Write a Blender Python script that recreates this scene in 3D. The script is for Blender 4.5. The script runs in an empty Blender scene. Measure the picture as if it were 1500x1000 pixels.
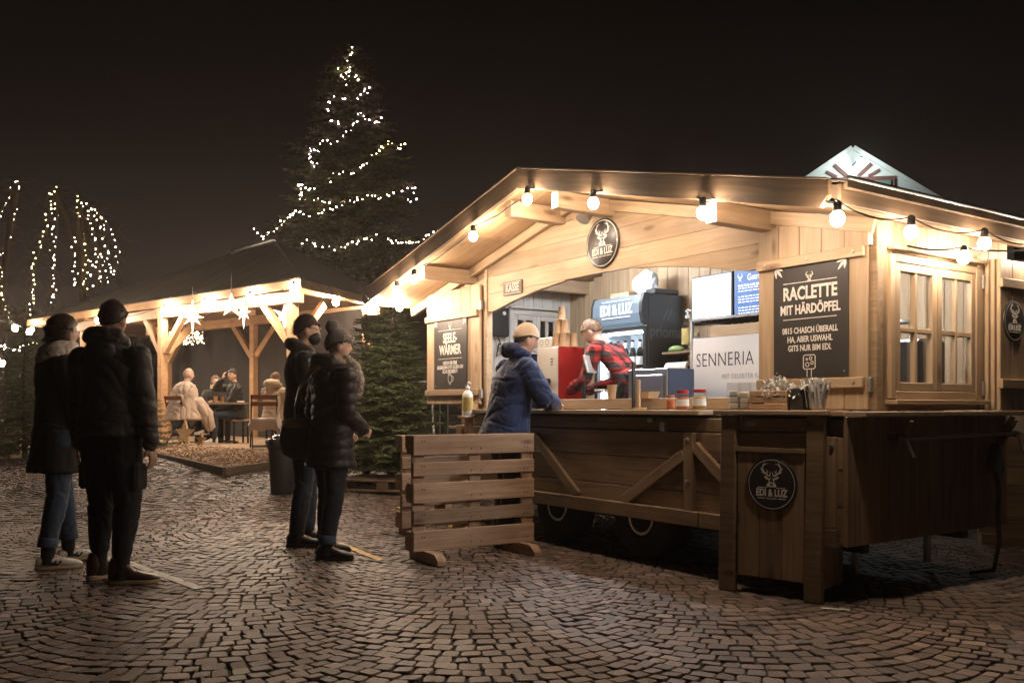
import bpy, math, random
import numpy as np
from mathutils import Vector, Matrix, Quaternion, noise

random.seed(7)
R = math.radians
scn = bpy.context.scene
COL = scn.collection

# ------------------------------------------------------------------ camera, sky, exposure
cam_d = bpy.data.cameras.new('camera')
cam = bpy.data.objects.new('camera', cam_d)
COL.objects.link(cam)
cam.location = (0, 0, 1.12)
cam.rotation_euler = (R(90), 0, 0)
cam_d.sensor_width = 36
cam_d.lens = 31.68
cam_d.shift_y = 0.064
cam_d.clip_start = 0.05
cam_d.clip_end = 600
scn.camera = cam

world = bpy.data.worlds.new('World')
scn.world = world
world.use_nodes = True
wn, wl = world.node_tree.nodes, world.node_tree.links
wn.clear()
w_out = wn.new('ShaderNodeOutputWorld')
w_bg = wn.new('ShaderNodeBackground')
w_tc = wn.new('ShaderNodeTexCoord')
w_sep = wn.new('ShaderNodeSeparateXYZ')
w_rmp = wn.new('ShaderNodeValToRGB')
wl.new(w_tc.outputs['Generated'], w_sep.inputs[0])
wl.new(w_sep.outputs['Z'], w_rmp.inputs[0])
wl.new(w_rmp.outputs[0], w_bg.inputs[0])
wl.new(w_bg.outputs[0], w_out.inputs[0])
cr = w_rmp.color_ramp
cr.elements[0].position = 0.0
cr.elements[0].color = (0.042, 0.031, 0.0255, 1)
cr.elements[1].position = 0.45
cr.elements[1].color = (0.0009, 0.0006, 0.0005, 1)
e_ = cr.elements.new(0.14); e_.color = (0.0215, 0.0155, 0.0128, 1)
e_ = cr.elements.new(0.27); e_.color = (0.0058, 0.0040, 0.0034, 1)
w_bg.inputs['Strength'].default_value = 1.0      # night: town glow in the mist, no sun

scn.view_settings.view_transform = 'Standard'
scn.view_settings.look = 'None'
scn.view_settings.exposure = 0.0
scn.view_settings.gamma = 1.0
scn.render.engine = 'CYCLES'
scn.cycles.use_denoising = True
scn.cycles.max_bounces = 7
scn.cycles.diffuse_bounces = 4
scn.cycles.glossy_bounces = 3
scn.cycles.transmission_bounces = 6
scn.cycles.transparent_max_bounces = 32
scn.cycles.sample_clamp_indirect = 4.0
scn.cycles.caustics_reflective = False
scn.cycles.caustics_refractive = False

# ------------------------------------------------------------------ mesh helpers
class MB:
    def __init__(s):
        s.v = []; s.f = []
    def add(s, vs, fs):
        o = len(s.v)
        s.v += [tuple(p) for p in vs]
        s.f += [tuple(i + o for i in f) for f in fs]
        return s
    def box(s, c, d, M=None):
        x, y, z = d[0]/2, d[1]/2, d[2]/2
        vs = [Vector((c[0]+a*x, c[1]+b*y, c[2]+e*z)) for a in (-1, 1) for b in (-1, 1) for e in (-1, 1)]
        if M: vs = [M @ p for p in vs]
        return s.add(vs, [(0,1,3,2),(4,6,7,5),(0,4,5,1),(2,3,7,6),(0,2,6,4),(1,5,7,3)])
    def cbox(s, c, d, k=0.004, M=None):
        """box with chamfered edges"""
        h = [d[0]/2, d[1]/2, d[2]/2]
        k = min(k, min(h)*0.8)
        vs = []; idx = {}
        for sx in (-1,1):
            for sy in (-1,1):
                for sz in (-1,1):
                    for ax in range(3):
                        p = [sx*(h[0]-k), sy*(h[1]-k), sz*(h[2]-k)]
                        p[ax] = (sx,sy,sz)[ax]*h[ax]
                        idx[(sx,sy,sz,ax)] = len(vs)
                        vs.append(Vector((p[0]+c[0], p[1]+c[1], p[2]+c[2])))
        fs = []
        for ax in range(3):
            a, b = (ax+1) % 3, (ax+2) % 3
            for sg in (-1,1):
                q = []
                for sa, sb in ((-1,-1),(1,-1),(1,1),(-1,1)):
                    t = [0,0,0]; t[ax]=sg; t[a]=sa; t[b]=sb
                    q.append(idx[(t[0],t[1],t[2],ax)])
                fs.append(tuple(q) if sg > 0 else tuple(reversed(q)))
            for sa in (-1,1):
                for sb in (-1,1):
                    q = []
                    for sg, w in ((-1,a),(1,a),(1,b),(-1,b)):
                        t = [0,0,0]; t[ax]=sg; t[a]=sa; t[b]=sb
                        q.append(idx[(t[0],t[1],t[2],w)])
                    fs.append(tuple(q) if sa*sb > 0 else tuple(reversed(q)))
        for sx in (-1,1):
            for sy in (-1,1):
                for sz in (-1,1):
                    q = [idx[(sx,sy,sz,i)] for i in range(3)]
                    fs.append(tuple(q) if sx*sy*sz > 0 else tuple(reversed(q)))
        if M: vs = [M @ p for p in vs]
        return s.add(vs, fs)
    def rings(s, rings, cap=True, closed=True):
        """rings: list of equal-length point loops"""
        o = len(s.v); n = len(rings[0])
        for r in rings: s.v += [tuple(p) for p in r]
        for i in range(len(rings)-1):
            for j in range(n if closed else n-1):
                a = o+i*n+j; b = o+i*n+(j+1) % n
                s.f.append((a, b, b+n, a+n))
        if cap:
            s.f.append(tuple(o+j for j in reversed(range(n))))
            s.f.append(tuple(o+(len(rings)-1)*n+j for j in range(n)))
        return s
    def tube(s, pts, r, n=8, cap=True):
        pts = [Vector(p) for p in pts]
        rr = r if isinstance(r, (list, tuple)) else [r]*len(pts)
        rs = []; up = None
        for i, p in enumerate(pts):
            t = (pts[min(i+1, len(pts)-1)] - pts[max(i-1, 0)])
            t = t.normalized() if t.length > 1e-9 else Vector((0,0,1))
            if up is None:
                up = Vector((0,0,1)) if abs(t.z) < 0.9 else Vector((0,1,0))
            x = up - t*up.dot(t)
            if x.length < 1e-6: x = t.orthogonal()
            x.normalize(); y = t.cross(x); up = x
            rs.append([p + (x*math.cos(2*math.pi*k/n) + y*math.sin(2*math.pi*k/n))*rr[i] for k in range(n)])
        return s.rings(rs, cap)
    def lathe(s, prof, n=16, c=(0,0,0), cap=True):
        rs = [[(c[0]+r*math.cos(2*math.pi*k/n), c[1]+r*math.sin(2*math.pi*k/n), c[2]+z) for k in range(n)] for r, z in prof]
        return s.rings(rs, cap)
    def prism(s, poly, y0, y1, M=None):
        """polygon in (x,z), extruded along y"""
        n = len(poly)
        vs = [Vector((p[0], y0, p[1])) for p in poly] + [Vector((p[0], y1, p[1])) for p in poly]
        if M: vs = [M @ p for p in vs]
        fs = [tuple(range(n)), tuple(reversed(range(n, 2*n)))]
        for i in range(n):
            j = (i+1) % n
            fs.append((j, i, i+n, j+n))
        return s.add(vs, fs)
    def sphere(s, c, r, nu=12, nv=8):
        rr = r if isinstance(r, (tuple, list)) else (r, r, r)
        o = len(s.v)
        s.v.append((c[0], c[1], c[2]-rr[2]))
        for i in range(1, nv):
            t = math.pi*i/nv - math.pi/2
            for j in range(nu):
                a = 2*math.pi*j/nu
                s.v.append((c[0]+rr[0]*math.cos(t)*math.cos(a), c[1]+rr[1]*math.cos(t)*math.sin(a), c[2]+rr[2]*math.sin(t)))
        s.v.append((c[0], c[1], c[2]+rr[2]))
        last = len(s.v)-1
        for j in range(nu):
            k = (j+1) % nu
            s.f.append((o, o+1+k, o+1+j))
            for i in range(nv-2):
                a = o+1+i*nu
                s.f.append((a+j, a+k, a+k+nu, a+j+nu))
            a = o+1+(nv-2)*nu
            s.f.append((a+j, a+k, last))
        return s
    def mesh(s, name, mat, smooth=None):
        me = bpy.data.meshes.new(name)
        me.from_pydata(s.v, [], s.f)
        for m in (mat if isinstance(mat, (list, tuple)) else [mat]):
            if m: me.materials.append(m)
        if smooth is not None:
            me.polygons.foreach_set('use_smooth', [True]*len(me.polygons))
            if smooth < 179: me.set_sharp_from_angle(angle=R(smooth))
        me.update()
        return me

def link(name, me, parent=None, M=None):
    o = bpy.data.objects.new(name, me)
    COL.objects.link(o)
    if parent: o.parent = parent
    if M is not None: o.matrix_local = M
    return o

def tag(o, label=None, cat=None, group=None, kind=None):
    if label: o['label'] = label
    if cat: o['category'] = cat
    if group: o['group'] = group
    if kind: o['kind'] = kind
    return o

def thing(name, label, cat, loc=(0,0,0), rz=0, group=None, M=None):
    o = bpy.data.objects.new(name, None)
    o.empty_display_size = 0.1
    COL.objects.link(o)
    o.location = loc
    o.rotation_euler = (0, 0, rz)
    if M is not None: o.matrix_world = M
    return tag(o, label, cat, group)

def copy_tree(o, parent=None):
    c = o.copy(); COL.objects.link(c)
    if parent: c.parent = parent
    for ch in list(o.children): copy_tree(ch, c)
    return c

_cache = {}
def boxmesh(d, mat, k=0.004):
    key = (round(d[0],3), round(d[1],3), round(d[2],3), mat.name, k)
    if key not in _cache:
        _cache[key] = MB().cbox((0,0,0), d, k).mesh('board', mat)
    return _cache[key]

def frame(p, x, z=None):
    """matrix with local X along x, local Z near z"""
    x = Vector(x).normalized()
    z = Vector(z) if z is not None else Vector((0,0,1))
    z = z - x*z.dot(x)
    if z.length < 1e-5: z = x.orthogonal()
    z.normalize(); y = z.cross(x)
    M = Matrix((x, y, z)).transposed().to_4x4()
    M.translation = Vector(p)
    return M

def bar(name, parent, p, q, w, t, mat, nrm=(0,0,1), k=0.004):
    """a straight timber from p to q: w across, t along nrm"""
    p, q = Vector(p), Vector(q)
    return link(name, boxmesh(((q-p).length, w, t), mat, k), parent, frame((p+q)/2, q-p, nrm))

def T(x, y, z): return Matrix.Translation((x, y, z))

# ------------------------------------------------------------------ materials
def newmat(name):
    m = bpy.data.materials.new(name); m.use_nodes = True
    nt = m.node_tree; b = nt.nodes['Principled BSDF']
    return m, nt, b, nt.nodes.new, nt.links.new

def plain(name, col, rough=0.6, metal=0.0, noise_amt=0.12, scale=8.0, bump=0.0, spec=0.5, **kw):
    m, nt, b, N, L = newmat(name)
    tc = N('ShaderNodeTexCoord')
    nz = N('ShaderNodeTexNoise'); nz.inputs['Scale'].default_value = scale; nz.inputs['Detail'].default_value = 5
    L(tc.outputs['Object'], nz.inputs['Vector'])
    mp = N('ShaderNodeMapRange')
    mp.inputs['To Min'].default_value = 1-noise_amt*1.6; mp.inputs['To Max'].default_value = 1+noise_amt*1.6
    L(nz.outputs['Fac'], mp.inputs[0])
    vm = N('ShaderNodeVectorMath'); vm.operation = 'SCALE'
    vm.inputs[0].default_value = col
    L(mp.outputs[0], vm.inputs['Scale'])
    L(vm.outputs[0], b.inputs['Base Color'])
    b.inputs['Roughness'].default_value = rough
    b.inputs['Metallic'].default_value = metal
    b.inputs['Specular IOR Level'].default_value = spec
    if bump:
        n2 = N('ShaderNodeTexNoise'); n2.inputs['Scale'].default_value = kw.get('bscale', scale*6); n2.inputs['Detail'].default_value = 4
        L(tc.outputs['Object'], n2.inputs['Vector'])
        bp = N('ShaderNodeBump'); bp.inputs['Strength'].default_value = bump; bp.inputs['Distance'].default_value = kw.get('bdist', 0.006)
        L(n2.outputs['Fac'], bp.inputs['Height']); L(bp.outputs[0], b.inputs['Normal'])
    if 'sheen' in kw: b.inputs['Sheen Weight'].default_value = kw['sheen']
    if 'trans' in kw: b.inputs['Transmission Weight'].default_value = kw['trans']
    return m

def emit(name, col, strength, sample=True, base=(0.8, 0.75, 0.65)):
    m, nt, b, N, L = newmat(name)
    b.inputs['Base Color'].default_value = (*base, 1)
    b.inputs['Emission Color'].default_value = (*col, 1)
    b.inputs['Emission Strength'].default_value = strength
    if not sample: m.cycles.emission_sampling = 'NONE'
    return m

def wood(name, light, dark, rough=0.55, grain=1.0, knots=0.5, var=0.22, dirt=0.0, spec=0.4, bump=0.25):
    """timber with the grain along local X"""
    m, nt, b, N, L = newmat(name)
    tc = N('ShaderNodeTexCoord'); oi = N('ShaderNodeObjectInfo')
    off = N('ShaderNodeVectorMath'); off.operation = 'SCALE'; off.inputs[0].default_value = (37.0, 53.0, 71.0)
    L(oi.outputs['Random'], off.inputs['Scale'])
    ad = N('ShaderNodeVectorMath'); ad.operation = 'ADD'
    L(tc.outputs['Object'], ad.inputs[0]); L(off.outputs[0], ad.inputs[1])
    # knots bend the grain
    kv = N('ShaderNodeVectorMath'); kv.operation = 'MULTIPLY'; kv.inputs[1].default_value = (2.2, 7.0, 7.0)
    L(ad.outputs[0], kv.inputs[0])
    vo = N('ShaderNodeTexVoronoi'); vo.inputs['Scale'].default_value = 1.0
    L(kv.outputs[0], vo.inputs['Vector'])
    kn = N('ShaderNodeMapRange'); kn.inputs['From Min'].default_value = 0.0; kn.inputs['From Max'].default_value = 0.20
    kn.inputs['To Min'].default_value = 1.0; kn.inputs['To Max'].default_value = 0.0
    L(vo.outputs['Distance'], kn.inputs[0])
    # grain
    gv = N('ShaderNodeVectorMath'); gv.operation = 'MULTIPLY'; gv.inputs[1].default_value = (1.6*grain, 30*grain, 30*grain)
    L(ad.outputs[0], gv.inputs[0])
    ga = N('ShaderNodeVectorMath'); ga.operation = 'MULTIPLY_ADD'; ga.inputs[1].default_value = (1, 1, 1)
    L(gv.outputs[0], ga.inputs[0])
    ks = N('ShaderNodeVectorMath'); ks.operation = 'SCALE'; ks.inputs[0].default_value = (0.0, 2.2, 2.2)
    L(kn.outputs[0], ks.inputs['Scale']); L(ks.outputs[0], ga.inputs[2])
    g1 = N('ShaderNodeTexNoise'); g1.inputs['Scale'].default_value = 1.0; g1.inputs['Detail'].default_value = 6; g1.inputs['Roughness'].default_value = 0.62; g1.inputs['Distortion'].default_value = 0.6
    L(ga.outputs[0], g1.inputs['Vector'])
    rp = N('ShaderNodeValToRGB')
    rp.color_ramp.elements[0].position = 0.30; rp.color_ramp.elements[0].color = (*dark, 1)
    rp.color_ramp.elements[1].position = 0.68; rp.color_ramp.elements[1].color = (*light, 1)
    L(g1.outputs['Fac'], rp.inputs[0])
    kmix = N('ShaderNodeMix'); kmix.data_type = 'RGBA'; kmix.blend_type = 'MULTIPLY'
    km = N('ShaderNodeMath'); km.operation = 'MULTIPLY'; km.inputs[1].default_value = knots
    L(kn.outputs[0], km.inputs[0]); L(km.outputs[0], kmix.inputs['Factor'])
    L(rp.outputs[0], kmix.inputs['A']); kmix.inputs['B'].default_value = (0.22, 0.13, 0.08, 1)
    # board to board tint
    rv = N('ShaderNodeMapRange'); rv.inputs['To Min'].default_value = 1-var; rv.inputs['To Max'].default_value = 1+var
    L(oi.outputs['Random'], rv.inputs[0])
    # large blotches
    n3 = N('ShaderNodeTexNoise'); n3.inputs['Scale'].default_value = 3.0; n3.inputs['Detail'].default_value = 4
    L(ad.outputs[0], n3.inputs['Vector'])
    bm_ = N('ShaderNodeMapRange'); bm_.inputs['To Min'].default_value = 0.80-dirt; bm_.inputs['To Max'].default_value = 1.2
    L(n3.outputs['Fac'], bm_.inputs[0])
    mm = N('ShaderNodeMath'); mm.operation = 'MULTIPLY'; L(rv.outputs[0], mm.inputs[0]); L(bm_.outputs[0], mm.inputs[1])
    sc = N('ShaderNodeVectorMath'); sc.operation = 'SCALE'
    L(kmix.outputs['Result'], sc.inputs[0]); L(mm.outputs[0], sc.inputs['Scale'])
    L(sc.outputs[0], b.inputs['Base Color'])
    b.inputs['Roughness'].default_value = rough
    b.inputs['Specular IOR Level'].default_value = spec
    bp = N('ShaderNodeBump'); bp.inputs['Strength'].default_value = bump; bp.inputs['Distance'].default_value = 0.004
    L(g1.outputs['Fac'], bp.inputs['Height']); L(bp.outputs[0], b.inputs['Normal'])
    return m

def fabric(name, col, rough=0.85, weave=260, var=0.18, bump=0.35, sheen=0.25):
    m = plain(name, col, rough, 0, var, 5.0, bump, 0.25, bscale=weave, bdist=0.0025, sheen=sheen)
    return m

M = {}
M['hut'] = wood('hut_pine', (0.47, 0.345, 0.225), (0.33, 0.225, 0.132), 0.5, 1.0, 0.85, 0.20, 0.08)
M['hut_in'] = wood('hut_inner_pine', (0.50, 0.36, 0.22), (0.36, 0.24, 0.14), 0.6, 1.0, 0.5, 0.12)
M['hut_white'] = wood('pale_inner_boards', (0.66, 0.62, 0.57), (0.52, 0.47, 0.41), 0.6, 1.0, 0.35, 0.06)  # inner left wall and its window, paler than the other inner boards
M['soffit'] = wood('soffit_boards', (0.50, 0.34, 0.20), (0.36, 0.23, 0.12), 0.6, 0.7, 0.4, 0.08)
M['barge'] = wood('barge_boards', (0.27, 0.185, 0.115), (0.16, 0.105, 0.062), 0.6, 0.9, 0.5, 0.08)
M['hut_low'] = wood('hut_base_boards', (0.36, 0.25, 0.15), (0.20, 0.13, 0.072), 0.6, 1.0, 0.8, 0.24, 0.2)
M['pallet'] = wood('pallet_timber', (0.52, 0.375, 0.265), (0.30, 0.195, 0.125), 0.8, 0.8, 0.8, 0.22, 0.25, 0.2, 0.4)
M['timber'] = wood('pavilion_timber', (0.52, 0.32, 0.17), (0.36, 0.20, 0.095), 0.65, 0.9, 0.5, 0.12)
M['deck'] = wood('deck_timber', (0.46, 0.33, 0.22), (0.32, 0.22, 0.14), 0.75, 0.8, 0.4, 0.12)
M['weathered'] = wood('weathered_timber', (0.22, 0.16, 0.11), (0.12, 0.085, 0.055), 0.8, 0.9, 0.5, 0.2, 0.2)
M['crate'] = wood('crate_slats', (0.62, 0.42, 0.25), (0.48, 0.29, 0.15), 0.65, 1.6, 0.5, 0.1)
M['chair_wood'] = wood('chair_slats', (0.30, 0.11, 0.04), (0.18, 0.06, 0.022), 0.5, 1.5, 0.2, 0.15)
M['board'] = plain('chalk_board', (0.032, 0.028, 0.025), 0.45, 0, 0.35, 5)
M['disc'] = plain('sign_disc_black', (0.022, 0.019, 0.018), 0.4, 0, 0.15, 3)
M['white'] = plain('sign_paint_white', (0.70, 0.67, 0.62), 0.7, 0, 0.22, 70)
M['brownsign'] = plain('sign_paint_brown', (0.10, 0.065, 0.042), 0.6, 0, 0.1)
M['black'] = plain('black_plastic', (0.018, 0.018, 0.019), 0.4, 0, 0.15)
M['blackmetal'] = plain('black_metal', (0.02, 0.019, 0.018), 0.45, 0.3, 0.15)
M['steel'] = plain('stainless_steel', (0.62, 0.62, 0.62), 0.28, 1.0, 0.06, 3, 0.05)
M['galv'] = plain('galvanised_steel', (0.45, 0.45, 0.44), 0.45, 0.9, 0.12, 6)
M['cable'] = plain('cable_black', (0.012, 0.012, 0.012), 0.5, 0, 0.1)
M['socket'] = plain('bulb_socket', (0.04, 0.035, 0.03), 0.5, 0, 0.1)
M['bulb'] = emit('bulb_glow', (1.0, 0.77, 0.57), 560.0)
M['bulb_side'] = emit('bulb_glow_side', (1.0, 0.77, 0.57), 225.0)
M['bulb_far'] = emit('bulb_glow_pavilion', (1.0, 0.77, 0.57), 950.0)
M['fairy'] = emit('fairy_glow', (1.0, 0.78, 0.52), 42.0)
M['fairy_y'] = emit('fairy_glow_yellow', (1.0, 0.80, 0.30), 42.0)
M['fairy_p'] = emit('fairy_glow_pink', (1.0, 0.70, 0.70), 40.0)
M['roofing'] = plain('roof_felt', (0.14, 0.118, 0.10), 0.75, 0, 0.25, 4, 0.4)
M['skin'] = plain('skin', (0.50, 0.30, 0.215), 0.5, 0, 0.08, 12)
M['skin2'] = plain('skin_pale', (0.56, 0.36, 0.27), 0.5, 0, 0.08, 12)
M['cup'] = plain('paper_cup', (0.45, 0.28, 0.15), 0.7, 0, 0.05)
M['paper'] = plain('white_paper', (0.72, 0.69, 0.64), 0.8, 0, 0.06)
M['tape'] = plain('floor_tape', (0.86, 0.79, 0.64), 0.6, 0, 0.3, 14)
M['tape_y'] = plain('floor_tape_yellow', (0.70, 0.47, 0.12), 0.6, 0, 0.3, 14)
M['rubber'] = plain('tyre_rubber', (0.015, 0.015, 0.015), 0.8, 0, 0.2)
def thin_glass(name, tint=(0.96, 0.97, 0.96), refl=0.10, rough=0.03):
    m, nt, b, N, L = newmat(name)
    nt.nodes.remove(b)
    out = nt.nodes['Material Output']
    t = N('ShaderNodeBsdfTransparent'); t.inputs[0].default_value = (*tint, 1)
    g = N('ShaderNodeBsdfGlossy'); g.inputs['Roughness'].default_value = rough
    lw = N('ShaderNodeLayerWeight'); lw.inputs['Blend'].default_value = 0.25
    mp = N('ShaderNodeMapRange'); mp.inputs['To Min'].default_value = refl*0.5; mp.inputs['To Max'].default_value = min(1, refl*4)
    L(lw.outputs['Fresnel'], mp.inputs[0])
    mx = N('ShaderNodeMixShader'); L(mp.outputs[0], mx.inputs[0]); L(t.outputs[0], mx.inputs[1]); L(g.outputs[0], mx.inputs[2])
    L(mx.outputs[0], out.inputs['Surface'])
    return m
M['glass'] = thin_glass('window_glass')
# ------------------------------------------------------------------ ground
def ground_mat():
    m, nt, b, N, L = newmat('joint_soil')
    tc = N('ShaderNodeTexCoord')
    nz = N('ShaderNodeTexNoise'); nz.inputs['Scale'].default_value = 6; nz.inputs['Detail'].default_value = 8
    L(tc.outputs['Object'], nz.inputs['Vector'])
    rp = N('ShaderNodeValToRGB')
    rp.color_ramp.elements[0].position = 0.35; rp.color_ramp.elements[0].color = (0.022, 0.017, 0.013, 1)
    rp.color_ramp.elements[1].position = 0.75; rp.color_ramp.elements[1].color = (0.044, 0.036, 0.024, 1)
    L(nz.outputs['Fac'], rp.inputs[0]); L(rp.outputs[0], b.inputs['Base Color'])
    b.inputs['Roughness'].default_value = 0.9
    return m
def stone_mat():
    m, nt, b, N, L = newmat('granite_sett')
    at = N('ShaderNodeAttribute'); at.attribute_name = 'tint'
    tc = N('ShaderNodeNewGeometry')
    nz = N('ShaderNodeTexNoise'); nz.inputs['Scale'].default_value = 45; nz.inputs['Detail'].default_value = 6; nz.inputs['Roughness'].default_value = 0.7
    L(tc.outputs['Position'], nz.inputs['Vector'])
    rp = N('ShaderNodeValToRGB')
    e = rp.color_ramp.elements
    e[0].position = 0.0; e[0].color = (0.075, 0.055, 0.045, 1)
    e[1].position = 1.0; e[1].color = (0.225, 0.170, 0.138, 1)
    k = rp.color_ramp.elements.new(0.5); k.color = (0.132, 0.097, 0.077, 1)
    k = rp.color_ramp.elements.new(0.8); k.color = (0.150, 0.103, 0.078, 1)
    L(at.outputs['Fac'], rp.inputs[0])
    mp = N('ShaderNodeMapRange'); mp.inputs['To Min'].default_value = 0.45; mp.inputs['To Max'].default_value = 1.7
    L(nz.outputs['Fac'], mp.inputs[0])
    n2 = N('ShaderNodeTexNoise'); n2.inputs['Scale'].default_value = 0.7; n2.inputs['Detail'].default_value = 3
    L(tc.outputs['Position'], n2.inputs['Vector'])
    m2 = N('ShaderNodeMapRange'); m2.inputs['To Min'].default_value = 0.55; m2.inputs['To Max'].default_value = 1.75
    L(n2.outputs['Fac'], m2.inputs[0])
    mu = N('ShaderNodeMath'); mu.operation = 'MULTIPLY'; L(mp.outputs[0], mu.inputs[0]); L(m2.outputs[0], mu.inputs[1])
    sc = N('ShaderNodeVectorMath'); sc.operation = 'SCALE'
    L(rp.outputs[0], sc.inputs[0]); L(mu.outputs[0], sc.inputs['Scale'])
    L(sc.outputs[0], b.inputs['Base Color'])
    rr = N('ShaderNodeMapRange'); rr.inputs['To Min'].default_value = 0.32; rr.inputs['To Max'].default_value = 0.75
    L(n2.outputs['Fac'], rr.inputs[0]); L(rr.outputs[0], b.inputs['Roughness'])
    bp = N('ShaderNodeBump'); bp.inputs['Strength'].default_value = 0.55; bp.inputs['Distance'].default_value = 0.006
    L(nz.outputs['Fac'], bp.inputs['Height']); L(bp.outputs[0], b.inputs['Normal'])
    return m
M['soil'] = ground_mat()
M['sett'] = stone_mat()

def sstep(a, b, x):
    t = min(1.0, max(0.0, (x-a)/(b-a))); return t*t*(3-2*t)
def rise(x, y):
    """the square climbs gently towards the pavilion"""
    t = min(5.0, max(0.0, y-8.5))
    t = t*t/(t+0.6) if t > 0 else 0
    return 0.078*t*(1-sstep(-0.9, 0.9, x))
def gheight(x, y):
    return rise(x, y) + 0.012*noise.noise((x*0.55, y*0.55, 3.1)) + 0.006*noise.noise((x*1.7, y*1.7, 9.0))

gm = MB()
gx = [-260, -60, -30] + [-20+0.4*i for i in range(83)] + [30, 60, 260]
gy = [-40, -5] + [0.4*i for i in range(80)] + [60, 120, 320]
gm.v = [(x, y, gheight(x, y)-0.0125) for y in gy for x in gx]
nx_ = len(gx)
gm.f = [(j*nx_+i, j*nx_+i+1, (j+1)*nx_+i+1, (j+1)*nx_+i) for j in range(len(gy)-1) for i in range(nx_-1)]
ground = link('ground', gm.mesh('ground', M['soil']))
tag(ground, kind='structure')

# granite setts laid in segmental arches: lanes of stacked arcs
def lay_setts():
    rng = random.Random(11)
    lane, Rad, step = 1.42, 1.0, 0.100
    ang = R(5)
    ca, sa = math.cos(ang), math.sin(ang)
    out = []
    th_max = math.asin(lane/2/Rad)
    sag = Rad - Rad*math.cos(th_max)
    for li in range(-14, 15):
        xc = li*lane + 0.25
        for k in range(int(-1/step), int(27/step)):
            y0 = k*step + (li % 2)*0.04
            n = max(1, int(round(2*th_max*Rad/0.095)))
            # uneven divisions
            cuts = [0.0]
            for i in range(n): cuts.append(cuts[-1] + rng.uniform(0.78, 1.22))
            tot = cuts[-1]
            cuts = [(-1 + 2*c/tot)*th_max for c in cuts]
            for i in range(n):
                t0, t1 = cuts[i], cuts[i+1]
                tm = (t0+t1)/2
                lx = xc + Rad*math.sin(tm); ly = y0 - Rad*math.cos(tm) + Rad*math.cos(th_max)
                X, Y = lx*ca - ly*sa, lx*sa + ly*ca
                if Y < 3.1 or Y > 23.5 or abs(X) > 0.60*Y + 0.5: continue
                # nothing laid where platform and huts hide it completely
                out.append((X, Y, tm + ang, (t1-t0)*Rad*0.5, step*math.cos(tm)*0.5))
    return out, rng
setts, rng_s = lay_setts()
setts.sort(key=lambda s: s[0]**2*0.3 + s[1]**2)

def sett_geo(s, rng, fine):
    X, Y, a, hx, hy = s
    g = rng.uniform(0.0022, 0.0052)
    hx, hy = hx-g, hy-g
    c, sn = math.cos(a), math.sin(a)
    h = gheight(X, Y) + rng.uniform(-0.0025, 0.0025)
    tx, ty = rng.gauss(0, 0.038), rng.gauss(0, 0.038)
    cor = []
    for sx, sy in ((-1,-1),(1,-1),(1,1),(-1,1)):
        cor.append((sx*hx + rng.uniform(-0.007, 0.007), sy*hy + rng.uniform(-0.006, 0.006)))
    if fine:        # cut corners
        k = 0.13; ring = []
        for i in range(4):
            p, q, r_ = cor[i-1], cor[i], cor[(i+1) % 4]
            ring.append((q[0]+(p[0]-q[0])*k, q[1]+(p[1]-q[1])*k))
            ring.append((q[0]+(r_[0]-q[0])*k*0.8, q[1]+(r_[1]-q[1])*k*0.8))
    else: ring = cor
    n = len(ring)
    vs = []
    for sc, z in ((1.0, h-0.035), (0.985, h-0.006), (0.90, h)):
        for x, y in ring:
            x2, y2 = x*sc, y*sc
            vs.append((X + x2*c - y2*sn, Y + x2*sn + y2*c, z + (tx*x2 + ty*y2 if sc < 1 else 0)))
    fs = []
    for r0 in (0, 1):
        for i in range(n):
            j = (i+1) % n
            fs.append((r0*n+i, r0*n+j, r0*n+n+j, r0*n+n+i))
    fs.append(tuple(range(2*n, 3*n)))
    return vs, fs

def sett_mesh(name, vs, fs, tints):
    me = bpy.data.meshes.new(name)
    me.from_pydata(vs, [], fs)
    me.materials.append(M['sett'])
    at = me.attributes.new('tint', 'FLOAT', 'POINT')
    at.data.foreach_set('value', tints)
    return me

bv, bf, bt = [], [], []
for i, s in enumerate(setts):
    fine = s[1] < 8.5
    vs, fs = sett_geo(s, rng_s, fine)
    t = min(1.0, max(0.0, rng_s.gauss(0.48, 0.30)))
    if i < 300:
        link('cobblestone', sett_mesh('cobblestone', vs, fs, [t]*len(vs)), ground)
    else:
        o = len(bv); bv += vs; bf += [tuple(k+o for k in f) for f in fs]; bt += [t]*len(vs)
o = link('cobblestones', sett_mesh('cobblestones', bv, bf, bt), ground)
o['kind'] = 'stuff'
print('setts', len(setts))
# fallen leaf scraps and straw in the joints
rl = random.Random(31); mb = MB()
for _ in range(420):
    y = 3.4 + 8*rl.random()**1.4; x = rl.uniform(-0.6, 0.6)*y
    z = gheight(x, y) + 0.004; a = rl.uniform(0, 6.28); L_ = rl.uniform(0.006, 0.024); w = L_*rl.uniform(0.15, 0.6)
    d = Vector((math.cos(a), math.sin(a), 0))*L_; sd = Vector((-math.sin(a), math.cos(a), 0))*w
    c = Vector((x, y, z))
    mb.add([c-d, c+sd+Vector((0, 0, rl.uniform(0, 0.008))), c+d+Vector((0, 0, rl.uniform(0, 0.006))), c-sd], [(0, 1, 2, 3)])
lf = link('leaf_litter', mb.mesh('leaf_litter', plain('dry_leaf', (0.24, 0.16, 0.075), 0.8, 0, 0.5, 3)))
tag(lf, 'scraps of dry leaf and straw scattered over the cobbles', 'litter', kind='stuff')
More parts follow.
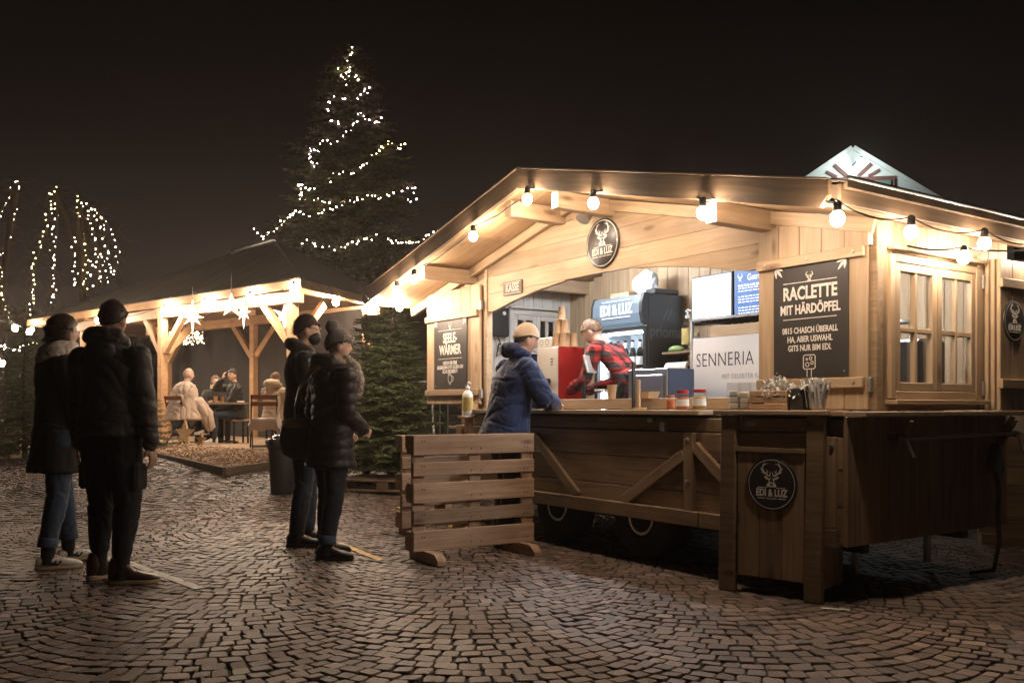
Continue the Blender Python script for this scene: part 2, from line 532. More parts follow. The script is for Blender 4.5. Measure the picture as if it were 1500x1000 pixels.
# ------------------------------------------------------------------ the stall: local axes u along the front, v into it, w up
HUT_O = (0.1734, 7.548, 0.0)
HUT_A = math.atan2(-0.823, 0.568)
hut = thing('market_stall', 'wooden food stall on wheels with lit gabled roof and open serving hatch', 'market stall', HUT_O, HUT_A)
HM = Matrix.Translation(HUT_O) @ Matrix.Rotation(HUT_A, 4, 'Z')
def HP(u, v, w): return HM @ Vector((u, v, w))

PK, SL = 0.255, 0.2365         # ridge position, roof slope
def soff(u): return 2.865 - SL*abs(u-PK)
def rooftop(u): return 3.0 - SL*abs(u-PK)
UL, UR, VF, VB = -1.72, 3.0, 0.31, 1.76

def strip(name, parent, poly, y0, y1, mat, at=None):
    """board of any outline in the u-w plane; its own origin keeps the grain running along u"""
    cx = sum(p[0] for p in poly)/len(poly); cz = sum(p[1] for p in poly)/len(poly)
    me = MB().prism([(p[0]-cx, p[1]-cz) for p in poly], -(y1-y0)/2, (y1-y0)/2).mesh('board', mat)
    return link(name, me, parent, T(cx, (y0+y1)/2, cz))

def rows_between(u0, u1, lo, hi, z0, z1, n=24):
    """pieces of the band z0..z1 between curves lo and hi"""
    runs, cur = [], []
    for i in range(n+1):
        u = u0 + (u1-u0)*i/n
        a, b = max(z0, lo(u)), min(z1, hi(u))
        if b - a > 0.004: cur.append((u, a, b))
        else:
            if len(cur) > 1: runs.append(cur)
            cur = []
    if len(cur) > 1: runs.append(cur)
    return [[(u, a) for u, a, b in r] + [(u, b) for u, a, b in reversed(r)] for r in runs]

arch = lambda u: 2.205 - 0.075*(u-0.5)**2
# gable front: horizontal boards, arched below, sloping above
gz = [1.86, 2.03, 2.20, 2.365, 2.53, 2.69, 2.86]
for a, b in zip(gz[:-1], gz[1:]):
    for poly in rows_between(-1.13, 2.30, arch, soff, a+0.0015, b-0.0015, 40):
        strip('gable_board', hut, poly, VF-0.02, VF+0.02, M['hut'])
# arched hatch edge trim is the cut boards; corner posts of the hatch
for u in (-1.16, 2.335):
    link('corner_post', boxmesh((0.055, 0.07, soff(u)-1.09), M['hut'], 0.004), hut, T(u, VF, (soff(u)+1.09)/2))
# side wings of the front wall: vertical boards
for u0, u1 in ((UL, -1.19), (2.37, UR)):
    n = max(3, int(round((u1-u0)/0.13))); d = (u1-u0)/n
    for i in range(n):
        uc = u0 + d*(i+0.5); t = min(soff(uc-d/2), soff(uc+d/2))
        h = t-1.10
        bar('wall_board', hut, (uc, VF+0.01, 1.10), (uc, VF+0.01, t), d-0.003, 0.03, M['hut'], (0, 1, 0))
# inner side walls and back wall of vertical boards
for i in range(11):
    d = (VB-VF-0.06)/11
    vc = VF + 0.05 + d*(i+0.5)
    if not (0.93 < vc < 1.62):
        bar('wall_board', hut, (UL, vc, 0.9), (UL, vc, soff(UL)), d-0.003, 0.03, M['hut_white'], (1, 0, 0))
    else:
        bar('wall_board', hut, (UL, vc, 2.14), (UL, vc, soff(UL)), d-0.003, 0.03, M['hut_white'], (1, 0, 0))
        bar('wall_board', hut, (UL, vc, 0.9), (UL, vc, 1.25), d-0.003, 0.03, M['hut_white'], (1, 0, 0))
nb = 34
for i in range(nb):
    d = (UR-UL)/nb
    uc = UL + d*(i+0.5)
    bar('wall_board', hut, (uc, VB, 0.45), (uc, VB, min(soff(uc-d/2), soff(uc+d/2))), d-0.003, 0.03, M['hut_in'], (0, 1, 0))
# trailer floor
link('floor', boxmesh((UR-UL-0.08, VB-0.14, 0.06), M['hut_low']), hut, T((UR+UL)/2, VB/2+0.04, 0.42))
# inner ceiling lining and purlins, rafters
for uc, ww in ((-1.42, 0.13), (0.03, 0.13), (0.66, 0.13), (2.24, 0.13)):
    t = soff(uc) - 0.02
    bar('purlin', hut, (uc, -0.27, t-0.055), (uc, VB, t-0.055), 0.09, ww, M['hut'], (0, 0, 1))
for sgn in (-1, 1):
    a = Vector((PK, VF-0.05, soff(PK)-0.05)); b = Vector((PK+sgn*2.84, VF-0.05, soff(PK+sgn*2.84)-0.05))
    if sgn > 0: b = Vector((UR+0.02, VF-0.05, soff(UR)-0.05))
    bar('rafter', hut, a, b, 0.05, 0.085, M['hut'], (0, 0, 1))
# soffit sheets, roof covering, barge boards
RV0, RV1 = -0.30, 2.02
for sgn, ue in ((-1, -2.60), (1, 3.13)):
    L_ = abs(ue-PK)
    n = 3
    ang = Vector((sgn, 0, -SL)).normalized()
    nrm = Vector((sgn*SL, 0, 1)).normalized()
    for i in range(n):
        a, b = PK + sgn*L_*i/n, PK + sgn*L_*(i+1)/n
        p = Vector((a, 0, soff(a))); q = Vector((b, 0, soff(b)))
        mid = (p+q)/2 + nrm*0.012
        # five boards side by side across the depth
        for k in range(4):
            d = (RV1-RV0-0.03)/4
            vc = RV0 + 0.02 + d*(k+0.5)
            link('soffit_board', boxmesh(((q-p).length-0.003, d-0.003, 0.018), M['soffit'], 0.002), hut,
                 frame((mid.x, vc, mid.z), ang, nrm))
    p = Vector((PK, (RV0+RV1)/2, rooftop(PK)-0.035)); q = Vector((ue, (RV0+RV1)/2, rooftop(ue)-0.035))
    link('roof_deck', boxmesh(((q-p).length, RV1-RV0-0.07, 0.075), M['weathered']), hut, frame((p+q)/2 + Vector((0, 0.02, -0.01)), ang, nrm))
    link('roof_felt', boxmesh(((q-p).length+0.04, RV1-RV0+0.02, 0.012), M['roofing']), hut, frame((p+q)/2 + nrm*0.045 + ang*0.02, ang, nrm))
    # barge board with a clipped lower end
    uo = ue
    poly = [(PK, rooftop(PK)), (uo, rooftop(uo)), (uo, rooftop(uo)-0.075), (uo-sgn*0.05, rooftop(uo-sgn*0.05)-0.145), (PK, rooftop(PK)-0.145)]
    if sgn < 0: poly = list(reversed(poly))
    cx, cz = (PK+uo)/2, (rooftop(PK)+rooftop(uo))/2-0.07
    Mr = frame((cx, RV0-0.018, cz), Vector((1, 0, -sgn*SL)), (0, 0, 1))
    inv = Mr.inverted()
    pts = [inv @ Vector((x, RV0-0.018, z)) for x, z in poly]
    link('barge_board', MB().prism([(p.x, p.z) for p in pts], -0.018, 0.018).mesh('barge_board', M['barge']), hut, Mr)
    # thin drip strip on the barge
    bar('drip_strip', hut, (PK+sgn*0.01, RV0-0.02, rooftop(PK)+0.012), (uo, RV0-0.02, rooftop(uo)+0.012), 0.05, 0.012, M['barge'], (0, 0, 1), 0.002)
    # eave: fascia, gutter boards
    ze = rooftop(ue)
    bar('fascia', hut, (ue+sgn*0.012, RV0+0.04, ze-0.06), (ue+sgn*0.012, RV1, ze-0.06), 0.026, 0.11, M['barge'], (0, 0, 1))
    bar('fascia', hut, (ue+sgn*0.040, RV0+0.06, ze-0.012), (ue+sgn*0.040, RV1, ze-0.012), 0.028, 0.045, M['barge'], (0, 0, 1))
    link('gutter_strip', MB().tube([(ue+sgn*0.062, RV0+0.05, ze+0.02), (ue+sgn*0.062, RV1, ze+0.02)], 0.012, 6).mesh('gutter_strip', M['galv'], 60), hut)

# ---- right side wall (u = UR): upper boards round the window
d = (VB-VF)/12
for i in range(12):
    vc = VF + d*(i+0.5)
    t = soff(UR)
    if 0.38 < vc < 1.40:
        bar('wall_board', hut, (UR, vc, 2.035), (UR, vc, t), d-0.003, 0.03, M['hut'], (1, 0, 0))
    else:
        bar('wall_board', hut, (UR, vc, 1.10), (UR, vc, t), d-0.003, 0.03, M['hut'], (1, 0, 0))
bar('wall_board', hut, (UR, 0.38, 1.135), (UR, 1.42, 1.135), 0.03, 0.07, M['hut'])
link('corner_post', boxmesh((0.05, 0.06, 1.16), M['hut_low']), hut, T(UR+0.005, VF-0.02, 1.68))

def side_window(vc0, vc1, w0, w1, u, sgn, wm, name='window'):
    f = thing(name, None, None)
    f.parent = hut
    tk = 0.05
    # outer frame
    for nm, p, q in (('frame', (u, vc0, w0-0.02), (u, vc0, w1+0.02)), ('frame', (u, vc1, w0-0.02), (u, vc1, w1+0.02))):
        bar(nm, f, p, q, tk, 0.075, wm, (1, 0, 0))
    bar('frame', f, (u, vc0+0.025, w1), (u, vc1-0.025, w1), 0.075, 0.05, wm, (0, 0, 1))
    bar('frame', f, (u, vc0+0.025, w0), (u, vc1-0.025, w0), 0.075, 0.05, wm, (0, 0, 1))
    bar('sill', f, (u+sgn*0.05, vc0-0.05, w0-0.04), (u+sgn*0.05, vc1+0.05, w0-0.04), 0.09, 0.028, wm, (0, 0, 1))
    bar('drip_strip', f, (u+sgn*0.05, vc0-0.04, w1+0.05), (u+sgn*0.05, vc1+0.04, w1+0.05), 0.05, 0.022, wm, (0, 0, 1))
    mid = (vc0+vc1)/2
    us = u + sgn*0.012
    for a, b in ((vc0+0.027, mid-0.002), (mid+0.002, vc1-0.027)):
        za, zb = w0+0.027, w1-0.027
        st = 0.05
        for x in (a+st/2, b-st/2):
            bar('sash', f, (us, x, za), (us, x, zb), st, 0.045, wm, (1, 0, 0))
        for z in (za+st/2, zb-st/2):
            bar('sash', f, (us, a+st, z), (us, b-st, z), 0.045, st, wm, (0, 0, 1))
        bar('muntin', f, (us, (a+b)/2, za+st), (us, (a+b)/2, zb-st), 0.026, 0.036, wm, (1, 0, 0))
        zm = za + (zb-za)*0.48
        for c0, c1 in ((a+st, (a+b)/2-0.013), ((a+b)/2+0.013, b-st)):
            bar('muntin', f, (us, c0, zm), (us, c1, zm), 0.036, 0.03, wm, (0, 0, 1))
            for z0, z1 in ((za+st, zm-0.015), (zm+0.015, zb-st)):
                link('pane', boxmesh((0.004, c1-c0, z1-z0), M['glass'], 0.0005), f, T(us-sgn*0.008, (c0+c1)/2, (z0+z1)/2))
    return f
side_window(0.41, 1.35, 1.19, 2.0, UR, 1, M['hut'])
fl = side_window(0.95, 1.60, 1.27, 2.12, UL, 1, M['hut_white'])

# ---- opened shutters: boards, ledges, hinge irons
def shutter(u0, u1, w0, w1, v, name='shutter', label=None, straps=(2.03, 1.265)):
    s = thing(name, None, None); s.parent = hut
    if label: s['label'] = label
    n = 6 if u1-u0 > 0.9 else 5
    d = (u1-u0)/n
    for i in range(n):
        uc = u0 + d*(i+0.5)
        bar('shutter_board', s, (uc, v, w0), (uc, v, w1), d-0.003, 0.028, M['hut'], (0, 1, 0))
    for w in straps:
        bar('ledge', s, (u0+0.004, v-0.029, w), (u1-0.02, v-0.029, w), 0.028, 0.062, M['hut'], (0, 0, 1))
        for k in range(3):
            uu = u0 + 0.08 + (u1-u0-0.16)*k/2
            link('bolt_head', MB().lathe([(0.009, 0), (0.008, 0.005), (0.003, 0.007)], 8).mesh('bolt_head', M['galv'], 40), s,
                 T(uu, v-0.043, w) @ Matrix.Rotation(R(90), 4, 'X'))
    return s
shL = shutter(-2.24, -1.20, 1.15, 2.30, VF-0.055)
shR = shutter(2.18, 2.985, 1.105, 2.27, VF-0.055)
for u, sg in ((2.995, 1), (-1.185, 1)):
    for w in (1.25, 2.10):
        link('hinge', boxmesh((0.022, 0.03, 0.085), M['galv'], 0.003), hut, T(u, VF-0.06, w))
# folded shutter on the side wall
ss = thing('shutter', None, None); ss.parent = hut
for k, uu in enumerate((3.045, 3.078, 3.11)):
    d = 0.31/2
    for i in range(2):
        vc = 1.43 + 0.012*k + d*(i+0.5)
        bar('shutter_board', ss, (uu, vc, 1.10), (uu, vc, 2.08), d-0.003, 0.026, M['hut'], (1, 0, 0))
for w in (1.92, 1.27):
    bar('ledge', ss, (3.138, 1.43, w), (3.138, 1.79, w), 0.028, 0.06, M['hut'])
for w in (1.24, 1.93):
    link('hinge', boxmesh((0.03, 0.02, 0.09), M['galv'], 0.003), hut, T(3.03, 1.412, w))
bar('trim', hut, (3.022, 1.40, 1.10), (3.022, 1.40, 2.10), 0.05, 0.02, M['hut'], (1, 0, 0))

# ---- base: horizontal boards on the front, vertical boards on the side, frame, braces
BL = -1.22
bz = [0.33, 0.545, 0.76, 0.95]
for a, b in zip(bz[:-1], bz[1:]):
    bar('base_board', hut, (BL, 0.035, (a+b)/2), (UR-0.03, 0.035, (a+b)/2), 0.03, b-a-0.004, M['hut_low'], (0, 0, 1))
link('base_light_stop', boxmesh((UR-BL-0.10, 0.015, 0.735), M['blackmetal'], 0.002), hut, T((UR+BL)/2-0.02, 0.088, 0.70))  # added unseen sheet, keeps inner lamp light from leaking through the board gaps
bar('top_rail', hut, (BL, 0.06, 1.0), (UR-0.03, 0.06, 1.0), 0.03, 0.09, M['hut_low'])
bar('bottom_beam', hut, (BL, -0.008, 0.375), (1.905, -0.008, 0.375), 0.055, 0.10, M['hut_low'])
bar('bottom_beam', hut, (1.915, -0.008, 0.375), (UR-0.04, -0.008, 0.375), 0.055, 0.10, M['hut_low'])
for u in (BL+0.05, 1.80, UR-0.10):
    bar('post', hut, (u, 0.0, 0.428), (u, 0.0, 0.95), 0.085, 0.038, M['hut_low'], (0, 1, 0))
for p, q in (((0.02, 0.0, 0.88), (0.60, 0.0, 0.43)), ((1.755, 0.0, 0.80), (1.13, 0.0, 0.43)), ((1.85, 0.0, 0.86), (2.40, 0.0, 0.43))):
    bar('brace', hut, p, q, 0.036, 0.075, M['hut_low'], (0, 0, 1))
for u, w in ((1.80, 0.90), (1.80, 0.62), (2.93, 0.90)):
    link('bolt_head', MB().lathe([(0.016, 0), (0.014, 0.007), (0.005, 0.011)], 10).mesh('bolt_head', M['galv'], 40), hut,
         T(u, -0.022, w) @ Matrix.Rotation(R(90), 4, 'X'))
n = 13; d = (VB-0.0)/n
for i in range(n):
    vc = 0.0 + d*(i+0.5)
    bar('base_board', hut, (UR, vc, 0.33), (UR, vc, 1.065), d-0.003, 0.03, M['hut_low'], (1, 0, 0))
for i in range(5):      # recessed pale wall at the left end under the shutter
    uu = -1.90 + 0.14*i
    bar('base_board', hut, (uu, 1.25, 0.33), (uu, 1.25, 1.14), 0.136, 0.03, M['weathered'], (0, 1, 0))
for i in range(4):
    bar('base_board', hut, (BL, 0.1+0.3*i+0.13, 0.33), (BL, 0.1+0.3*i+0.13, 1.06), 0.296, 0.03, M['weathered'], (1, 0, 0))
bar('post', hut, (-1.20, 0.14, 0.05), (-1.20, 0.14, 1.15), 0.10, 0.10, M['timber'], (0, 1, 0))
# serving counter, inner rail, side shelf on brackets
link('counter', boxmesh((2.95, 0.36, 0.032), M['hut'], 0.004), hut, T(0.455, 0.125, 1.083))
link('counter_rail', boxmesh((3.40, 0.035, 0.085), M['hut'], 0.004), hut, T(0.58, 0.335, 1.1445))
link('worktop', boxmesh((3.3, 0.50, 0.03), M['steel'], 0.004), hut, T(0.62, 0.61, 1.04))
link('shelf', boxmesh((0.13, 1.75, 0.028), M['hut'], 0.004), hut, T(UR+0.08, 0.86, 1.081))
link('shelf', boxmesh((0.80, 0.30, 0.028), M['hut'], 0.004), hut, T(2.60, 0.13, 1.081))
for v in (0.42, 1.62):
    bar('bracket', hut, (UR+0.03, v, 0.87), (UR+0.13, v, 1.05), 0.035, 0.05, M['hut_low'], (0, 0, 1))
# rail, hooks and cable on the side
rl = thing('hanging_rail', None, None); rl.parent = hut
link('rod', MB().tube([(UR+0.10, 0.38, 0.938), (UR+0.10, 1.74, 0.948)], 0.013, 8).mesh('rod', M['galv'], 60), rl)
for v in (0.40, 1.68):
    link('holder', MB().tube([(UR+0.01, v, 0.945), (UR+0.11, v, 0.945)], 0.02, 8).mesh('holder', M['blackmetal'], 60), rl)
    link('hook', MB().tube([(UR+0.11, v+0.03, 0.93), (UR+0.125, v+0.045, 0.87), (UR+0.135, v+0.06, 0.83)], 0.009, 6).mesh('hook', M['galv'], 60), rl)
pw = thing('power_inlet', None, None); pw.parent = hut
link('plug', MB().lathe([(0.05, 0.0), (0.055, 0.03), (0.045, 0.10), (0.04, 0.16), (0.02, 0.19)], 12).mesh('plug', M['black'], 40), pw, T(UR+0.09, 1.46, 0.70))
link('cord', MB().tube([(UR+0.09, 1.46, 0.70), (UR+0.10, 1.48, 0.58), (UR+0.085, 1.50, 0.40), (UR+0.10, 1.49, 0.25), (UR+0.06, 1.50, 0.06), (UR-0.1, 1.5, 0.015)], 0.014, 8).mesh('cord', M['cable'], 60), pw)
# hatch fittings under the counter
for u, v, w, dd in ((1.43, 0.02, 1.03, (0.05, 0.05, 0.035)), (1.56, 0.015, 0.985, (0.05, 0.05, 0.07)), (-0.75, 0.02, 0.99, (0.03, 0.03, 0.03))):
    f = link('latch', boxmesh(dd, M['galv'], 0.008), hut, T(u, v-0.02, w))
# chassis, wheels, prop feet
for v in (0.35, 1.45):
    bar('chassis_beam', hut, (UL, v, 0.30), (UR-0.1, v, 0.30), 0.06, 0.10, M['blackmetal'])
for u in (0.19, 1.20):
    for v in (0.20, 1.50):
        w = thing('wheel', None, None); w.parent = hut; w.location = (u, v, 0.31)
        RX = Matrix.Rotation(R(90), 4, 'X')
        link('tyre', MB().lathe([(0.12, -0.08), (0.285, -0.085), (0.31, -0.06), (0.312, 0.06), (0.285, 0.085), (0.13, 0.08)], 28).mesh('tyre', M['rubber'], 50), w, RX)
        link('rim', MB().lathe([(0.132, 0.086), (0.128, 0.094), (0.112, 0.092), (0.108, 0.085)], 28, cap=False).mesh('rim', M['steel'], 50), w, RX)
        link('hub', MB().lathe([(0.112, 0.05), (0.05, 0.05), (0.04, 0.065), (0.0, 0.065)], 20).mesh('hub', M['rubber'], 50), w, RX)
for u, v in ((2.55, 0.75), (2.6, 1.5), (-1.0, 0.4)):
    link('prop_leg', MB().tube([(u, v, 0.05), (u, v, 0.35)], 0.025, 8).mesh('prop_leg', M['galv'], 60), hut)
for u, v in ((2.88, 0.16),):
    b = link('support_block', boxmesh((0.20, 0.14, 0.075), M['weathered']), None, (Matrix.Translation((2.14, 5.90, 0.048)) @ Matrix.Rotation(R(-20), 4, 'Z')) if v < 1 else HM @ T(u+0.1, v, 0.045))
    tag(b, 'short timber block lying under the near corner of the stall' if v < 1 else 'timber block under the far end of the stall side', 'timber block')
# small cable rings under the eaves
for u, v, w in ((2.42, -0.275, 2.40), (3.09, 0.27, 2.23), (-2.42, 0.6, 2.18)):
    link('cable_ring', MB().tube([(u+0.028*math.cos(2*math.pi*k/12), v, w+0.028*math.sin(2*math.pi*k/12)) for k in range(13)], 0.004, 5).mesh('cable_ring', M['white'], 60), hut)
# swivel spot lamp under the ridge (off)
sp = thing('spot_lamp', None, None); sp.parent = hut
link('lamp_arm', MB().cbox((0.60, VF-0.06, 2.725), (0.13, 0.10, 0.07), 0.02).mesh('lamp_arm', M['galv'], 40), sp)
link('lamp_head', MB().lathe([(0.028, 0.0), (0.05, 0.03), (0.062, 0.08), (0.06, 0.13), (0.0, 0.135)], 14).mesh('lamp_head', M['galv'], 40), sp,
     frame((0.48, VF-0.10, 2.73), (1, 0, 0.1), (-0.75, -0.35, -0.6)))

# ---- festoon bulbs
def festoon(label, pts, mat, parent_cat='string lights', r=0.037, sag=0.05, drop=0.085, group=None, cable_r=0.006, name='string_lights', tuck=None):
    """pts: world points of the bulbs, in order, with an optional False for a bend without a bulb"""
    root = thing(name, label, parent_cat, pts[0][0], 0, group)
    base = Vector(pts[0][0])
    path = []
    for i, (p, has) in enumerate(pts):
        p = Vector(p) - base + Vector((0, 0, drop))
        if i:
            q = Vector(pts[i-1][0]) - base + Vector((0, 0, drop))
            n = 7
            for k in range(1, n):
                t = k/n
                path.append(q.lerp(p, t) - Vector((0, 0, sag*4*t*(1-t))) + (tuck*min(1, 5*t*(1-t)) if tuck else Vector()))
        path.append(p)
    link('cable', MB().tube(path, cable_r, 6).mesh('cable', M['cable'], 60), root)
    bm_ = _cache.get(('bulb', r, mat.name)) or MB().sphere((0, 0, 0), (r, r, r*1.15), 12, 8).mesh('bulb', mat, 180)
    _cache[('bulb', r, mat.name)] = bm_
    sk = _cache.get(('sock', drop)) or MB().lathe([(0.010, drop+0.012), (0.022, drop), (0.024, r*1.0), (0.020, r*0.95)], 10).mesh('socket', M['socket'], 50)
    _cache[('sock', drop)] = sk
    for p, has in pts:
        if not has: continue
        b = link('bulb', bm_, root, T(*(Vector(p)-base)))
        link('socket', sk, b)
    return root
fr = [(3.209, 2.102), (2.263, 2.299), (1.225, 2.551), (0.429, 2.731), (-0.361, 2.565), (-1.409, 2.325), (-1.76, 2.254)]
fp = [(HP(u, -0.362, w), True) for u, w in fr]
festoon('warm bulbs strung along the front gable of the stall', fp, M['bulb'], sag=-0.02, tuck=HM.to_3x3() @ Vector((0, 0.095, 0.0)))
festoon('warm bulbs strung under the window side eave of the stall', [(HP(3.22, -0.40, 2.11), False), (HP(3.205, 0.316, 2.106), True), (HP(3.205, 1.103, 2.123), True), (HP(3.205, 1.85, 2.13), True), (HP(3.2, 2.4, 2.2), False)], M['bulb_side'], sag=0.05)
festoon('lone warm bulb on a cable above the stall side window', [(HP(3.10, 0.45, 2.00), False), (HP(3.205, 0.869, 2.017), True), (HP(3.205, 1.75, 2.10), False)], M['bulb_side'], sag=0.02, drop=0.06)
festoon('warm bulbs hanging along the far left eave of the stall', [(HP(-2.35, -0.42, 2.19), False), (HP(-2.50, -0.245, 2.174), True), (HP(-2.5, 0.051, 2.186), True), (HP(-2.5, 1.95, 2.2), False)], M['bulb'], sag=0.03)

# white working light inside, above the hatch
lt = thing('work_light', 'white strip light fixed inside the stall above the serving hatch', 'lamp', HP(-0.2, 0.62, 2.50), HUT_A)
M['striplight'] = emit('strip_light', (0.84, 0.91, 1.0), 400.0)
link('housing', boxmesh((1.0, 0.07, 0.035), M['white'], 0.006), lt, T(0, 0, 0.03))
link('tube', MB().tube([(-0.48, 0, 0), (0.48, 0, 0)], 0.016, 10).mesh('tube', M['striplight'], 60), lt)
lt2 = copy_tree(lt); lt2.matrix_world = HM @ T(2.35, 0.95, 2.26) @ Matrix.Rotation(R(90), 4, 'Z')
lt2['label'] = 'white strip light inside the stall behind the side window'
# ------------------------------------------------------------------ lettering, logo, sign boards
def text_mesh(txt, size, mat, sx=1.0, bold=0.0, align='CENTER', spacing=1.0, depth=0.0008):
    c = bpy.data.curves.new('lettering', 'FONT')
    c.body = txt; c.size = size; c.align_x = align; c.align_y = 'CENTER'
    c.offset = bold; c.extrude = depth; c.space_character = spacing; c.resolution_u = 3
    o = bpy.data.objects.new('lettering', c); COL.objects.link(o)
    dg = bpy.context.evaluated_depsgraph_get()
    me = bpy.data.meshes.new_from_object(o.evaluated_get(dg))
    bpy.data.objects.remove(o); bpy.data.curves.remove(c)
    me.transform(Matrix.Diagonal((sx, 1, 1, 1)))
    me.materials.clear(); me.materials.append(mat)
    return me

def stroke(mb, pts, w, z=0.0, d=0.0012):
    """a flat painted stroke through 2-D points; w may be a list (taper)"""
    P = [Vector((p[0], p[1])) for p in pts]
    ws = w if isinstance(w, (list, tuple)) else [w]*len(P)
    Lp, Rp = [], []
    for i, p in enumerate(P):
        t = (P[min(i+1, len(P)-1)] - P[max(i-1, 0)]).normalized()
        n = Vector((-t.y, t.x))*ws[i]/2
        Lp.append(p+n); Rp.append(p-n)
    ring = Lp + list(reversed(Rp))
    n = len(P)
    vs = [(q.x, q.y, z) for q in Lp] + [(q.x, q.y, z) for q in Rp] + [(q.x, q.y, z+d) for q in Lp] + [(q.x, q.y, z+d) for q in Rp]
    fs = []
    for i in range(n-1):
        fs += [(2*n+i, 3*n+i, 3*n+i+1, 2*n+i+1), (i, 2*n+i, 2*n+i+1, i+1), (n+i, n+i+1, 3*n+i+1, 3*n+i)]
    fs += [(0, n, 3*n, 2*n), (n-1, 3*n-1, 4*n-1, 2*n-1)]
    mb.add(vs, fs)

def fill(mb, poly, z=0.0, d=0.0012):
    n = len(poly)
    mb.add([(p[0], p[1], z) for p in poly] + [(p[0], p[1], z+d) for p in poly],
           [tuple(range(n, 2*n))] + [(i, (i+1) % n, n+(i+1) % n, n+i) for i in range(n)])

def stag(mb, s=1.0, cx=0, cy=0):
    """stag's head, front view, about 1 wide and 1 high"""
    def P(x, y, m): return (cx + m*x*s, cy + y*s)
    for m in (-1, 1):
        # main beam, tines
        stroke(mb, [P(0.05, 0.42, m), P(0.20, 0.47, m), P(0.36, 0.60, m), P(0.43, 0.76, m), P(0.38, 0.90, m), P(0.30, 1.03, m)], [0.06*s, 0.07*s, 0.07*s, 0.06*s, 0.045*s, 0.01*s])
        stroke(mb, [P(0.42, 0.80, m), P(0.33, 0.92, m), P(0.16, 0.97, m)], [0.05*s, 0.045*s, 0.01*s], 0.0002)
        stroke(mb, [P(0.36, 0.60, m), P(0.46, 0.68, m), P(0.52, 0.80, m)], [0.05*s, 0.04*s, 0.01*s], 0.0002)
        stroke(mb, [P(0.28, 0.53, m), P(0.40, 0.55, m), P(0.50, 0.62, m)], [0.05*s, 0.04*s, 0.01*s], 0.0002)
        stroke(mb, [P(0.22, 0.48, m), P(0.20, 0.60, m), P(0.24, 0.72, m)], [0.05*s, 0.04*s, 0.01*s], 0.0002)
        stroke(mb, [P(0.20, 0.58, m), P(0.13, 0.66, m)], [0.04*s, 0.01*s], 0.0003)
        stroke(mb, [P(0.09, 0.45, m), P(0.05, 0.55, m), P(0.07, 0.63, m)], [0.045*s, 0.035*s, 0.01*s], 0.0002)
        # ear
        fill(mb, [P(0.13, 0.33, m), P(0.24, 0.43, m), P(0.36, 0.40, m), P(0.28, 0.30, m), P(0.16, 0.26, m)][::m])
        # cheek and neck
        fill(mb, [P(0.03, 0.36, m), P(0.14, 0.30, m), P(0.12, 0.16, m), P(0.20, 0.08, m), P(0.24, -0.05, m), P(0.10, -0.05, m), P(0.055, 0.06, m), P(0.085, 0.20, m)][::m])
    fill(mb, [(cx-0.05*s, cy+0.10*s), (cx+0.05*s, cy+0.10*s), (cx+0.035*s, cy+0.17*s), (cx-0.035*s, cy+0.17*s)])
    fill(mb, [(cx-0.10*s, cy-0.05*s), (cx+0.10*s, cy-0.05*s), (cx+0.06*s, cy+0.03*s), (cx, cy+0.0*s), (cx-0.06*s, cy+0.03*s)])

def face_frame(u, v, w):
    """local frame of a sign on a plane facing the front (-v): x along u, y up, z towards the viewer"""
    return HM @ T(u, v, w) @ Matrix.Rotation(R(90), 4, 'X')

def disc_sign(Mw, r, label, name='stag_disc', sq=1.0):
    root = thing(name, label, 'sign', M=Mw)
    n = 44
    link('plate', MB().lathe([(r*0.985, 0), (r, 0.003), (r, 0.010), (r*0.985, 0.012)], n).mesh('plate', M['disc'], 50), root, Matrix.Diagonal((sq, 1, 1, 1)))
    mb = MB()
    rin, rout = r*0.90, r*0.925
    for k in range(n):
        a, b = 2*math.pi*k/n, 2*math.pi*(k+1)/n
        mb.add([(rin*math.cos(a), rin*math.sin(a), 0.0132), (rout*math.cos(a), rout*math.sin(a), 0.0132), (rout*math.cos(b), rout*math.sin(b), 0.0132), (rin*math.cos(b), rin*math.sin(b), 0.0132)], [(0, 1, 2, 3)])
    link('ring', mb.mesh('ring', M['white']), root, Matrix.Diagonal((sq, 1, 1, 1)))
    mb = MB(); stag(mb, r*0.86, 0, 0.0)
    link('stag_emblem', mb.mesh('stag_emblem', M['white']), root, T(0, -r*0.06, 0.0125))
    mb = MB()
    stroke(mb, [(-r*0.56, -r*0.13), (-r*0.19, -r*0.13)], r*0.025); stroke(mb, [(r*0.19, -r*0.13), (r*0.56, -r*0.13)], r*0.025)
    stroke(mb, [(-r*0.56, -r*0.53), (-r*0.27, -r*0.53)], r*0.028); stroke(mb, [(r*0.27, -r*0.53), (r*0.56, -r*0.53)], r*0.028)
    link('rules', mb.mesh('rules', M['white']), root, T(0, 0, 0.0125))['kind'] = 'stuff'
    link('lettering', text_mesh('EDI & LUZ', r*0.37, M['white'], 0.74, r*0.012), root, T(0, -r*0.33, 0.0130))
    link('lettering', text_mesh('SINCE 2016', r*0.085, M['white'], 1.0), root, T(0, -r*0.53, 0.0130))
    for x, y in ((-r*0.91, 0), (r*0.91, 0), (0, -r*0.91)):
        link('screw', MB().lathe([(r*0.035, 0), (r*0.03, 0.003), (r*0.01, 0.004)], 8).mesh('screw', M['galv'], 50), root, T(x, y, 0.013))
    return root

disc_sign(face_frame(0.57, VF-0.022, 2.435), 0.200, 'round dark sign with stag head and EDI & LUZ on the gable over the hatch')

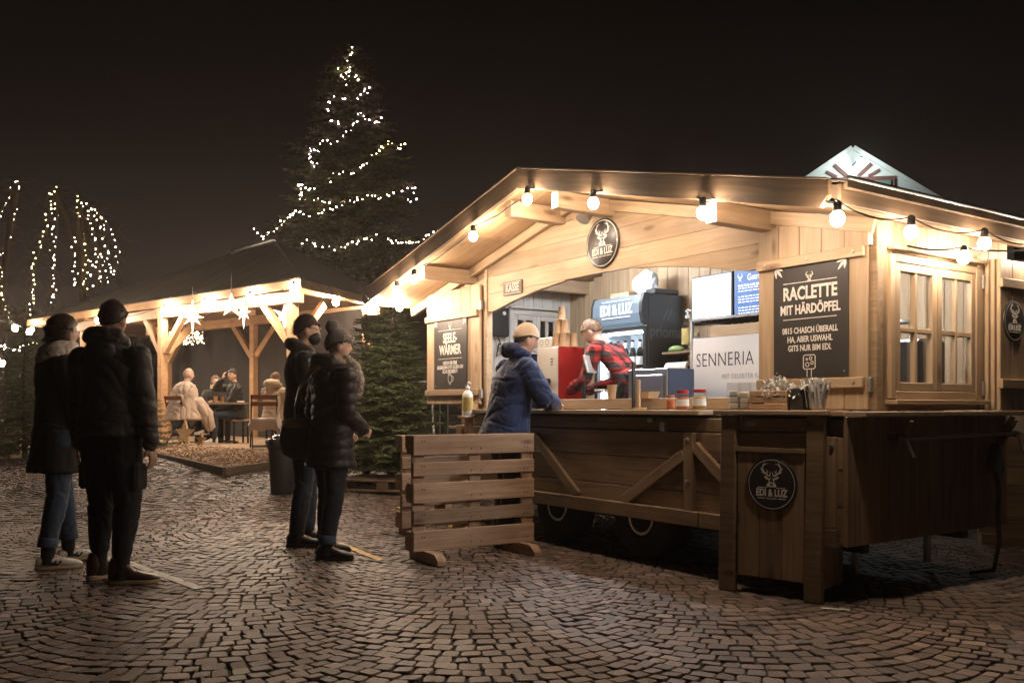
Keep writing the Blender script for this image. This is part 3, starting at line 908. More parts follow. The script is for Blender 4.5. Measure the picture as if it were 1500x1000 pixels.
ks = thing('cash_sign', 'small brown KASSE sign at the left end of the gable', 'sign', M=face_frame(-0.70, VF-0.022, 2.215))
link('plate', boxmesh((0.30, 0.125, 0.012), M['brownsign'], 0.002), ks, T(0, 0, 0.006))
link('lettering', text_mesh('KASSE', 0.105, M['white'], 0.74, 0.0022), ks, T(0, 0.0, 0.0135))
mb = MB()
for y in (-0.05, 0.05): stroke(mb, [(-0.13, y), (0.13, y)], 0.005)
link('rules', mb.mesh('rules', M['white']), ks, T(0, 0, 0.0125))

def twig(mb, x, y, s, a):
    """little painted fir twig in a corner"""
    for da, L_ in ((-0.55, 0.8), (0.0, 1.0), (0.5, 0.75)):
        c, n_ = math.cos(a+da), math.sin(a+da)
        stroke(mb, [(x+c*s*0.15, y+n_*s*0.15), (x+c*s*L_*0.6, y+n_*s*L_*0.6), (x+c*s*L_, y+n_*s*L_)], [s*0.10, s*0.22, s*0.06], 0.0002*(1+da))

def menu_board(Mw, w, h, label, heads, rule_y, lines, icon, name='menu_board'):
    root = thing(name, label, 'sign', M=Mw)
    link('panel', boxmesh((w, h, 0.008), M['board'], 0.001), root, T(0, 0, 0.004))
    Z = 0.0084
    for t, size, y, sx in heads: link('lettering', text_mesh(t, size, M['white'], sx, size*0.030), root, T(0, y, Z))
    for t, size, y, sx in lines: link('lettering', text_mesh(t, size, M['white'], sx, size*0.022), root, T(0, y, Z))
    mb = MB()
    for y in rule_y: stroke(mb, [(-w*0.36, y), (w*0.36, y)], 0.005)
    stag(mb, 0.062 if w > 0.6 else 0.055, 0, rule_y[0]+0.006)
    twig(mb, -w/2+0.012, h/2-0.008, 0.085, R(-50)); twig(mb, w/2-0.012, h/2-0.008, 0.085, R(-130))
    icon(mb)
    link('painting', mb.mesh('painting', M['white']), root, T(0, 0, Z))['kind'] = 'stuff'
    for x in (-w/2+0.025, w/2-0.025):
        link('screw', MB().lathe([(0.006, 0), (0.005, 0.003), (0.002, 0.004)], 8).mesh('screw', M['galv'], 50), root, T(x, -h/2+0.03, 0.008))
    return root

def ring_pts(cx, cy, rx, ry, n=14, a0=0, a1=360):
    return [(cx+rx*math.cos(R(a0+(a1-a0)*k/n)), cy+ry*math.sin(R(a0+(a1-a0)*k/n))) for k in range(n+1)]
def cheese_icon(mb):
    cx, cy = 0.0, -0.262
    q = 0.043
    stroke(mb, [(cx-q+0.008, cy-q), (cx+q-0.008, cy-q), (cx+q, cy-q+0.008), (cx+q, cy+q-0.008), (cx+q-0.008, cy+q), (cx-q+0.008, cy+q), (cx-q, cy+q-0.008), (cx-q, cy-q+0.008), (cx-q+0.008, cy-q)], 0.006)
    for x, y, r in ((-0.014, -0.016, 0.013), (0.02, -0.006, 0.010), (0.010, 0.022, 0.010), (-0.018, 0.017, 0.006)):
        stroke(mb, ring_pts(cx+x, cy+y, r, r, 10), 0.005, 0.0004)
    for x in (-0.016, 0.016): stroke(mb, [(cx+x, cy-q), (cx+x, cy-q-0.05)], 0.005, 0.0004)
def mug_icon(mb):
    cx, cy = 0.0, -0.255
    stroke(mb, [(cx-0.03, cy+0.035), (cx-0.036, cy), (cx-0.026, cy-0.035), (cx+0.026, cy-0.035), (cx+0.036, cy), (cx+0.03, cy+0.035), (cx-0.03, cy+0.035)], 0.006)
    stroke(mb, ring_pts(cx+0.036, cy+0.002, 0.03, 0.026, 10, 100, -100), 0.006, 0.0004)
    stroke(mb, [(cx-0.012, cy-0.035), (cx-0.012, cy-0.06)], 0.006, 0.0004); stroke(mb, [(cx+0.012, cy-0.035), (cx+0.012, cy-0.06)], 0.006, 0.0004)
    for x in (-0.025, 0.012): stroke(mb, ring_pts(cx+x, cy+0.055, 0.011, 0.011, 8), 0.005, 0.0004)

menu_board(face_frame(2.585, VF-0.071, 1.66), 0.545, 0.71, 'dark RACLETTE MIT HÄRDÖPFEL menu board on the shutter beside the hatch',
           [('RACLETTE', 0.112, 0.165, 0.76), ('MIT HÄRDÖPFEL', 0.082, 0.065, 0.72)], (0.235, 0.008),
           [('0815 CHASCH ÜBERALL', 0.052, -0.065, 0.74), ('HA, ABER USWAHL', 0.052, -0.120, 0.74), ('GITS NUR BIM EDI.', 0.052, -0.175, 0.74)], cheese_icon)
menu_board(face_frame(-1.745, VF-0.071, 1.66), 0.645, 0.71, 'dark SEELEWÄRMER menu board on the left shutter of the stall',
           [('SEELE-', 0.135, 0.155, 0.74), ('WÄRMER', 0.135, 0.035, 0.74)], (0.24, -0.050),
           [('HESCH DIR EINE', 0.050, -0.095, 0.76), ('SELBERGMACHTE GLÜEH-GIN', 0.050, -0.138, 0.76), ('SCHO PROBIERT?', 0.050, -0.181, 0.76)], mug_icon)
# oval sign on the folded side shutter: faces +u
disc_sign(HM @ T(3.126, 1.61, 1.68) @ Matrix.Rotation(R(90), 4, 'Z') @ Matrix.Rotation(R(90), 4, 'X'), 0.135,
          'round stag sign on the folded side shutter right of the window')
# ------------------------------------------------------------------ lectern bar at the stall's near corner
LA = math.atan2(5.012-5.435, 1.689-1.215)
lec = thing('bar_lectern', 'dark wooden bar lectern with round stag sign at the near corner of the stall', 'lectern', (1.535, 5.345, 0), LA)
LWid = 0.645
for sx in (-1, 1):
    link('post', boxmesh((0.10, 0.06, 1.07), M['hut_low'], 0.005), lec, Matrix.Translation((sx*(LWid/2-0.05), 0, 0.535)) @ Matrix.Rotation(R(1.0), 4, 'Y'))
n = 3; d = (LWid-0.215)/n
for i in range(n):
    x = -(LWid-0.215)/2 + d*(i+0.5)
    link('panel_board', boxmesh((0.74, d-0.003, 0.024), M['hut_low'], 0.003), lec, frame((x, 0.005, 0.475), (0, 0, 1), (0, 1, 0)))
for z, hh, y in ((0.865, 0.03, -0.012), (0.925, 0.085, 0.02), (1.015, 0.075, 0.025)):
    link('cross_board', boxmesh((LWid-0.205, 0.03, hh), M['hut_low'], 0.004), lec, T(0, y, z))
for sx in (-1, 1):
    for i in range(2):
        link('side_board', boxmesh((0.98, 0.145, 0.022), M['hut_low'], 0.003), lec, frame((sx*(LWid/2-0.03), 0.105+0.148*i, 0.56), (0, 0, 1), (1, 0, 0)))
link('top', boxmesh((LWid+0.06, 0.42, 0.03), M['hut'], 0.005), lec, T(0, 0.15, 1.087))
link('label_plate', boxmesh((0.07, 0.006, 0.03), M['galv'], 0.003), lec, T(-0.13, 0.002, 1.02))
link('label_plate', boxmesh((0.012, 0.006, 0.012), M['galv'], 0.003), lec, T(0.13, -0.03, 0.865))
disc_sign(lec.matrix_basis @ T(0.015, -0.010, 0.665) @ Matrix.Rotation(R(90), 4, 'X'), 0.158,
          'round stag sign with EDI & LUZ on the front of the bar lectern')

# ------------------------------------------------------------------ things on the counter
def on_counter(u, v, w=1.10): return HP(u, v, w)
M['jar_glass'] = thin_glass('jar_glass', (0.98, 0.98, 0.97), 0.06, 0.05)
M['redlid'] = plain('red_lid', (0.45, 0.03, 0.03), 0.35, 0, 0.1)
M['spice_o'] = plain('orange_spice', (0.50, 0.15, 0.05), 0.8, 0, 0.35, 60)
M['spice_y'] = plain('yellow_pickle', (0.48, 0.34, 0.10), 0.7, 0, 0.4, 50)
M['clearpl'] = thin_glass('clear_plastic', (0.985, 0.985, 0.98), 0.05, 0.12)
M['labely'] = plain('yellow_label', (0.50, 0.38, 0.12), 0.6, 0, 0.3, 30)

def jar(label, u, v, fill_, r, h, lid):
    j = thing('spice_jar', label, 'jar', on_counter(u, v), HUT_A)
    link('contents', MB().lathe([(r*0.85, 0.004), (r*0.95, 0.012), (r*0.95, h*0.62), (r*0.88, h*0.66)], 14).mesh('contents', fill_, 50), j)
    link('glass', MB().lathe([(r*0.9, 0), (r, 0.008), (r, h*0.78), (r*0.86, h*0.86)], 14).mesh('glass', M['jar_glass'], 50), j)
    link('lid', MB().lathe([(r*0.92, h*0.84), (r*0.94, h*0.86), (r*0.94, h*0.99), (r*0.88, h)], 14).mesh('lid', lid, 40), j)
    link('label', MB().lathe([(r*1.01, h*0.2), (r*1.01, h*0.55)], 14, cap=False).mesh('label', M['paper'] if lid is M['redlid'] else fill_, 40), j)
jar('jar of orange spice with a red lid, right of the card holder', 1.665, 0.07, M['spice_o'], 0.044, 0.135, M['redlid'])
jar('jar of yellow pickles with a red lid beside the cutlery box', 1.83, 0.06, M['spice_y'], 0.047, 0.140, M['redlid'])
jar('small orange pepper mill jar, leftmost of the jars on the counter', 1.52, 0.10, M['spice_o'], 0.030, 0.105, M['spice_o'])

ch = thing('card_holder', 'wooden table card holder with a black card upright on the counter', 'card holder', on_counter(1.22, 0.03), HUT_A+R(38))
link('base', boxmesh((0.17, 0.075, 0.016), M['crate'], 0.003), ch, T(0, 0, 0.008))
for x in (0.03,):
    link('upright', boxmesh((0.022, 0.05, 0.20), M['crate'], 0.003), ch, T(x, 0, 0.116))
link('card', boxmesh((0.012, 0.11, 0.33), M['board'], 0.001), ch, T(-0.005, 0, 0.18))
mb = MB()
for k in range(6): stroke(mb, [(-0.03, 0.1-0.045*k), (0.03*(1-k % 2*0.5), 0.1-0.045*k)], 0.01)
link('writing', mb.mesh('writing', M['white']), ch, T(-0.0115, 0, 0.18) @ Matrix.Rotation(R(-90), 4, 'Z') @ Matrix.Rotation(R(90), 4, 'X'))

# clear holder with paper trays, crate of cutlery, cup, jar of spoons on the lectern
LM = lec.matrix_basis
hd = thing('tray_holder', 'clear plastic holder of stacked paper trays left of the cutlery crate', 'holder', M=LM @ T(-0.235, 0.13, 1.102))
for y in (-0.09, 0.09):
    link('side', boxmesh((0.15, 0.003, 0.17), M['clearpl'], 0.001), hd, T(0, y, 0.085))
for x in (-0.074, 0.0, 0.074):
    link('divider', boxmesh((0.003, 0.177, 0.17), M['clearpl'], 0.001), hd, T(x, 0, 0.085))
link('foot', boxmesh((0.16, 0.19, 0.004), M['clearpl'], 0.001), hd, T(0, 0, 0.002))
for i in range(3):
    link('paper_tray', boxmesh((0.062, 0.165, 0.035), M['paper'], 0.006), hd, T(-0.036, 0, 0.024+0.038*i))
    link('paper_tray', boxmesh((0.062, 0.165, 0.035), M['paper'], 0.006), hd, T(0.038, 0, 0.024+0.034*i))

M['napkin'] = plain('napkin_paper', (0.84, 0.82, 0.78), 0.8, 0, 0.05)
def fluff(mb, c, rx, ry, rz, n, seed, L_=0.06, w=0.012):
    rg = random.Random(seed)
    for i in range(n):
        a = rg.uniform(0, 2*math.pi); q = math.sqrt(rg.random())
        p = Vector((c[0]+rx*q*math.cos(a), c[1]+ry*q*math.sin(a), c[2]+rz*(1-q*q)*rg.random()))
        d = Vector((rg.gauss(0, 1), rg.gauss(0, 1), rg.gauss(0.5, 0.8))).normalized()*L_*rg.uniform(0.6, 1.2)
        s = d.cross(Vector((rg.gauss(0,1), rg.gauss(0,1), rg.gauss(0,1)))).normalized()*w*rg.uniform(0.5, 1.2)
        m = p + d*0.5 + s.cross(d).normalized()*L_*0.12
        mb.add([p-s, p+s, m+s*1.2, p+d+s*0.6, p+d-s*0.6, m-s*1.2], [(0, 1, 2, 5), (5, 2, 3, 4)])
cr_ = thing('cutlery_crate', 'small wooden slatted crate heaped with white paper napkins on the lectern', 'crate', M=LM @ T(-0.02, 0.09, 1.102))
W_, D_, H_ = 0.235, 0.18, 0.115
for y in (-1, 1):
    for k in range(3):
        link('slat', boxmesh((W_, 0.008, 0.031), M['crate'], 0.002), cr_, T(0, y*D_/2, 0.020+0.039*k))
for x in (-1, 1):
    link('end_panel', boxmesh((0.008, D_-0.01, H_), M['crate'], 0.002), cr_, T(x*(W_/2-0.006), 0, H_/2))
link('floor', boxmesh((W_-0.02, D_-0.012, 0.006), M['crate'], 0.001), cr_, T(0, 0, 0.006))
mb = MB(); fluff(mb, (0.015, 0, 0.08), 0.115, 0.08, 0.10, 1100, 3, 0.036, 0.013)
nap = thing('napkin_heap', 'heap of crumpled white napkins filling the slatted crate', 'napkins', M=LM @ T(-0.02, 0.09, 1.102))
o = link('napkin', mb.mesh('napkin', M['napkin'], 180)  , nap); o['kind'] = 'stuff'
pot = thing('grey_pot', 'dark grey cutlery pot between the napkin crate and the spoon jar', 'pot', M=LM @ T(0.155, 0.06, 1.102))
M['greypot'] = plain('grey_pot', (0.075, 0.072, 0.07), 0.45, 0, 0.08)
link('body', MB().lathe([(0.055, 0), (0.06, 0.004), (0.064, 0.125), (0.058, 0.125), (0.054, 0.01)], 20, cap=False).mesh('body', M['greypot'], 50), pot)
mb = MB(); fluff(mb, (0, 0, 0.09), 0.045, 0.045, 0.05, 150, 5, 0.04, 0.011)
o = link('napkin', mb.mesh('napkin', M['napkin'], 180), pot); o['kind'] = 'stuff'
sj = thing('spoon_jar', 'glass jar of white wooden spoons tied with dark string, rightmost on the lectern', 'jar', M=LM @ T(0.255, 0.045, 1.102))
link('glass', MB().lathe([(0.062, 0), (0.066, 0.006), (0.062, 0.08), (0.058, 0.115), (0.062, 0.15)], 18, cap=False).mesh('glass', M['clearpl'], 50), sj)
link('string', MB().lathe([(0.063, 0.098), (0.066, 0.101), (0.063, 0.105)], 18, cap=False).mesh('string', M['cable'], 50), sj)
link('bow', MB().tube([(0.06, -0.02, 0.10), (0.085, -0.03, 0.115), (0.08, -0.025, 0.09), (0.06, -0.02, 0.10), (0.082, -0.035, 0.07)], 0.004, 5).mesh('bow', M['cable'], 60), sj)
mb = MB(); rg = random.Random(8)
for i in range(70):
    a = rg.uniform(0, 6.28); q = 0.05*math.sqrt(rg.random())
    p = Vector((q*math.cos(a), q*math.sin(a), 0.01)); e = Vector((p.x*1.5+rg.gauss(0, 0.012), p.y*1.5+rg.gauss(0, 0.012), rg.uniform(0.14, 0.185)))
    s = Vector((math.cos(a+1.57), math.sin(a+1.57), 0))*rg.uniform(0.005, 0.011)
    mb.add([p-s, p+s, e+s*1.3, e-s*1.3], [(0, 1, 2, 3)])
fluff(mb, (0, 0, 0.14), 0.055, 0.055, 0.03, 160, 9, 0.04, 0.010)
o = link('wooden_spoons', mb.mesh('wooden_spoons', M['napkin']), sj); o['kind'] = 'stuff'

def cup_mesh(r0=0.030, r1=0.040, h=0.105):
    k = ('cup', r0, r1, h)
    if k not in _cache:
        _cache[k] = MB().lathe([(r0*0.9, 0.003), (r0, 0), (r1, h), (r1*1.05, h+0.002), (r1*1.05, h+0.006), (r1*0.97, h+0.006), (r0*0.95, 0.01)], 16, cap=False).mesh('cup', M['cup'], 50)
    return _cache[k]
c = link('paper_cup', cup_mesh(), None, HM @ T(0.62, 0.335, 1.188)); tag(c, 'single brown paper cup on the rail in front of the drinks fridge', 'cup')

def pump_bottle(label, Mw, h=0.30, r=0.05, name='sanitiser_bottle', spray=False):
    b = thing(name, label, 'bottle', M=Mw)
    sq = [(r*1.15, 0), (r*1.2, 0.01), (r*1.2, h*0.60), (r*0.9, h*0.70), (r*0.35, h*0.77), (r*0.35, h*0.82)]
    link('body', MB().lathe(sq, 14).mesh('body', M['clearpl'] if spray else M['paper'], 45), b, Matrix.Diagonal((1, 0.7, 1, 1)))
    link('cap', MB().lathe([(r*0.42, h*0.80), (r*0.42, h*0.87), (r*0.15, h*0.88), (r*0.13, h*0.97)], 10).mesh('cap', M['white'], 45), b)
    link('spout', MB().tube([(0, 0, h*0.97), (r*0.5, 0, h*0.985), (r*1.0, 0, h*0.95)] if not spray else [(-r*0.4, 0, h*0.97), (0, 0, h*1.0), (r*0.8, 0, h*0.98)], r*0.17, 6).mesh('spout', M['white'], 60), b)
    link('label', MB().lathe([(r*1.215, h*0.16), (r*1.215, h*0.55)], 14, cap=False).mesh('label', M['labely'], 45), b, Matrix.Diagonal((1, 0.72, 1, 1)))
    return b
sp_ = thing('dispenser_post', 'wooden post with a bracket carrying the hand sanitiser beside the counter', 'post', HP(-0.93, -0.05, 0), HUT_A)
link('upright', boxmesh((0.07, 0.05, 1.02), M['pallet'], 0.004), sp_, T(0, 0, 0.51))
link('bracket', boxmesh((0.14, 0.12, 0.02), M['pallet'], 0.004), sp_, T(0, -0.02, 1.03))
link('foot', boxmesh((0.34, 0.07, 0.06), M['pallet'], 0.004), sp_, T(0, 0.05, 0.04))
pump_bottle('white sanitiser pump bottle with yellow label on the post by the counter', HM @ T(-0.92, -0.07, 1.04), 0.31, 0.052)
pump_bottle('clear spray bottle under the left shutter, left of a yellow one', HM @ T(-1.72, 0.45, 0.93), 0.22, 0.038, 'spray_bottle', True)
pump_bottle('squat bottle with yellow label under the left shutter', HM @ T(-1.48, 0.45, 0.93), 0.20, 0.040, 'cleaner_bottle')
sh = thing('bottle_shelf', 'weathered plank shelf under the left shutter holding two bottles', 'shelf', HP(-1.60, 0.45, 0), HUT_A)
link('board', boxmesh((0.62, 0.28, 0.03), M['weathered']), sh, T(0, 0, 0.913))
for x in (-0.27, 0.27): link('leg', boxmesh((0.05, 0.05, 0.89), M['weathered']), sh, T(x, 0.08, 0.45))

# ------------------------------------------------------------------ inside the stall
# drinks fridge with a lit header and glass door
fr_ = thing('drinks_fridge', 'black drinks fridge with lit EDI & LUZ header and glass door of bottles', 'fridge', HP(-0.28, 1.24, 0.45), HUT_A)
FW, FD, FH = 0.72, 0.44, 1.71
M['fridge_in'] = plain('fridge_liner', (0.75, 0.78, 0.82), 0.5, 0, 0.02)
M['header'] = emit('fridge_header_light', (0.36, 0.52, 0.68), 0.45, False, (0.04, 0.05, 0.06))
M['fridgelamp'] = emit('fridge_lamp', (0.78, 0.90, 1.0), 55.0)
for x in (-1, 1): link('side_wall', boxmesh((0.035, FD, FH), M['black'], 0.006), fr_, T(x*(FW/2-0.0175), FD/2, FH/2))
link('back_wall', boxmesh((FW-0.07, 0.03, FH), M['fridge_in'], 0.003), fr_, T(0, FD-0.02, FH/2))
link('top_wall', boxmesh((FW-0.07, FD, 0.05), M['black'], 0.004), fr_, T(0, FD/2, FH-0.027))
link('bottom_wall', boxmesh((FW-0.07, FD, 0.14), M['black'], 0.004), fr_, T(0, FD/2, 0.07))
prof = [(-0.02, 1.42), (-0.055, 1.45), (-0.075, 1.53), (-0.07, 1.62), (-0.045, 1.70), (0.0, 1.70), (0.0, 1.42)]
hd_ = MB(); n_ = len(prof)
hd_.add([(-FW/2+0.02, p[0], p[1]) for p in prof] + [(FW/2-0.04, p[0], p[1]) for p in prof], [tuple(range(n_)), tuple(reversed(range(n_, 2*n_)))] + [((i+1) % n_, i, n_+i, n_+(i+1) % n_) for i in range(n_)])
hdr = link('header', hd_.mesh('header', M['header']), fr_)
prof2 = [(0.0, 1.41), (-0.06, 1.44), (-0.082, 1.53), (-0.077, 1.63), (-0.05, 1.71), (0.0, 1.71)]
for x0, x1 in ((-FW/2, -FW/2+0.02), (FW/2-0.04, FW/2)):
    e2 = MB(); n_ = len(prof2)
    e2.add([(x0, p[0], p[1]) for p in prof2] + [(x1, p[0], p[1]) for p in prof2], [tuple(range(n_)), tuple(reversed(range(n_, 2*n_)))] + [((i+1) % n_, i, n_+i, n_+(i+1) % n_) for i in range(n_)])
    link('header_cap', e2.mesh('header_cap', M['black']), hdr)
M['glowletter'] = emit('header_lettering', (0.95, 0.98, 1.0), 1.3, False, (0.3, 0.3, 0.3))
link('lettering', text_mesh('EDI & LUZ', 0.135, M['glowletter'], 0.74, 0.004), hdr, T(-0.0, -0.079, 1.575) @ Matrix.Rotation(R(90), 4, 'X'))
mb = MB(); stroke(mb, [(-0.2, 0.085), (0.2, 0.085)], 0.006); stroke(mb, [(-0.2, -0.07), (0.2, -0.07)], 0.008)
link('rule_lines', mb.mesh('rules', M['glowletter']), hdr, T(0, -0.078, 1.575) @ Matrix.Rotation(R(90), 4, 'X'))
dr = thing('door', None, None); dr.parent = fr_
for x in (-1, 1): link('door_frame', boxmesh((0.04, 0.035, 1.26), M['black'], 0.005), dr, T(x*(FW/2-0.02), -0.02, 0.78))
for z in (0.16, 1.395): link('door_frame', boxmesh((FW-0.08, 0.035, 0.04), M['black'], 0.005), dr, T(0, -0.02, z))
link('pane', boxmesh((FW-0.08, 0.004, 1.19), thin_glass('fridge_door_glass', (0.97, 0.98, 0.99), 0.015, 0.03), 0.0005), dr, T(0, -0.02, 0.778))
for x in (-0.305,): link('lamp', boxmesh((0.014, 0.02, 1.15), M['fridgelamp'], 0.002), fr_, T(x, 0.03, 0.78))
link('lamp', boxmesh((0.5, 0.02, 0.012), M['fridgelamp'], 0.002), fr_, T(0.02, 0.03, 1.36))
link('lettering', text_mesh('prioma', 0.15, plain('fridge_print', (0.055, 0.06, 0.065), 0.4), 0.95, 0.002), fr_, T(FW/2+0.001, FD*0.5, 1.36) @ Matrix.Rotation(R(90), 4, 'Z') @ Matrix.Rotation(R(90), 4, 'X'))
mb = MB()
for x in (0, 0.055): stroke(mb, [(x-0.06, -0.05), (x, 0.05), (x+0.035, 0.0)], 0.014, 0.0002*(x > 0))
link('mountain_mark', mb.mesh('mountain_mark', bpy.data.materials['fridge_print']), fr_, T(FW/2+0.001, FD*0.55, 1.52) @ Matrix.Rotation(R(90), 4, 'Z') @ Matrix.Rotation(R(90), 4, 'X'))
for x in (-1, 1): link('liner', boxmesh((0.006, FD-0.06, 1.27), M['fridge_in'], 0.001), fr_, T(x*(FW/2-0.040), FD/2, 0.775))
for z in (0.32, 0.68, 1.02):
    link('wire_shelf', boxmesh((FW-0.08, FD-0.08, 0.012), M['fridge_in'], 0.002), fr_, T(0, FD/2, z))
M['bottle_dark'] = plain('dark_bottle_glass', (0.015, 0.014, 0.012), 0.12, 0, 0.1)
M['bottle_green'] = plain('green_bottle_glass', (0.10, 0.12, 0.03), 0.15, 0, 0.1)
M['bottle_orange'] = plain('orange_drink', (0.55, 0.25, 0.06), 0.2, 0, 0.1)
M['bottle_blue'] = plain('blue_can', (0.06, 0.09, 0.20), 0.25, 0.3, 0.2, 20)
ORD = ['first', 'second', 'third', 'fourth', 'fifth', 'sixth', 'seventh']
def drink(kind, h, r, mat, lab, x, y, z, label, group):
    k = ('drink', kind)
    if k not in _cache:
        pr = [(r*0.9, 0), (r, 0.006), (r, h*0.52), (r*0.86, h*0.62), (r*0.40, h*0.76), (r*0.36, h*0.94), (r*0.46, h*0.95), (r*0.46, h)]
        if kind == 'can': pr = [(r*0.85, 0), (r, 0.01), (r, h*0.9), (r*0.8, h)]
        _cache[k] = (MB().lathe(pr, 10).mesh('bottle', mat, 45), MB().lathe([(r*1.02, h*0.13), (r*1.02, h*0.42)], 10, cap=False).mesh('label', lab, 45),
                     MB().lathe([(r*0.46, h*0.66), (r*0.43, h*0.93)], 10, cap=False).mesh('neck_label', lab, 45))
    b, l, nk = _cache[k]
    o = link('drink_can' if kind == 'can' else 'drink_bottle', b, None, fr_.matrix_basis @ T(x, y, z))
    tag(o, label, 'can' if kind == 'can' else 'bottle', group)
    if kind != 'can':
        link('label', l, o)
        if kind == 'dark': link('neck_label', nk, o)
for k in range(6): drink('dark', 0.27, 0.036, M['bottle_dark'], M['paper'], -0.26+0.103*k, 0.09, 1.03, ORD[k] + ' dark beer bottle from the left on the top fridge shelf', 'bottles on the top fridge shelf')
for k in range(6): drink('green', 0.26, 0.033, M['bottle_green'] if 1 else 0, M['paper'], -0.25+0.102*k, 0.10, 0.69, ORD[k] + ' green bottle from the left on the middle fridge shelf', 'bottles on the middle fridge shelf')
for k in range(7): drink('can' if k % 3 else 'orange', 0.17 if k % 3 else 0.22, 0.031, M['bottle_blue'] if k % 3 else M['bottle_orange'], M['paper'], -0.26+0.088*k, 0.09, 0.33,
                         ('blue can, %s drink from the left on the lower fridge shelf' if k % 3 else 'orange drink bottle, %s drink from the left on the lower fridge shelf') % ORD[k], 'cans on the lower fridge shelf' if k % 3 else 'orange bottles on the lower fridge shelf')
# bag and tray on top of the fridge
M['bagplastic'] = plain('plastic_bag', (0.62, 0.61, 0.60), 0.3, 0, 0.1, 8, 0.5, bscale=40, bdist=0.01)
def lumpy(c, r, seed, amp=0.2, nu=20, nv=12):
    mb = MB().sphere((0, 0, 0), r, nu, nv)
    mb.v = [tuple(Vector(p)*(1+amp*noise.noise((p[0]*9+seed, p[1]*9, p[2]*9))) + Vector(c)) for p in mb.v]
    return mb
def crumple(c, r, seed):
    mb = MB().sphere((0, 0, 0), r, 44, 30)
    mb.v = [tuple(Vector(p)*(1 + 0.22*noise.noise((p[0]*7+seed, p[1]*7, p[2]*7)) - 0.22*(1-abs(noise.noise((p[0]*16, p[1]*16+seed, p[2]*11))))**5) + Vector(c)) for p in mb.v]
    return mb
o = link('plastic_bag', crumple((0, 0, 0.12), (0.14, 0.10, 0.145), 4).mesh('plastic_bag', M['bagplastic'], 180), None, fr_.matrix_basis @ T(0.12, 0.2, FH-0.005)); tag(o, 'crumpled clear plastic bag on top of the drinks fridge', 'bag')
o = link('flat_box', boxmesh((0.26, 0.2, 0.055), M['cup'], 0.004), None, fr_.matrix_basis @ T(-0.15, 0.2, FH+0.028)); tag(o, 'flat cardboard box on the fridge left of the plastic bag', 'box')
o = link('black_tray', boxmesh((0.14, 0.3, 0.05), M['black'], 0.01), None, fr_.matrix_basis @ T(0.28, 0.25, FH+0.026)); tag(o, 'black tray on the fridge right of the plastic bag', 'tray')

# two menu screens on the back wall
M['screen_w'] = emit('screen_pale', (0.86, 0.95, 1.0), 1.3, True, (0.05, 0.05, 0.05))
M['screen_b'] = emit('screen_blue', (0.03, 0.17, 0.55), 1.0, True, (0.02, 0.02, 0.03))
for i, (u, mt, lb) in enumerate(((0.41, M['screen_w'], 'glowing white menu screen high on the back wall of the stall'), (0.92, M['screen_b'], 'blue menu screen with white writing beside the white screen'))):
    s_ = thing('menu_screen', lb, 'screen', M=face_frame(u, VB-0.055, 2.105))
    link('housing', boxmesh((0.49, 0.435, 0.03), M['black'], 0.004), s_, T(0, 0, -0.016))
    link('display', boxmesh((0.465, 0.41, 0.004), mt, 0.0005), s_, T(0, 0, 0.002))
    if i:
        mb = MB(); rg = random.Random(4)
        stag(mb, 0.06, -0.17, 0.12)
        for r_ in range(11):
            y = 0.075 - 0.024*r_
            if r_ in (3, 7): continue
            x = -0.19
            while x < 0.17:
                w_ = rg.uniform(0.015, 0.05); stroke(mb, [(x, y), (min(x+w_, 0.2), y)], 0.010 if r_ else 0.02); x += w_ + 0.010
                if r_ % 3 == 2 and x > 0.05: break
        link('writing', mb.mesh('writing', emit('screen_white', (0.9, 0.96, 1.0), 1.3, False, (0.1, 0.1, 0.1))), s_, T(0, 0, 0.0045))
        link('lettering', text_mesh('Getränke', 0.075, bpy.data.materials['screen_white'], 0.85, 0.001), s_, T(0.03, 0.14, 0.0045))

# stainless cabinet with SENNERIA lettering, board on top
M['brushed'] = plain('brushed_steel', (0.66, 0.63, 0.60), 0.5, 0.55, 0.06, 3)
sc_ = thing('steel_cabinet', 'pale steel cabinet with black SENNERIA lettering behind the counter', 'cabinet', HP(1.10, 1.25, 0.45), HUT_A)
link('front_panel', boxmesh((0.96, 0.025, 1.25), M['brushed'], 0.004), sc_, T(0, 0, 0.63))
for x in (-0.485, 0.485):
    link('frame_post', boxmesh((0.025, 0.03, 1.42), M['galv'], 0.003), sc_, T(x, -0.004, 0.71))
link('inner_top', boxmesh((0.94, 0.40, 0.02), M['brushed'], 0.003), sc_, T(0, 0.21, 1.243))
link('side_panel', boxmesh((0.02, 0.42, 1.23), M['brushed'], 0.003), sc_, T(-0.485, 0.225, 0.66))
link('top_rack', boxmesh((1.0, 0.44, 0.022), M['galv'], 0.003), sc_, T(0, 0.2, 1.41))
for k in range(12):
    link('rack_bar', boxmesh((0.03, 0.36, 0.010), M['blackmetal'], 0.002), sc_, T(-0.40+0.07*k, 0.2, 1.395))
M['print_black'] = plain('print_black', (0.02, 0.02, 0.02), 0.5)
M['print_grey'] = plain('print_grey', (0.30, 0.29, 0.28), 0.5)
RX90 = Matrix.Rotation(R(90), 4, 'X')
link('lettering', text_mesh('SENNERIA', 0.165, M['print_black'], 0.80, -0.002, 'LEFT', 1.06), sc_, T(-0.43, -0.0135, 1.06) @ RX90)
link('lettering', text_mesh('MIT GELEBTER KÄSEKULTUR', 0.055, M['print_grey'], 0.9, 0, 'LEFT', 1.05), sc_, T(-0.14, -0.0135, 0.92) @ RX90)
link('lettering', text_mesh('SENNERIA', 0.075, M['print_black'], 0.92, -0.001, 'LEFT', 1.05), sc_, T(0.05, -0.0135, 0.74) @ RX90)
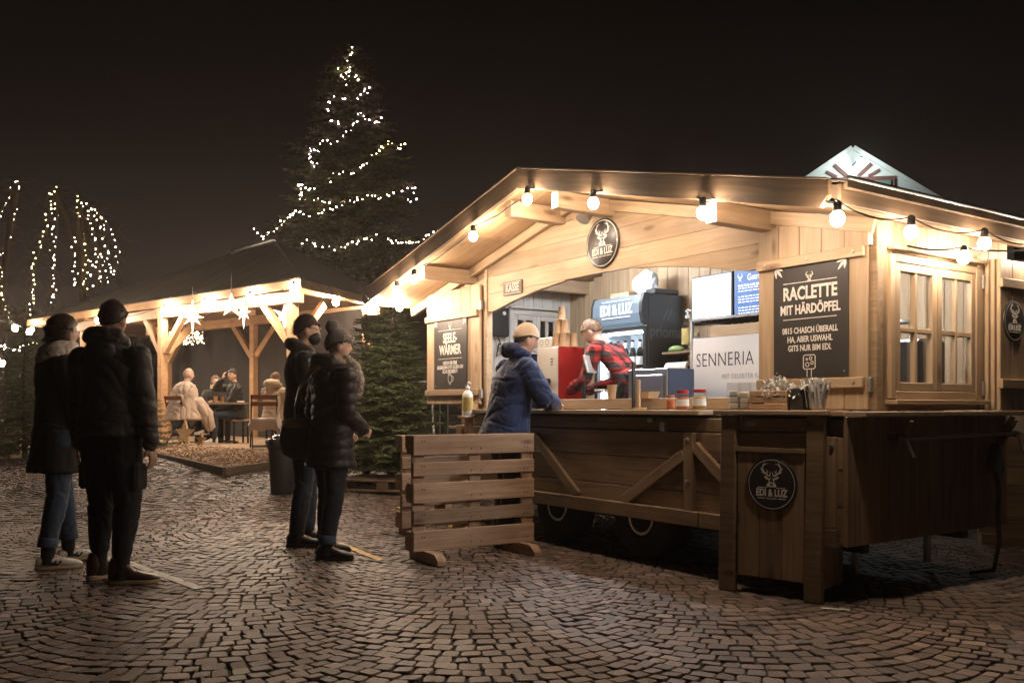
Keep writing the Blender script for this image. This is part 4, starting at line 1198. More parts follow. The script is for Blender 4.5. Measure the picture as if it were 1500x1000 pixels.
o = link('cheese_board', boxmesh((0.75, 0.10, 0.09), M['crate'], 0.006), None, sc_.matrix_basis @ T(0.06, -0.005, 1.43-1.43+1.335+0.1-0.01)); tag(o, 'long wooden board lying on the SENNERIA cabinet below the screens', 'board')
o.matrix_basis = sc_.matrix_basis @ T(0.08, 0.06, 1.30)

# small convection oven
ov = thing('steel_oven', 'small stainless steel oven on the worktop in front of the fridge', 'oven', HP(0.62, 0.72, 1.055), HUT_A)
M['ovenside'] = plain('oven_side', (0.035, 0.045, 0.075), 0.4, 0.2, 0.1)
link('body', boxmesh((0.46, 0.30, 0.36), M['ovenside'], 0.008), ov, T(0, 0.165, 0.20))
link('front', boxmesh((0.46, 0.02, 0.36), M['steel'], 0.006), ov, T(0, 0.004, 0.20))
link('door', boxmesh((0.34, 0.016, 0.24), M['steel'], 0.012), ov, T(0.03, -0.016, 0.21))
link('knob', MB().lathe([(0.022, 0), (0.02, 0.02), (0.012, 0.022)], 12).mesh('knob', M['black'], 40), ov, T(-0.18, -0.008, 0.10) @ RX90)
for x in (-0.19, 0.19): link('foot', boxmesh((0.03, 0.25, 0.02), M['black'], 0.004), ov, T(x, 0.16, 0.01))
o = link('steel_tray', boxmesh((0.42, 0.20, 0.045), M['steel'], 0.012), None, HP(1.35, 0.62, 1.16) and HM @ T(1.35, 0.60, 1.16)); tag(o, 'shallow steel tray on the worktop right of the oven', 'tray')
link('stand', boxmesh((0.36, 0.16, 0.085), M['black'], 0.004), o, T(0, 0, -0.066))
dp = link('paper_tray', MB().rings([[(x*0.8, y*0.8, 0) for x, y in ((-.09,-.06),(.09,-.06),(.09,.06),(-.09,.06))], [(x, y, 0.05) for x, y in ((-.09,-.06),(.09,-.06),(.09,.06),(-.09,.06))]]).mesh('paper_tray', M['cup']), None, HM @ T(1.02, 0.335, 1.188)); tag(dp, 'brown paper snack tray on the rail behind the card holder', 'tray')

# coffee machine: steel front, red side, cups on top
M['machine_red'] = plain('machine_red', (0.26, 0.018, 0.015), 0.18, 0, 0.05)
cm = thing('coffee_machine', 'steel drinks dispenser with glossy red side panel behind the counter', 'dispenser', HP(-0.47, 0.52, 1.055), HUT_A)
link('front', boxmesh((0.32, 0.02, 0.60), M['brushed'], 0.006), cm, T(0, -0.006, 0.31))
link('body', boxmesh((0.32, 0.28, 0.60), M['brushed'], 0.006), cm, T(0, 0.146, 0.31))
link('side_panel', boxmesh((0.012, 0.30, 0.60), M['machine_red'], 0.003), cm, T(0.167, 0.135, 0.31))
link('spout', boxmesh((0.10, 0.06, 0.05), M['black'], 0.008), cm, T(0, -0.04, 0.30))
mb = MB()
for k in range(3): stroke(mb, [(-0.02, -0.025*k), (0.02, -0.025*k)], 0.008)
link('writing', mb.mesh('writing', M['print_black']), cm, T(0.07, -0.0175, 0.50) @ RX90)
tp = link('paper_tray_stack', boxmesh((0.20, 0.10, 0.09), M['paper'], 0.004), None, cm.matrix_basis @ T(-0.06, 0.05, 0.657)); tag(tp, 'white carton with round print on top of the steel dispenser', 'carton')
mb = MB()
for x in (-0.05, 0.04): stroke(mb, ring_pts(x, 0, 0.025, 0.025, 12), 0.008)
link('print', mb.mesh('print', M['print_grey']), tp, T(0, -0.0508, 0) @ RX90)
spots = [(0.07, 0.04, 0), (0.14, 0.06, 0), (0.10, 0.14, 0), (0.03, 0.13, 0), (0.155, 0.17, 0), (0.05, 0.08, 1), (0.12, 0.10, 1), (0.08, 0.09, 2)]
CP = ['front left one', 'front right one', 'middle back one', 'back left one', 'back right one', 'left one', 'right one']
lv = ['lower', 'second', 'topmost']
for x, y, k in spots:
    o = link('paper_cup', cup_mesh(0.038, 0.029, 0.115), None, cm.matrix_basis @ T(x, y, 0.613+0.123*k))
    tag(o, ('topmost upturned brown paper cup of the heap on the dispenser' if k == 2 else 'upturned brown paper cup in the %s layer of the dispenser heap, %s' % (lv[k], CP.pop(0))), 'cup', None if k == 2 else 'upturned paper cups stacked on the dispenser')
mn = thing('till_monitor', 'grey tilted till monitor right of the red dispenser panel', 'monitor', M=HM @ T(0.0, 0.62, 1.055) @ Matrix.Rotation(R(118), 4, 'Z'))
link('screen', boxmesh((0.20, 0.02, 0.16), M['brushed'], 0.006), mn, T(0, 0, 0.44) @ Matrix.Rotation(R(-15), 4, 'X'))
link('stand', MB().tube([(0, 0.06, 0.0), (0, 0.05, 0.38)], 0.02, 8).mesh('stand', M['black'], 60), mn)
link('card_reader', boxmesh((0.16, 0.10, 0.02), M['white'], 0.005), mn, T(0.05, -0.10, 0.21))
# black thermos box and wall kit, left
bk = thing('black_kettle_box', 'glossy black urn on the worktop left of the customer at the till', 'urn', HP(-0.98, 0.60, 1.055), HUT_A)
link('body', boxmesh((0.30, 0.26, 0.56), plain('gloss_navy', (0.012, 0.014, 0.022), 0.15), 0.02), bk, T(0, 0.1, 0.29))
link('rim', boxmesh((0.31, 0.27, 0.02), M['steel'], 0.006), bk, T(0, 0.1, 0.575))
for k in range(4): link('knob', MB().lathe([(0.012, 0), (0.01, 0.015)], 8).mesh('knob', M['steel'], 40), bk, T(-0.1+0.066*k, 0.0, 0.586))
ek = thing('wall_switchbox', 'dark switch box with a white knob on the inner left wall of the stall', 'switch box', M=HM @ T(UL+0.025, 0.75, 2.0))
link('case', boxmesh((0.08, 0.26, 0.30), M['black'], 0.01), ek, T(0.03, 0, 0))
link('dial', MB().lathe([(0.022, 0), (0.02, 0.012)], 12).mesh('dial', M['white'], 40), ek, T(0.07, 0.06, 0.09) @ Matrix.Rotation(R(90), 4, 'Y'))
link('cable', MB().tube([(0.04, 0, -0.15), (0.06, 0.03, -0.24), (0.04, 0.07, -0.30), (0.05, -0.02, -0.36), (0.04, 0.02, -0.22)], 0.008, 6).mesh('cable', M['cable'], 60), ek)
# wall shelf with spray bottle and paper roll, right of the fridge
ws = thing('wall_shelf', 'small wall shelf with a paper roll holder right of the fridge', 'shelf', HP(0.40, 1.34, 1.60), HUT_A)
link('board', boxmesh((0.36, 0.2, 0.02), M['hut_low'], 0.003), ws, T(0, 0.03, 0))
link('post', boxmesh((0.08, 0.03, 1.35), M['hut_in'], 0.003), ws, T(0.06, 0.11, -0.50))
link('roll_bar', MB().tube([(-0.22, 0, -0.13), (0.20, 0, -0.13)], 0.012, 8).mesh('roll_bar', M['black'], 60), ws)
rl_ = link('paper_roll', MB().lathe([(0.02, -0.13), (0.05, -0.13), (0.05, 0.13), (0.02, 0.13)], 16, cap=False).mesh('paper_roll', M['paper'], 50), None, HM @ T(0.36, 1.34, 1.47) @ Matrix.Rotation(R(90), 4, 'Y')); tag(rl_, 'white kitchen paper roll hanging under the wall shelf', 'paper roll')
pump_bottle('white spray bottle on the wall shelf between fridge and cabinet', HM @ T(0.47, 1.34, 1.612), 0.36, 0.05, 'spray_bottle', True)
gb = link('green_cloth', lumpy((0, 0, 0.025), (0.09, 0.06, 0.035), 7, 0.5).mesh('green_cloth', plain('green_cloth', (0.25, 0.36, 0.14), 0.8, 0, 0.4, 30), 180), None, HM @ T(0.32, 1.34, 1.612)); tag(gb, 'crumpled green and white cloth on the wall shelf', 'cloth')
# dim kitchen things seen through the side window
for lab, u, v, nm, mk in (('dark pot on the worktop behind the side window, left pane', 2.75, 0.66, 'cooking_pot', 0), ('dark machine behind the right casement of the side window', 2.72, 1.12, 'raclette_oven', 1), ):
    k_ = thing(nm, lab, 'pot' if mk == 0 else 'oven', HP(u, v, 1.06), HUT_A)
    if mk == 0:
        link('body', MB().lathe([(0.12, 0), (0.13, 0.02), (0.13, 0.22), (0.12, 0.22)], 18).mesh('body', M['steel'], 50), k_)
        link('lid', MB().lathe([(0.135, 0.225), (0.12, 0.25), (0.02, 0.27), (0.02, 0.30), (0.0, 0.30)], 18).mesh('lid', M['black'], 50), k_)
    else:
        link('body', boxmesh((0.30, 0.3, 0.50), M['black'], 0.02), k_, T(0, 0, 0.25))
        link('arm', MB().tube([(0, 0, 0.5), (0, 0, 0.62), (-0.2, 0, 0.64)], 0.02, 8).mesh('arm', M['steel'], 60), k_)
link('worktop', boxmesh((0.5, 1.3, 0.03), M['steel'], 0.004), hut, T(2.65, 1.03, 1.04))

# ------------------------------------------------------------------ pallets set on edge as queue barriers
def pallet_barrier(label, p0, p1, h=0.84, back=0.125):
    p0, p1 = Vector((*p0, 0)), Vector((*p1, 0))
    L_ = (p1-p0).length
    root = thing('pallet_barrier', label, 'pallet', p0, math.atan2((p1-p0).y, (p1-p0).x), 'pallets set on edge as barriers')
    z0 = 0.075
    hs = [0.145, 0.10, 0.145, 0.10, 0.145]; gap = (h-sum(hs))/4
    z = z0
    for k, a in enumerate(hs):
        link('slat', boxmesh((L_, 0.022, a), M['pallet'], 0.003), root, T(L_/2, 0, z+a/2))
        # nails
        for x in (0.07, 0.09, L_/2-0.04, L_/2+0.04, L_-0.09, L_-0.06):
            zz = z + a*(0.28 if int(x*1000) % 2 else 0.70)
            link('nail', _cache.setdefault('nail', MB().lathe([(0.006, 0), (0.004, 0.0015)], 6).mesh('nail', M['cable'])), root, T(x, -0.0112, zz) @ RX90)
        z += a + gap
    for x in (0.05, L_/2, L_-0.05):
        link('stringer', boxmesh((h, 0.10, 0.022), M['pallet'], 0.003), root, frame((x, 0.023, z0+h/2), (0, 0, 1), (0, 1, 0)))
        for zz in (z0+0.07, z0+h/2, z0+h-0.07):
            link('block', boxmesh((0.10, 0.078, 0.14), M['pallet'], 0.004), root, T(x, 0.074, zz))
    for zz, a in ((z0+0.05, 0.10), (z0+h/2, 0.10), (z0+h-0.05, 0.10)):
        link('back_slat', boxmesh((L_, 0.02, a), M['pallet'], 0.003), root, T(L_/2, 0.124, zz))
    for x in (0.11, L_-0.12):
        poly = [(-0.20, 0.0), (0.27, 0.0), (0.27, 0.03), (0.21, 0.075), (-0.20, 0.075)]
        mb = MB().prism(poly, -0.035, 0.035)
        link('foot', mb.mesh('foot', M['pallet']), root, T(x, 0.02, 0.003) @ Matrix.Rotation(R(-90), 4, 'Z'))
    return root
pallet_barrier('upright pallet barrier with three wide slats in front of the counter', (-0.715, 6.50), (0.168, 7.04))
pallet_barrier('second upright pallet mostly hidden behind the front pallet barrier', (-0.95, 7.75), (-0.30, 8.15), 0.80)
# tape strips stuck on the setts
def tape(label, a, b, w, mat, wav=0.012):
    a, b = Vector((*a, 0)), Vector((*b, 0)); n = 26
    t = (b-a).normalized(); s = Vector((-t.y, t.x, 0))*w/2
    vs, fs = [], []
    for i in range(n+1):
        p = a.lerp(b, i/n)
        z = gheight(p.x, p.y) + 0.0045 + 0.003*noise.noise((i*0.9, a.x, 0))
        j = 0.10*w*noise.noise((i*1.3, a.y, 5))
        vs += [p + s*(1+j*4) + Vector((0, 0, z)), p - s*(1-j*4) + Vector((0, 0, z-0.001))]
        if i: fs.append((2*i-2, 2*i-1, 2*i+1, 2*i))
    o = link('tape_strip', MB().add(vs, fs).mesh('tape_strip', mat)); tag(o, label, 'tape')
tape('long white tape strip on the cobbles by the brown boots', (-2.82, 6.55), (-1.92, 5.54), 0.062, M['tape'])
tape('yellow tape strip on the cobbles at the feet of the woman with the bobble hat', (-1.42, 7.40), (-0.96, 6.62), 0.055, M['tape_y'])
tape('short yellow tape strip on the cobbles left of the front pallet', (-1.20, 9.60), (-1.02, 9.2), 0.06, M['tape_y'])
tape('short yellow tape strip seen through the gaps of the front pallet', (-0.66, 8.75), (-0.50, 8.35), 0.06, M['tape_y'])
tape('scrap of pale tape on the cobbles at the foot of the bar lectern', (1.72, 5.02), (1.86, 4.96), 0.03, M['tape'])
# ------------------------------------------------------------------ fir trees
M['bark'] = plain('bark', (0.085, 0.055, 0.035), 0.9, 0, 0.3, 10, 0.6, bscale=40, bdist=0.02)
def needle_mat(name, a, b_):
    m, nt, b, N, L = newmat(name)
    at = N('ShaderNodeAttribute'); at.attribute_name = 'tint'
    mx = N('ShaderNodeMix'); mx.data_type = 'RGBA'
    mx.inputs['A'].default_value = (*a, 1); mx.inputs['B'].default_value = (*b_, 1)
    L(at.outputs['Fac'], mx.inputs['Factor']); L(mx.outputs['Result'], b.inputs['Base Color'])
    b.inputs['Roughness'].default_value = 0.6
    b.inputs['Specular IOR Level'].default_value = 0.3
    return m
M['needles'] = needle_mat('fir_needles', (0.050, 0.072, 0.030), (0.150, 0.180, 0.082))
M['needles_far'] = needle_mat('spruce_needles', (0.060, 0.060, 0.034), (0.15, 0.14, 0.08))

def needles_obj(name, vs, fs, tint, mat, parent):
    me = bpy.data.meshes.new(name)
    V = np.asarray(vs, dtype=np.float32); n = len(V)
    me.from_pydata(V.tolist(), [], fs)
    me.materials.append(mat)
    at = me.attributes.new('tint', 'FLOAT', 'POINT'); at.data.foreach_set('value', tint)
    o = link(name, me, parent); o['kind'] = 'stuff'
    return o

def fir(name, label, loc, h, r, seed, tiers, per, twig, nl, mat, needle=True, clear=0.06, droop=0.25, group=None, cat='fir tree'):
    rg = random.Random(seed)
    root = thing(name, label, cat, loc, 0, group)
    tr = MB().tube([(0, 0, 0), (0.01*h*rg.uniform(-1, 1), 0, h*0.5), (0, 0, h)], [h*0.016+0.012, h*0.010+0.008, 0.006], 8)
    link('trunk', tr.mesh('trunk', M['bark'], 60), root)
    vs, fs, tint = [], [], []
    br = MB()
    def spray(p, d, L_, t):
        """a twig clothed in needles"""
        d = d.normalized()
        s = d.cross(Vector((0, 0, 1))); s = s.normalized() if s.length > 1e-4 else Vector((1, 0, 0))
        u = s.cross(d)
        m = max(4, int(L_/nl*3.0)) if needle else 5
        for k in range(m):
            q = p + d*L_*k/m
            for sg in (-1, 1):
                a = rg.uniform(0.5, 1.1); e = rg.uniform(-0.5, 0.7)
                nd = (d*math.cos(a) + (s*sg*math.cos(e) + u*math.sin(e))*math.sin(a))
                ln = nl*rg.uniform(0.7, 1.2); w = nl*(0.11 if needle else 0.20)
                x = nd.cross(Vector((rg.gauss(0,1), rg.gauss(0,1), rg.gauss(0,1))))
                x = x.normalized()*w if x.length > 1e-5 else s*w
                o = len(vs)
                vs.extend([tuple(q-x), tuple(q+x), tuple(q+nd*ln)])
                fs.append((o, o+1, o+2))
                tv = min(1, max(0, t + rg.gauss(0, 0.18)))
                tint.extend([tv]*3)
    for i in range(tiers):
        f = (i+0.5)/tiers
        z = h*(clear + (0.985-clear)*f**0.92)
        R_ = r*(1-f)**0.85*rg.uniform(0.85, 1.12) + 0.02*r
        nb = max(3, int(per*(0.45+0.55*(1-f))))
        a0 = rg.uniform(0, 6.28)
        for j in range(nb):
            a = a0 + 2*math.pi*j/nb + rg.gauss(0, 0.18)
            L_ = R_*rg.uniform(0.72, 1.15)
            dr = droop*(1-f*1.7)
            base = Vector((0, 0, z + rg.gauss(0, 0.01*h)))
            out = Vector((math.cos(a), math.sin(a), 0))
            tip = base + out*L_ + Vector((0, 0, -dr*L_ + rg.gauss(0, 0.03*L_)))
            mid = base.lerp(tip, 0.5) + Vector((0, 0, -0.06*L_))
            br.tube([base, mid, tip], [0.006*h*(1-f)*0.5+0.003, 0.004, 0.002], 4, False)
            nseg = max(2, int(L_/(twig*0.42)))
            side = out.cross(Vector((0, 0, 1)))
            tb = rg.uniform(0.15, 0.75)
            for k in range(nseg+1):
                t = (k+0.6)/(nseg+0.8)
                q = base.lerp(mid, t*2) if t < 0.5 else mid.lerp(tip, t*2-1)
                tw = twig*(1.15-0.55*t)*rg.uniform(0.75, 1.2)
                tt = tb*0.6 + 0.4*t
                for sg in (-1, 1):
                    dd = out*0.75 + side*sg*rg.uniform(0.5, 1.1) + Vector((0, 0, -droop*0.6 + rg.gauss(0, 0.18)))
                    spray(q, dd, tw, tt)
                if k == nseg: spray(q, out + Vector((0, 0, -droop*0.4+0.12)), tw*1.2, tt+0.15)
    spray(Vector((0, 0, h*0.93)), Vector((0, 0, 1)), h*0.08, 0.6)
    link('branches', br.mesh('branches', M['bark'], 60), root)['kind'] = 'stuff'
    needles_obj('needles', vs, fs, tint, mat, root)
    return root

gz_ = lambda x, y: rise(x, y)
fir('fir_tree', 'cut fir tree standing on a pallet behind the woman in the bobble hat', (-1.46, 10.9, gz_(-1.46, 10.9)+0.13), 2.30, 0.72, 3, 26, 14, 0.17, 0.032, M['needles'], True, 0.05, 0.12)
fir('fir_tree', 'slimmer cut fir tree leaning behind the larger one on the pallet', (-1.86, 11.5, gz_(-1.8, 11.5)), 2.15, 0.62, 5, 22, 12, 0.16, 0.030, M['needles'], True, 0.05, 0.0)
fir('fir_tree', 'fir tree by the tree stump at the left edge of the photo', (-7.35, 13.6, gz_(-7, 13.6)), 2.0, 0.72, 8, 20, 12, 0.20, 0.036, M['needles'], True, 0.05, 0.15)
fir('small_fir', 'small bushy fir at the left corner of the pavilion deck', (-6.12, 15.3, 0.33), 0.95, 0.50, 9, 10, 9, 0.16, 0.034, M['needles'], True, 0.03, 0.05)
TREE = Vector((-5.45, 30.0, 0.0)); TH, TR_ = 13.0, 3.75
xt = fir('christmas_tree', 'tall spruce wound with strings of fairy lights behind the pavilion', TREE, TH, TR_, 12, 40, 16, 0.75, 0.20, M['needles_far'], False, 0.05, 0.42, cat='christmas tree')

# ------------------------------------------------------------------ fairy lights
_oct = {}
def fairy_string(label, pts, mat, name='fairy_lights', step=0.24, r=0.030, group=None, seed=0, jit=0.03):
    rg = random.Random(seed)
    root = thing(name, label, 'fairy lights', pts[0], 0, group)
    b0 = Vector(pts[0]); P = [Vector(p)-b0 for p in pts]
    link('wire', MB().tube(P, 0.006, 4).mesh('wire', M['cable'], 60), root)
    mb = MB(); carry = 0.0
    for a, b in zip(P[:-1], P[1:]):
        L_ = (b-a).length; d = carry
        while d < L_:
            q = a.lerp(b, d/L_) + Vector((rg.gauss(0, jit), rg.gauss(0, jit), rg.gauss(0, jit)))
            s = r*rg.choice((0.7, 0.85, 1.0, 1.0, 1.25))
            mb.add([q+Vector(v)*s for v in ((1,0,0),(-1,0,0),(0,1,0),(0,-1,0),(0,0,1),(0,0,-1))],
                   [(0,2,4),(2,1,4),(1,3,4),(3,0,4),(2,0,5),(1,2,5),(3,1,5),(0,3,5)])
            d += step*rg.uniform(0.6, 1.4)
        carry = d-L_
    o = link('small_bulbs', mb.mesh('small_bulbs', mat, 180), root); o['kind'] = 'stuff'
    return root
def pix(px, py, Z): return Vector(((px-750)/1320*Z, Z, 1.12+(596-py)/1320*Z))
def on_tree(px, py):
    """point on the front of the spruce seen at that place"""
    Z = TREE.y
    for _ in range(6):
        p = pix(px, py, Z)
        f = min(1, max(0, (p.z-TREE.z)/TH))
        rr = TR_*(1-f)**0.85 + 0.15
        dx = p.x-TREE.x
        Z = TREE.y - math.sqrt(max(0.05, rr*rr-dx*dx))*0.85
    return pix(px, py, Z)
zz = lambda x, y: (360+x/2.857, 50+y/2.857)
TS = [([(442,55),(440,90),(425,120),(395,145),(450,140),(405,175),(385,185),(430,175),(480,188),(400,195),(420,212)], 'fairy'),
      ([(510,222),(495,245),(478,262),(440,278),(395,280)], 'fairy_p'),
      ([(358,265),(345,285),(342,330),(360,372),(405,368)], 'fairy_p'),
      ([(565,342),(545,378),(510,360),(487,322),(460,370),(430,410),(385,455),(340,450),(305,462)], 'fairy_p'),
      ([(305,490),(265,480),(270,515),(285,545),(298,552)], 'fairy_p'),
      ([(672,465),(640,480),(600,455),(560,485),(530,518)], 'fairy_y'),
      ([(505,540),(470,560),(430,580),(385,582),(365,595),(335,625)], 'fairy'),
      ([(220,630),(260,648),(300,640)], 'fairy'), ([(225,650),(238,690),(300,695),(368,702)], 'fairy'),
      ([(622,668),(585,675),(545,682),(500,672),(465,690),(410,715),(375,735),(330,742),(270,755),(210,742),(180,765),(140,805),(95,835),(60,850)], 'fairy'),
      ([(40,812),(60,845),(92,862)], 'fairy'), ([(660,662),(705,640),(715,690),(660,702)], 'fairy_p'),
      ([(810,820),(770,840),(720,862),(660,875),(610,865),(575,850),(550,845),(500,862),(450,878),(400,888),(345,895)], 'fairy'),
      ([(320,885),(285,875),(255,865),(240,895)], 'fairy')]
TSL = ['golden fairy lights wound round the tip of the spruce', 'short fairy light string just under the tip of the spruce, right side', 'looped fairy lights on the left side below the spruce tip',
       'long fairy light string rising over the upper middle of the spruce', 'small loop of fairy lights at the left edge of the spruce middle', 'bright yellow fairy lights on the right upper branch of the spruce',
       'fairy light string falling leftwards across the middle of the spruce', 'short upper fairy light row at the left side of the lower spruce', 'fairy light row under the short one at the left of the lower spruce',
       'longest fairy light string, sweeping over the lower spruce to the far left branch tip', 'fairy lights at the lowest left branch tip of the spruce', 'fairy lights hooked round the right edge of the lower spruce',
       'lowest fairy light string sagging towards the stall roof', 'short fairy light tail above the pavilion roof']
for i, ((pts, mk), lab) in enumerate(zip(TS, TSL)):
    fairy_string(lab, [on_tree(*zz(*p)) for p in pts], M[mk], step=0.135, seed=i, r=0.0225, group='fairy lights on the spruce', jit=0.04)

# bare weeping tree at the left hung with light strands
zl = lambda x, y: (x/3.573, 240+y/3.573)
BS = [[(95,95),(60,135),(35,190),(5,240),(-30,300)], [(92,98),(85,160),(75,240),(65,300),(55,370),(35,430),(10,475),(-20,520)], [(5,540),(5,640),(20,720),(40,800)],
      [(285,125),(270,190),(250,270),(235,350),(205,430),(180,510),(168,560),(175,620),(172,700),(163,790)], [(286,125),(290,200),(293,300),(290,380),(283,450),(280,560),(278,660),(270,740)],
      [(388,390),(388,450),(392,560),(395,655)], [(403,160),(408,230),(415,270),(430,340),(445,430),(452,480),(440,560),(435,670)], [(403,165),(430,210),(465,280),(485,350),(505,420),(510,500),(515,580),(525,630)],
      [(430,205),(455,240),(495,260),(520,320),(545,380),(555,440),(570,510),(590,570),(595,610)], [(445,215),(490,230),(530,280),(565,330),(590,380),(615,440),(620,480),(605,540),(598,600)], [(530,470),(545,520),(560,580),(568,610)], [(470,515),(480,580),(485,650)]]
BL_ = ['leftmost strand of lights running off the left edge of the photo', 'strand of lights curving down at the left edge under the leftmost', 'short low strand of lights above the left end of the pavilion roof',
       'long yellowish strand of lights, left one of the pair in the bare tree', 'straight strand of lights, right one of the pair in the bare tree', 'short straight strand at the left of the bare tree fan of lights',
       'second strand from the left in the bare tree fan of lights', 'middle strand in the bare tree fan of lights', 'inner right strand in the bare tree fan of lights', 'outermost right strand in the bare tree fan of lights',
       'short low strand inside the right of the bare tree fan', 'short low strand in the middle of the bare tree fan']
def bare(px, py, k): return pix(*zl(px, py), 26.5 + 1.1*math.sin(k*2.1))
for i, (pts, lab) in enumerate(zip(BS, BL_)):
    fairy_string(lab, [bare(*p, i) for p in pts], M['fairy_y'] if i in (2, 3, 6) else M['fairy'], step=0.125, seed=40+i, r=0.0175, group='strands of lights in the bare tree', jit=0.035)
def bare_tree(label, limbs, base, seed):
    rg = random.Random(seed)
    root = thing('bare_tree', label, 'tree', base)
    fork = Vector((0, 0, 2.3))
    link('trunk', MB().tube([(0, 0, -0.1), (0.06, 0, 1.2), fork, fork+Vector((0.05, 0, 1.2)), fork+Vector((0, 0.1, 3.2))], [0.26, 0.20, 0.17, 0.12, 0.05], 10).mesh('trunk', M['bark'], 60), root)
    for pts in limbs:
        top = pts[0]-Vector(base)
        start = fork + Vector((0, 0, rg.uniform(0.2, 2.0)))
        mid = start.lerp(top, 0.55) + Vector((0, 0, 0.5))
        path = [start, start.lerp(mid, 0.5), mid, top] + [p-Vector(base)+Vector((0.03, 0.03, 0)) for p in pts[1:]]
        rr = [0.085, 0.065, 0.05, 0.035] + [max(0.008, 0.028-0.003*k) for k in range(len(pts)-1)]
        link('limb', MB().tube(path, rr, 6).mesh('limb', M['bark'], 60), root)
    tw = MB()
    for pts in limbs:
        for p in pts:
            for _ in range(7):
                q = p-Vector(base); a = rg.uniform(0, 6.28); L_ = rg.uniform(0.5, 1.4)
                e = q + Vector((math.cos(a)*L_*0.6, math.sin(a)*L_*0.6, rg.uniform(-0.9, 0.25)*L_))
                m = q.lerp(e, 0.5) + Vector((0, 0, 0.12*L_))
                tw.tube([q, m, e], [0.012, 0.008, 0.003], 3, False)
    link('twigs', tw.mesh('twigs', M['bark']), root)['kind'] = 'stuff'
lm = [[bare(*p, i) for p in pts] for i, pts in enumerate(BS)]
bare_tree('bare tree with drooping limbs carrying the fan of light strands', [lm[k] for k in (3, 4, 6, 7, 8, 9)], (-12.9, 27.0, 0.2), 2)
bare_tree('bare tree cut by the left edge of the photo, hung with light strands', [lm[0], lm[1], lm[2]], (-15.6, 27.3, 0.2), 3)
fairy_string('string of fairy lights draped low over the fir at the left edge', [pix(x, y, 14.2) for x, y in ((-12, 500), (8, 508), (22, 512), (35, 509), (48, 503), (56, 500))], M['fairy'], step=0.055, seed=90, r=0.013, jit=0.02)

# ------------------------------------------------------------------ pavilion
PV = dict(A=Vector((-12.1, 22.5, 3.32)), B=Vector((-3.6, 15.3, 3.32)), C=Vector((-2.35, 19.3, 3.32)), D=Vector((-10.6, 26.6, 3.32)), P=Vector((-5.15, 19.6, 4.74)), Q=Vector((-6.0, 20.3, 4.68)))
pav = thing('pavilion', 'open timber pavilion with dark hipped roof, lit eaves and raised deck', 'pavilion', (0, 0, 0))
def roof_face(name, a, b, tops, n, mat, th=0.05):
    """panels laid from eave a-b up to the ridge point(s)"""
    e = b-a; L_ = e.length; ex = e.normalized()
    nrm = (b-a).cross(tops[0]-a).normalized()
    if nrm.z < 0: nrm = -nrm
    up = nrm.cross(ex); up = up if up.z > 0 else -up
    T2 = sorted([((t-a).dot(ex), (t-a).dot(up)) for t in tops])
    def hh(s):
        pts = [(0, 0)] + T2 + [(L_, 0)]
        for (x0, y0), (x1, y1) in zip(pts[:-1], pts[1:]):
            if x0 <= s <= x1 and x1 > x0: return y0+(y1-y0)*(s-x0)/(x1-x0)
        return 0.0
    xs = sorted(set([L_*i/n for i in range(n+1)] + [t[0] for t in T2 if 0 < t[0] < L_]))
    for x0, x1 in zip(xs[:-1], xs[1:]):
        g = 0.012
        poly = [(x0+g, 0), (x1-g, 0), (x1-g, hh(x1)), (x0+g, hh(x0))]
        pts = [a + ex*x + up*y for x, y in poly]
        c = sum(pts, Vector())/4
        vs = [p-c for p in pts] + [p-c-nrm*th for p in pts]
        f = [(0, 1, 2, 3), (7, 6, 5, 4), (0, 4, 5, 1), (1, 5, 6, 2), (2, 6, 7, 3), (3, 7, 4, 0)]
        link(name, MB().add(vs, f).mesh(name, mat), pav, Matrix.Translation(c))
    # boarding under the sheets
    pts = [a] + [b] + [t for t in reversed(tops)] if len(tops) > 1 else [a, b, tops[0]]
    dn = Vector((0, 0, -0.09))
    c = sum(pts, Vector())/len(pts)
    link('roof_boarding', MB().add([p+dn-c for p in pts] + [p+dn*1.3-c for p in pts], [tuple(range(len(pts))), tuple(reversed(range(len(pts), 2*len(pts))))]).mesh('roof_boarding', M['timber']), pav, Matrix.Translation(c))
roof_face('roof_panel', PV['A'], PV['B'], [PV['Q'], PV['P']], 16, M['roofing'])
roof_face('roof_panel', PV['B'], PV['C'], [PV['P']], 7, M['roofing'])
roof_face('roof_panel', PV['C'], PV['D'], [PV['P'], PV['Q']], 8, M['roofing'])
roof_face('roof_panel', PV['D'], PV['A'], [PV['Q']], 5, M['roofing'])
link('ridge_cap', MB().tube([PV['Q']+Vector((-0.3, -0.1, -0.1)), PV['Q']+Vector((0, 0, 0.03)), PV['P']+Vector((0, 0, 0.03)), PV['P']+Vector((0.2, -0.05, -0.10))], 0.06, 6).mesh('ridge_cap', M['galv'], 60), pav)
for a, b in (('A', 'B'), ('B', 'C'), ('D', 'A'), ('C', 'D')):
    bar('fascia', pav, PV[a]+Vector((0, 0, -0.10)), PV[b]+Vector((0, 0, -0.10)), 0.03, 0.15, M['timber'])
fl_ = [Vector((-10.25, 21.6, 0)), Vector((-7.15, 18.45, 0)), Vector((-3.86, 15.85, 0))]
bk_ = [Vector((-8.6, 22.5, 0)), Vector((-5.72, 20.0, 0)), Vector((-2.75, 17.9, 0))]
for k, p in enumerate(fl_ + bk_):
    if k == 5: continue
    link('post', boxmesh((0.155, 0.155, 2.72), M['timber'], 0.008), pav, Matrix.Translation((p.x, p.y, 0.36+1.36)) @ Matrix.Rotation(R(-41), 4, 'Z'))
ZB = 3.04
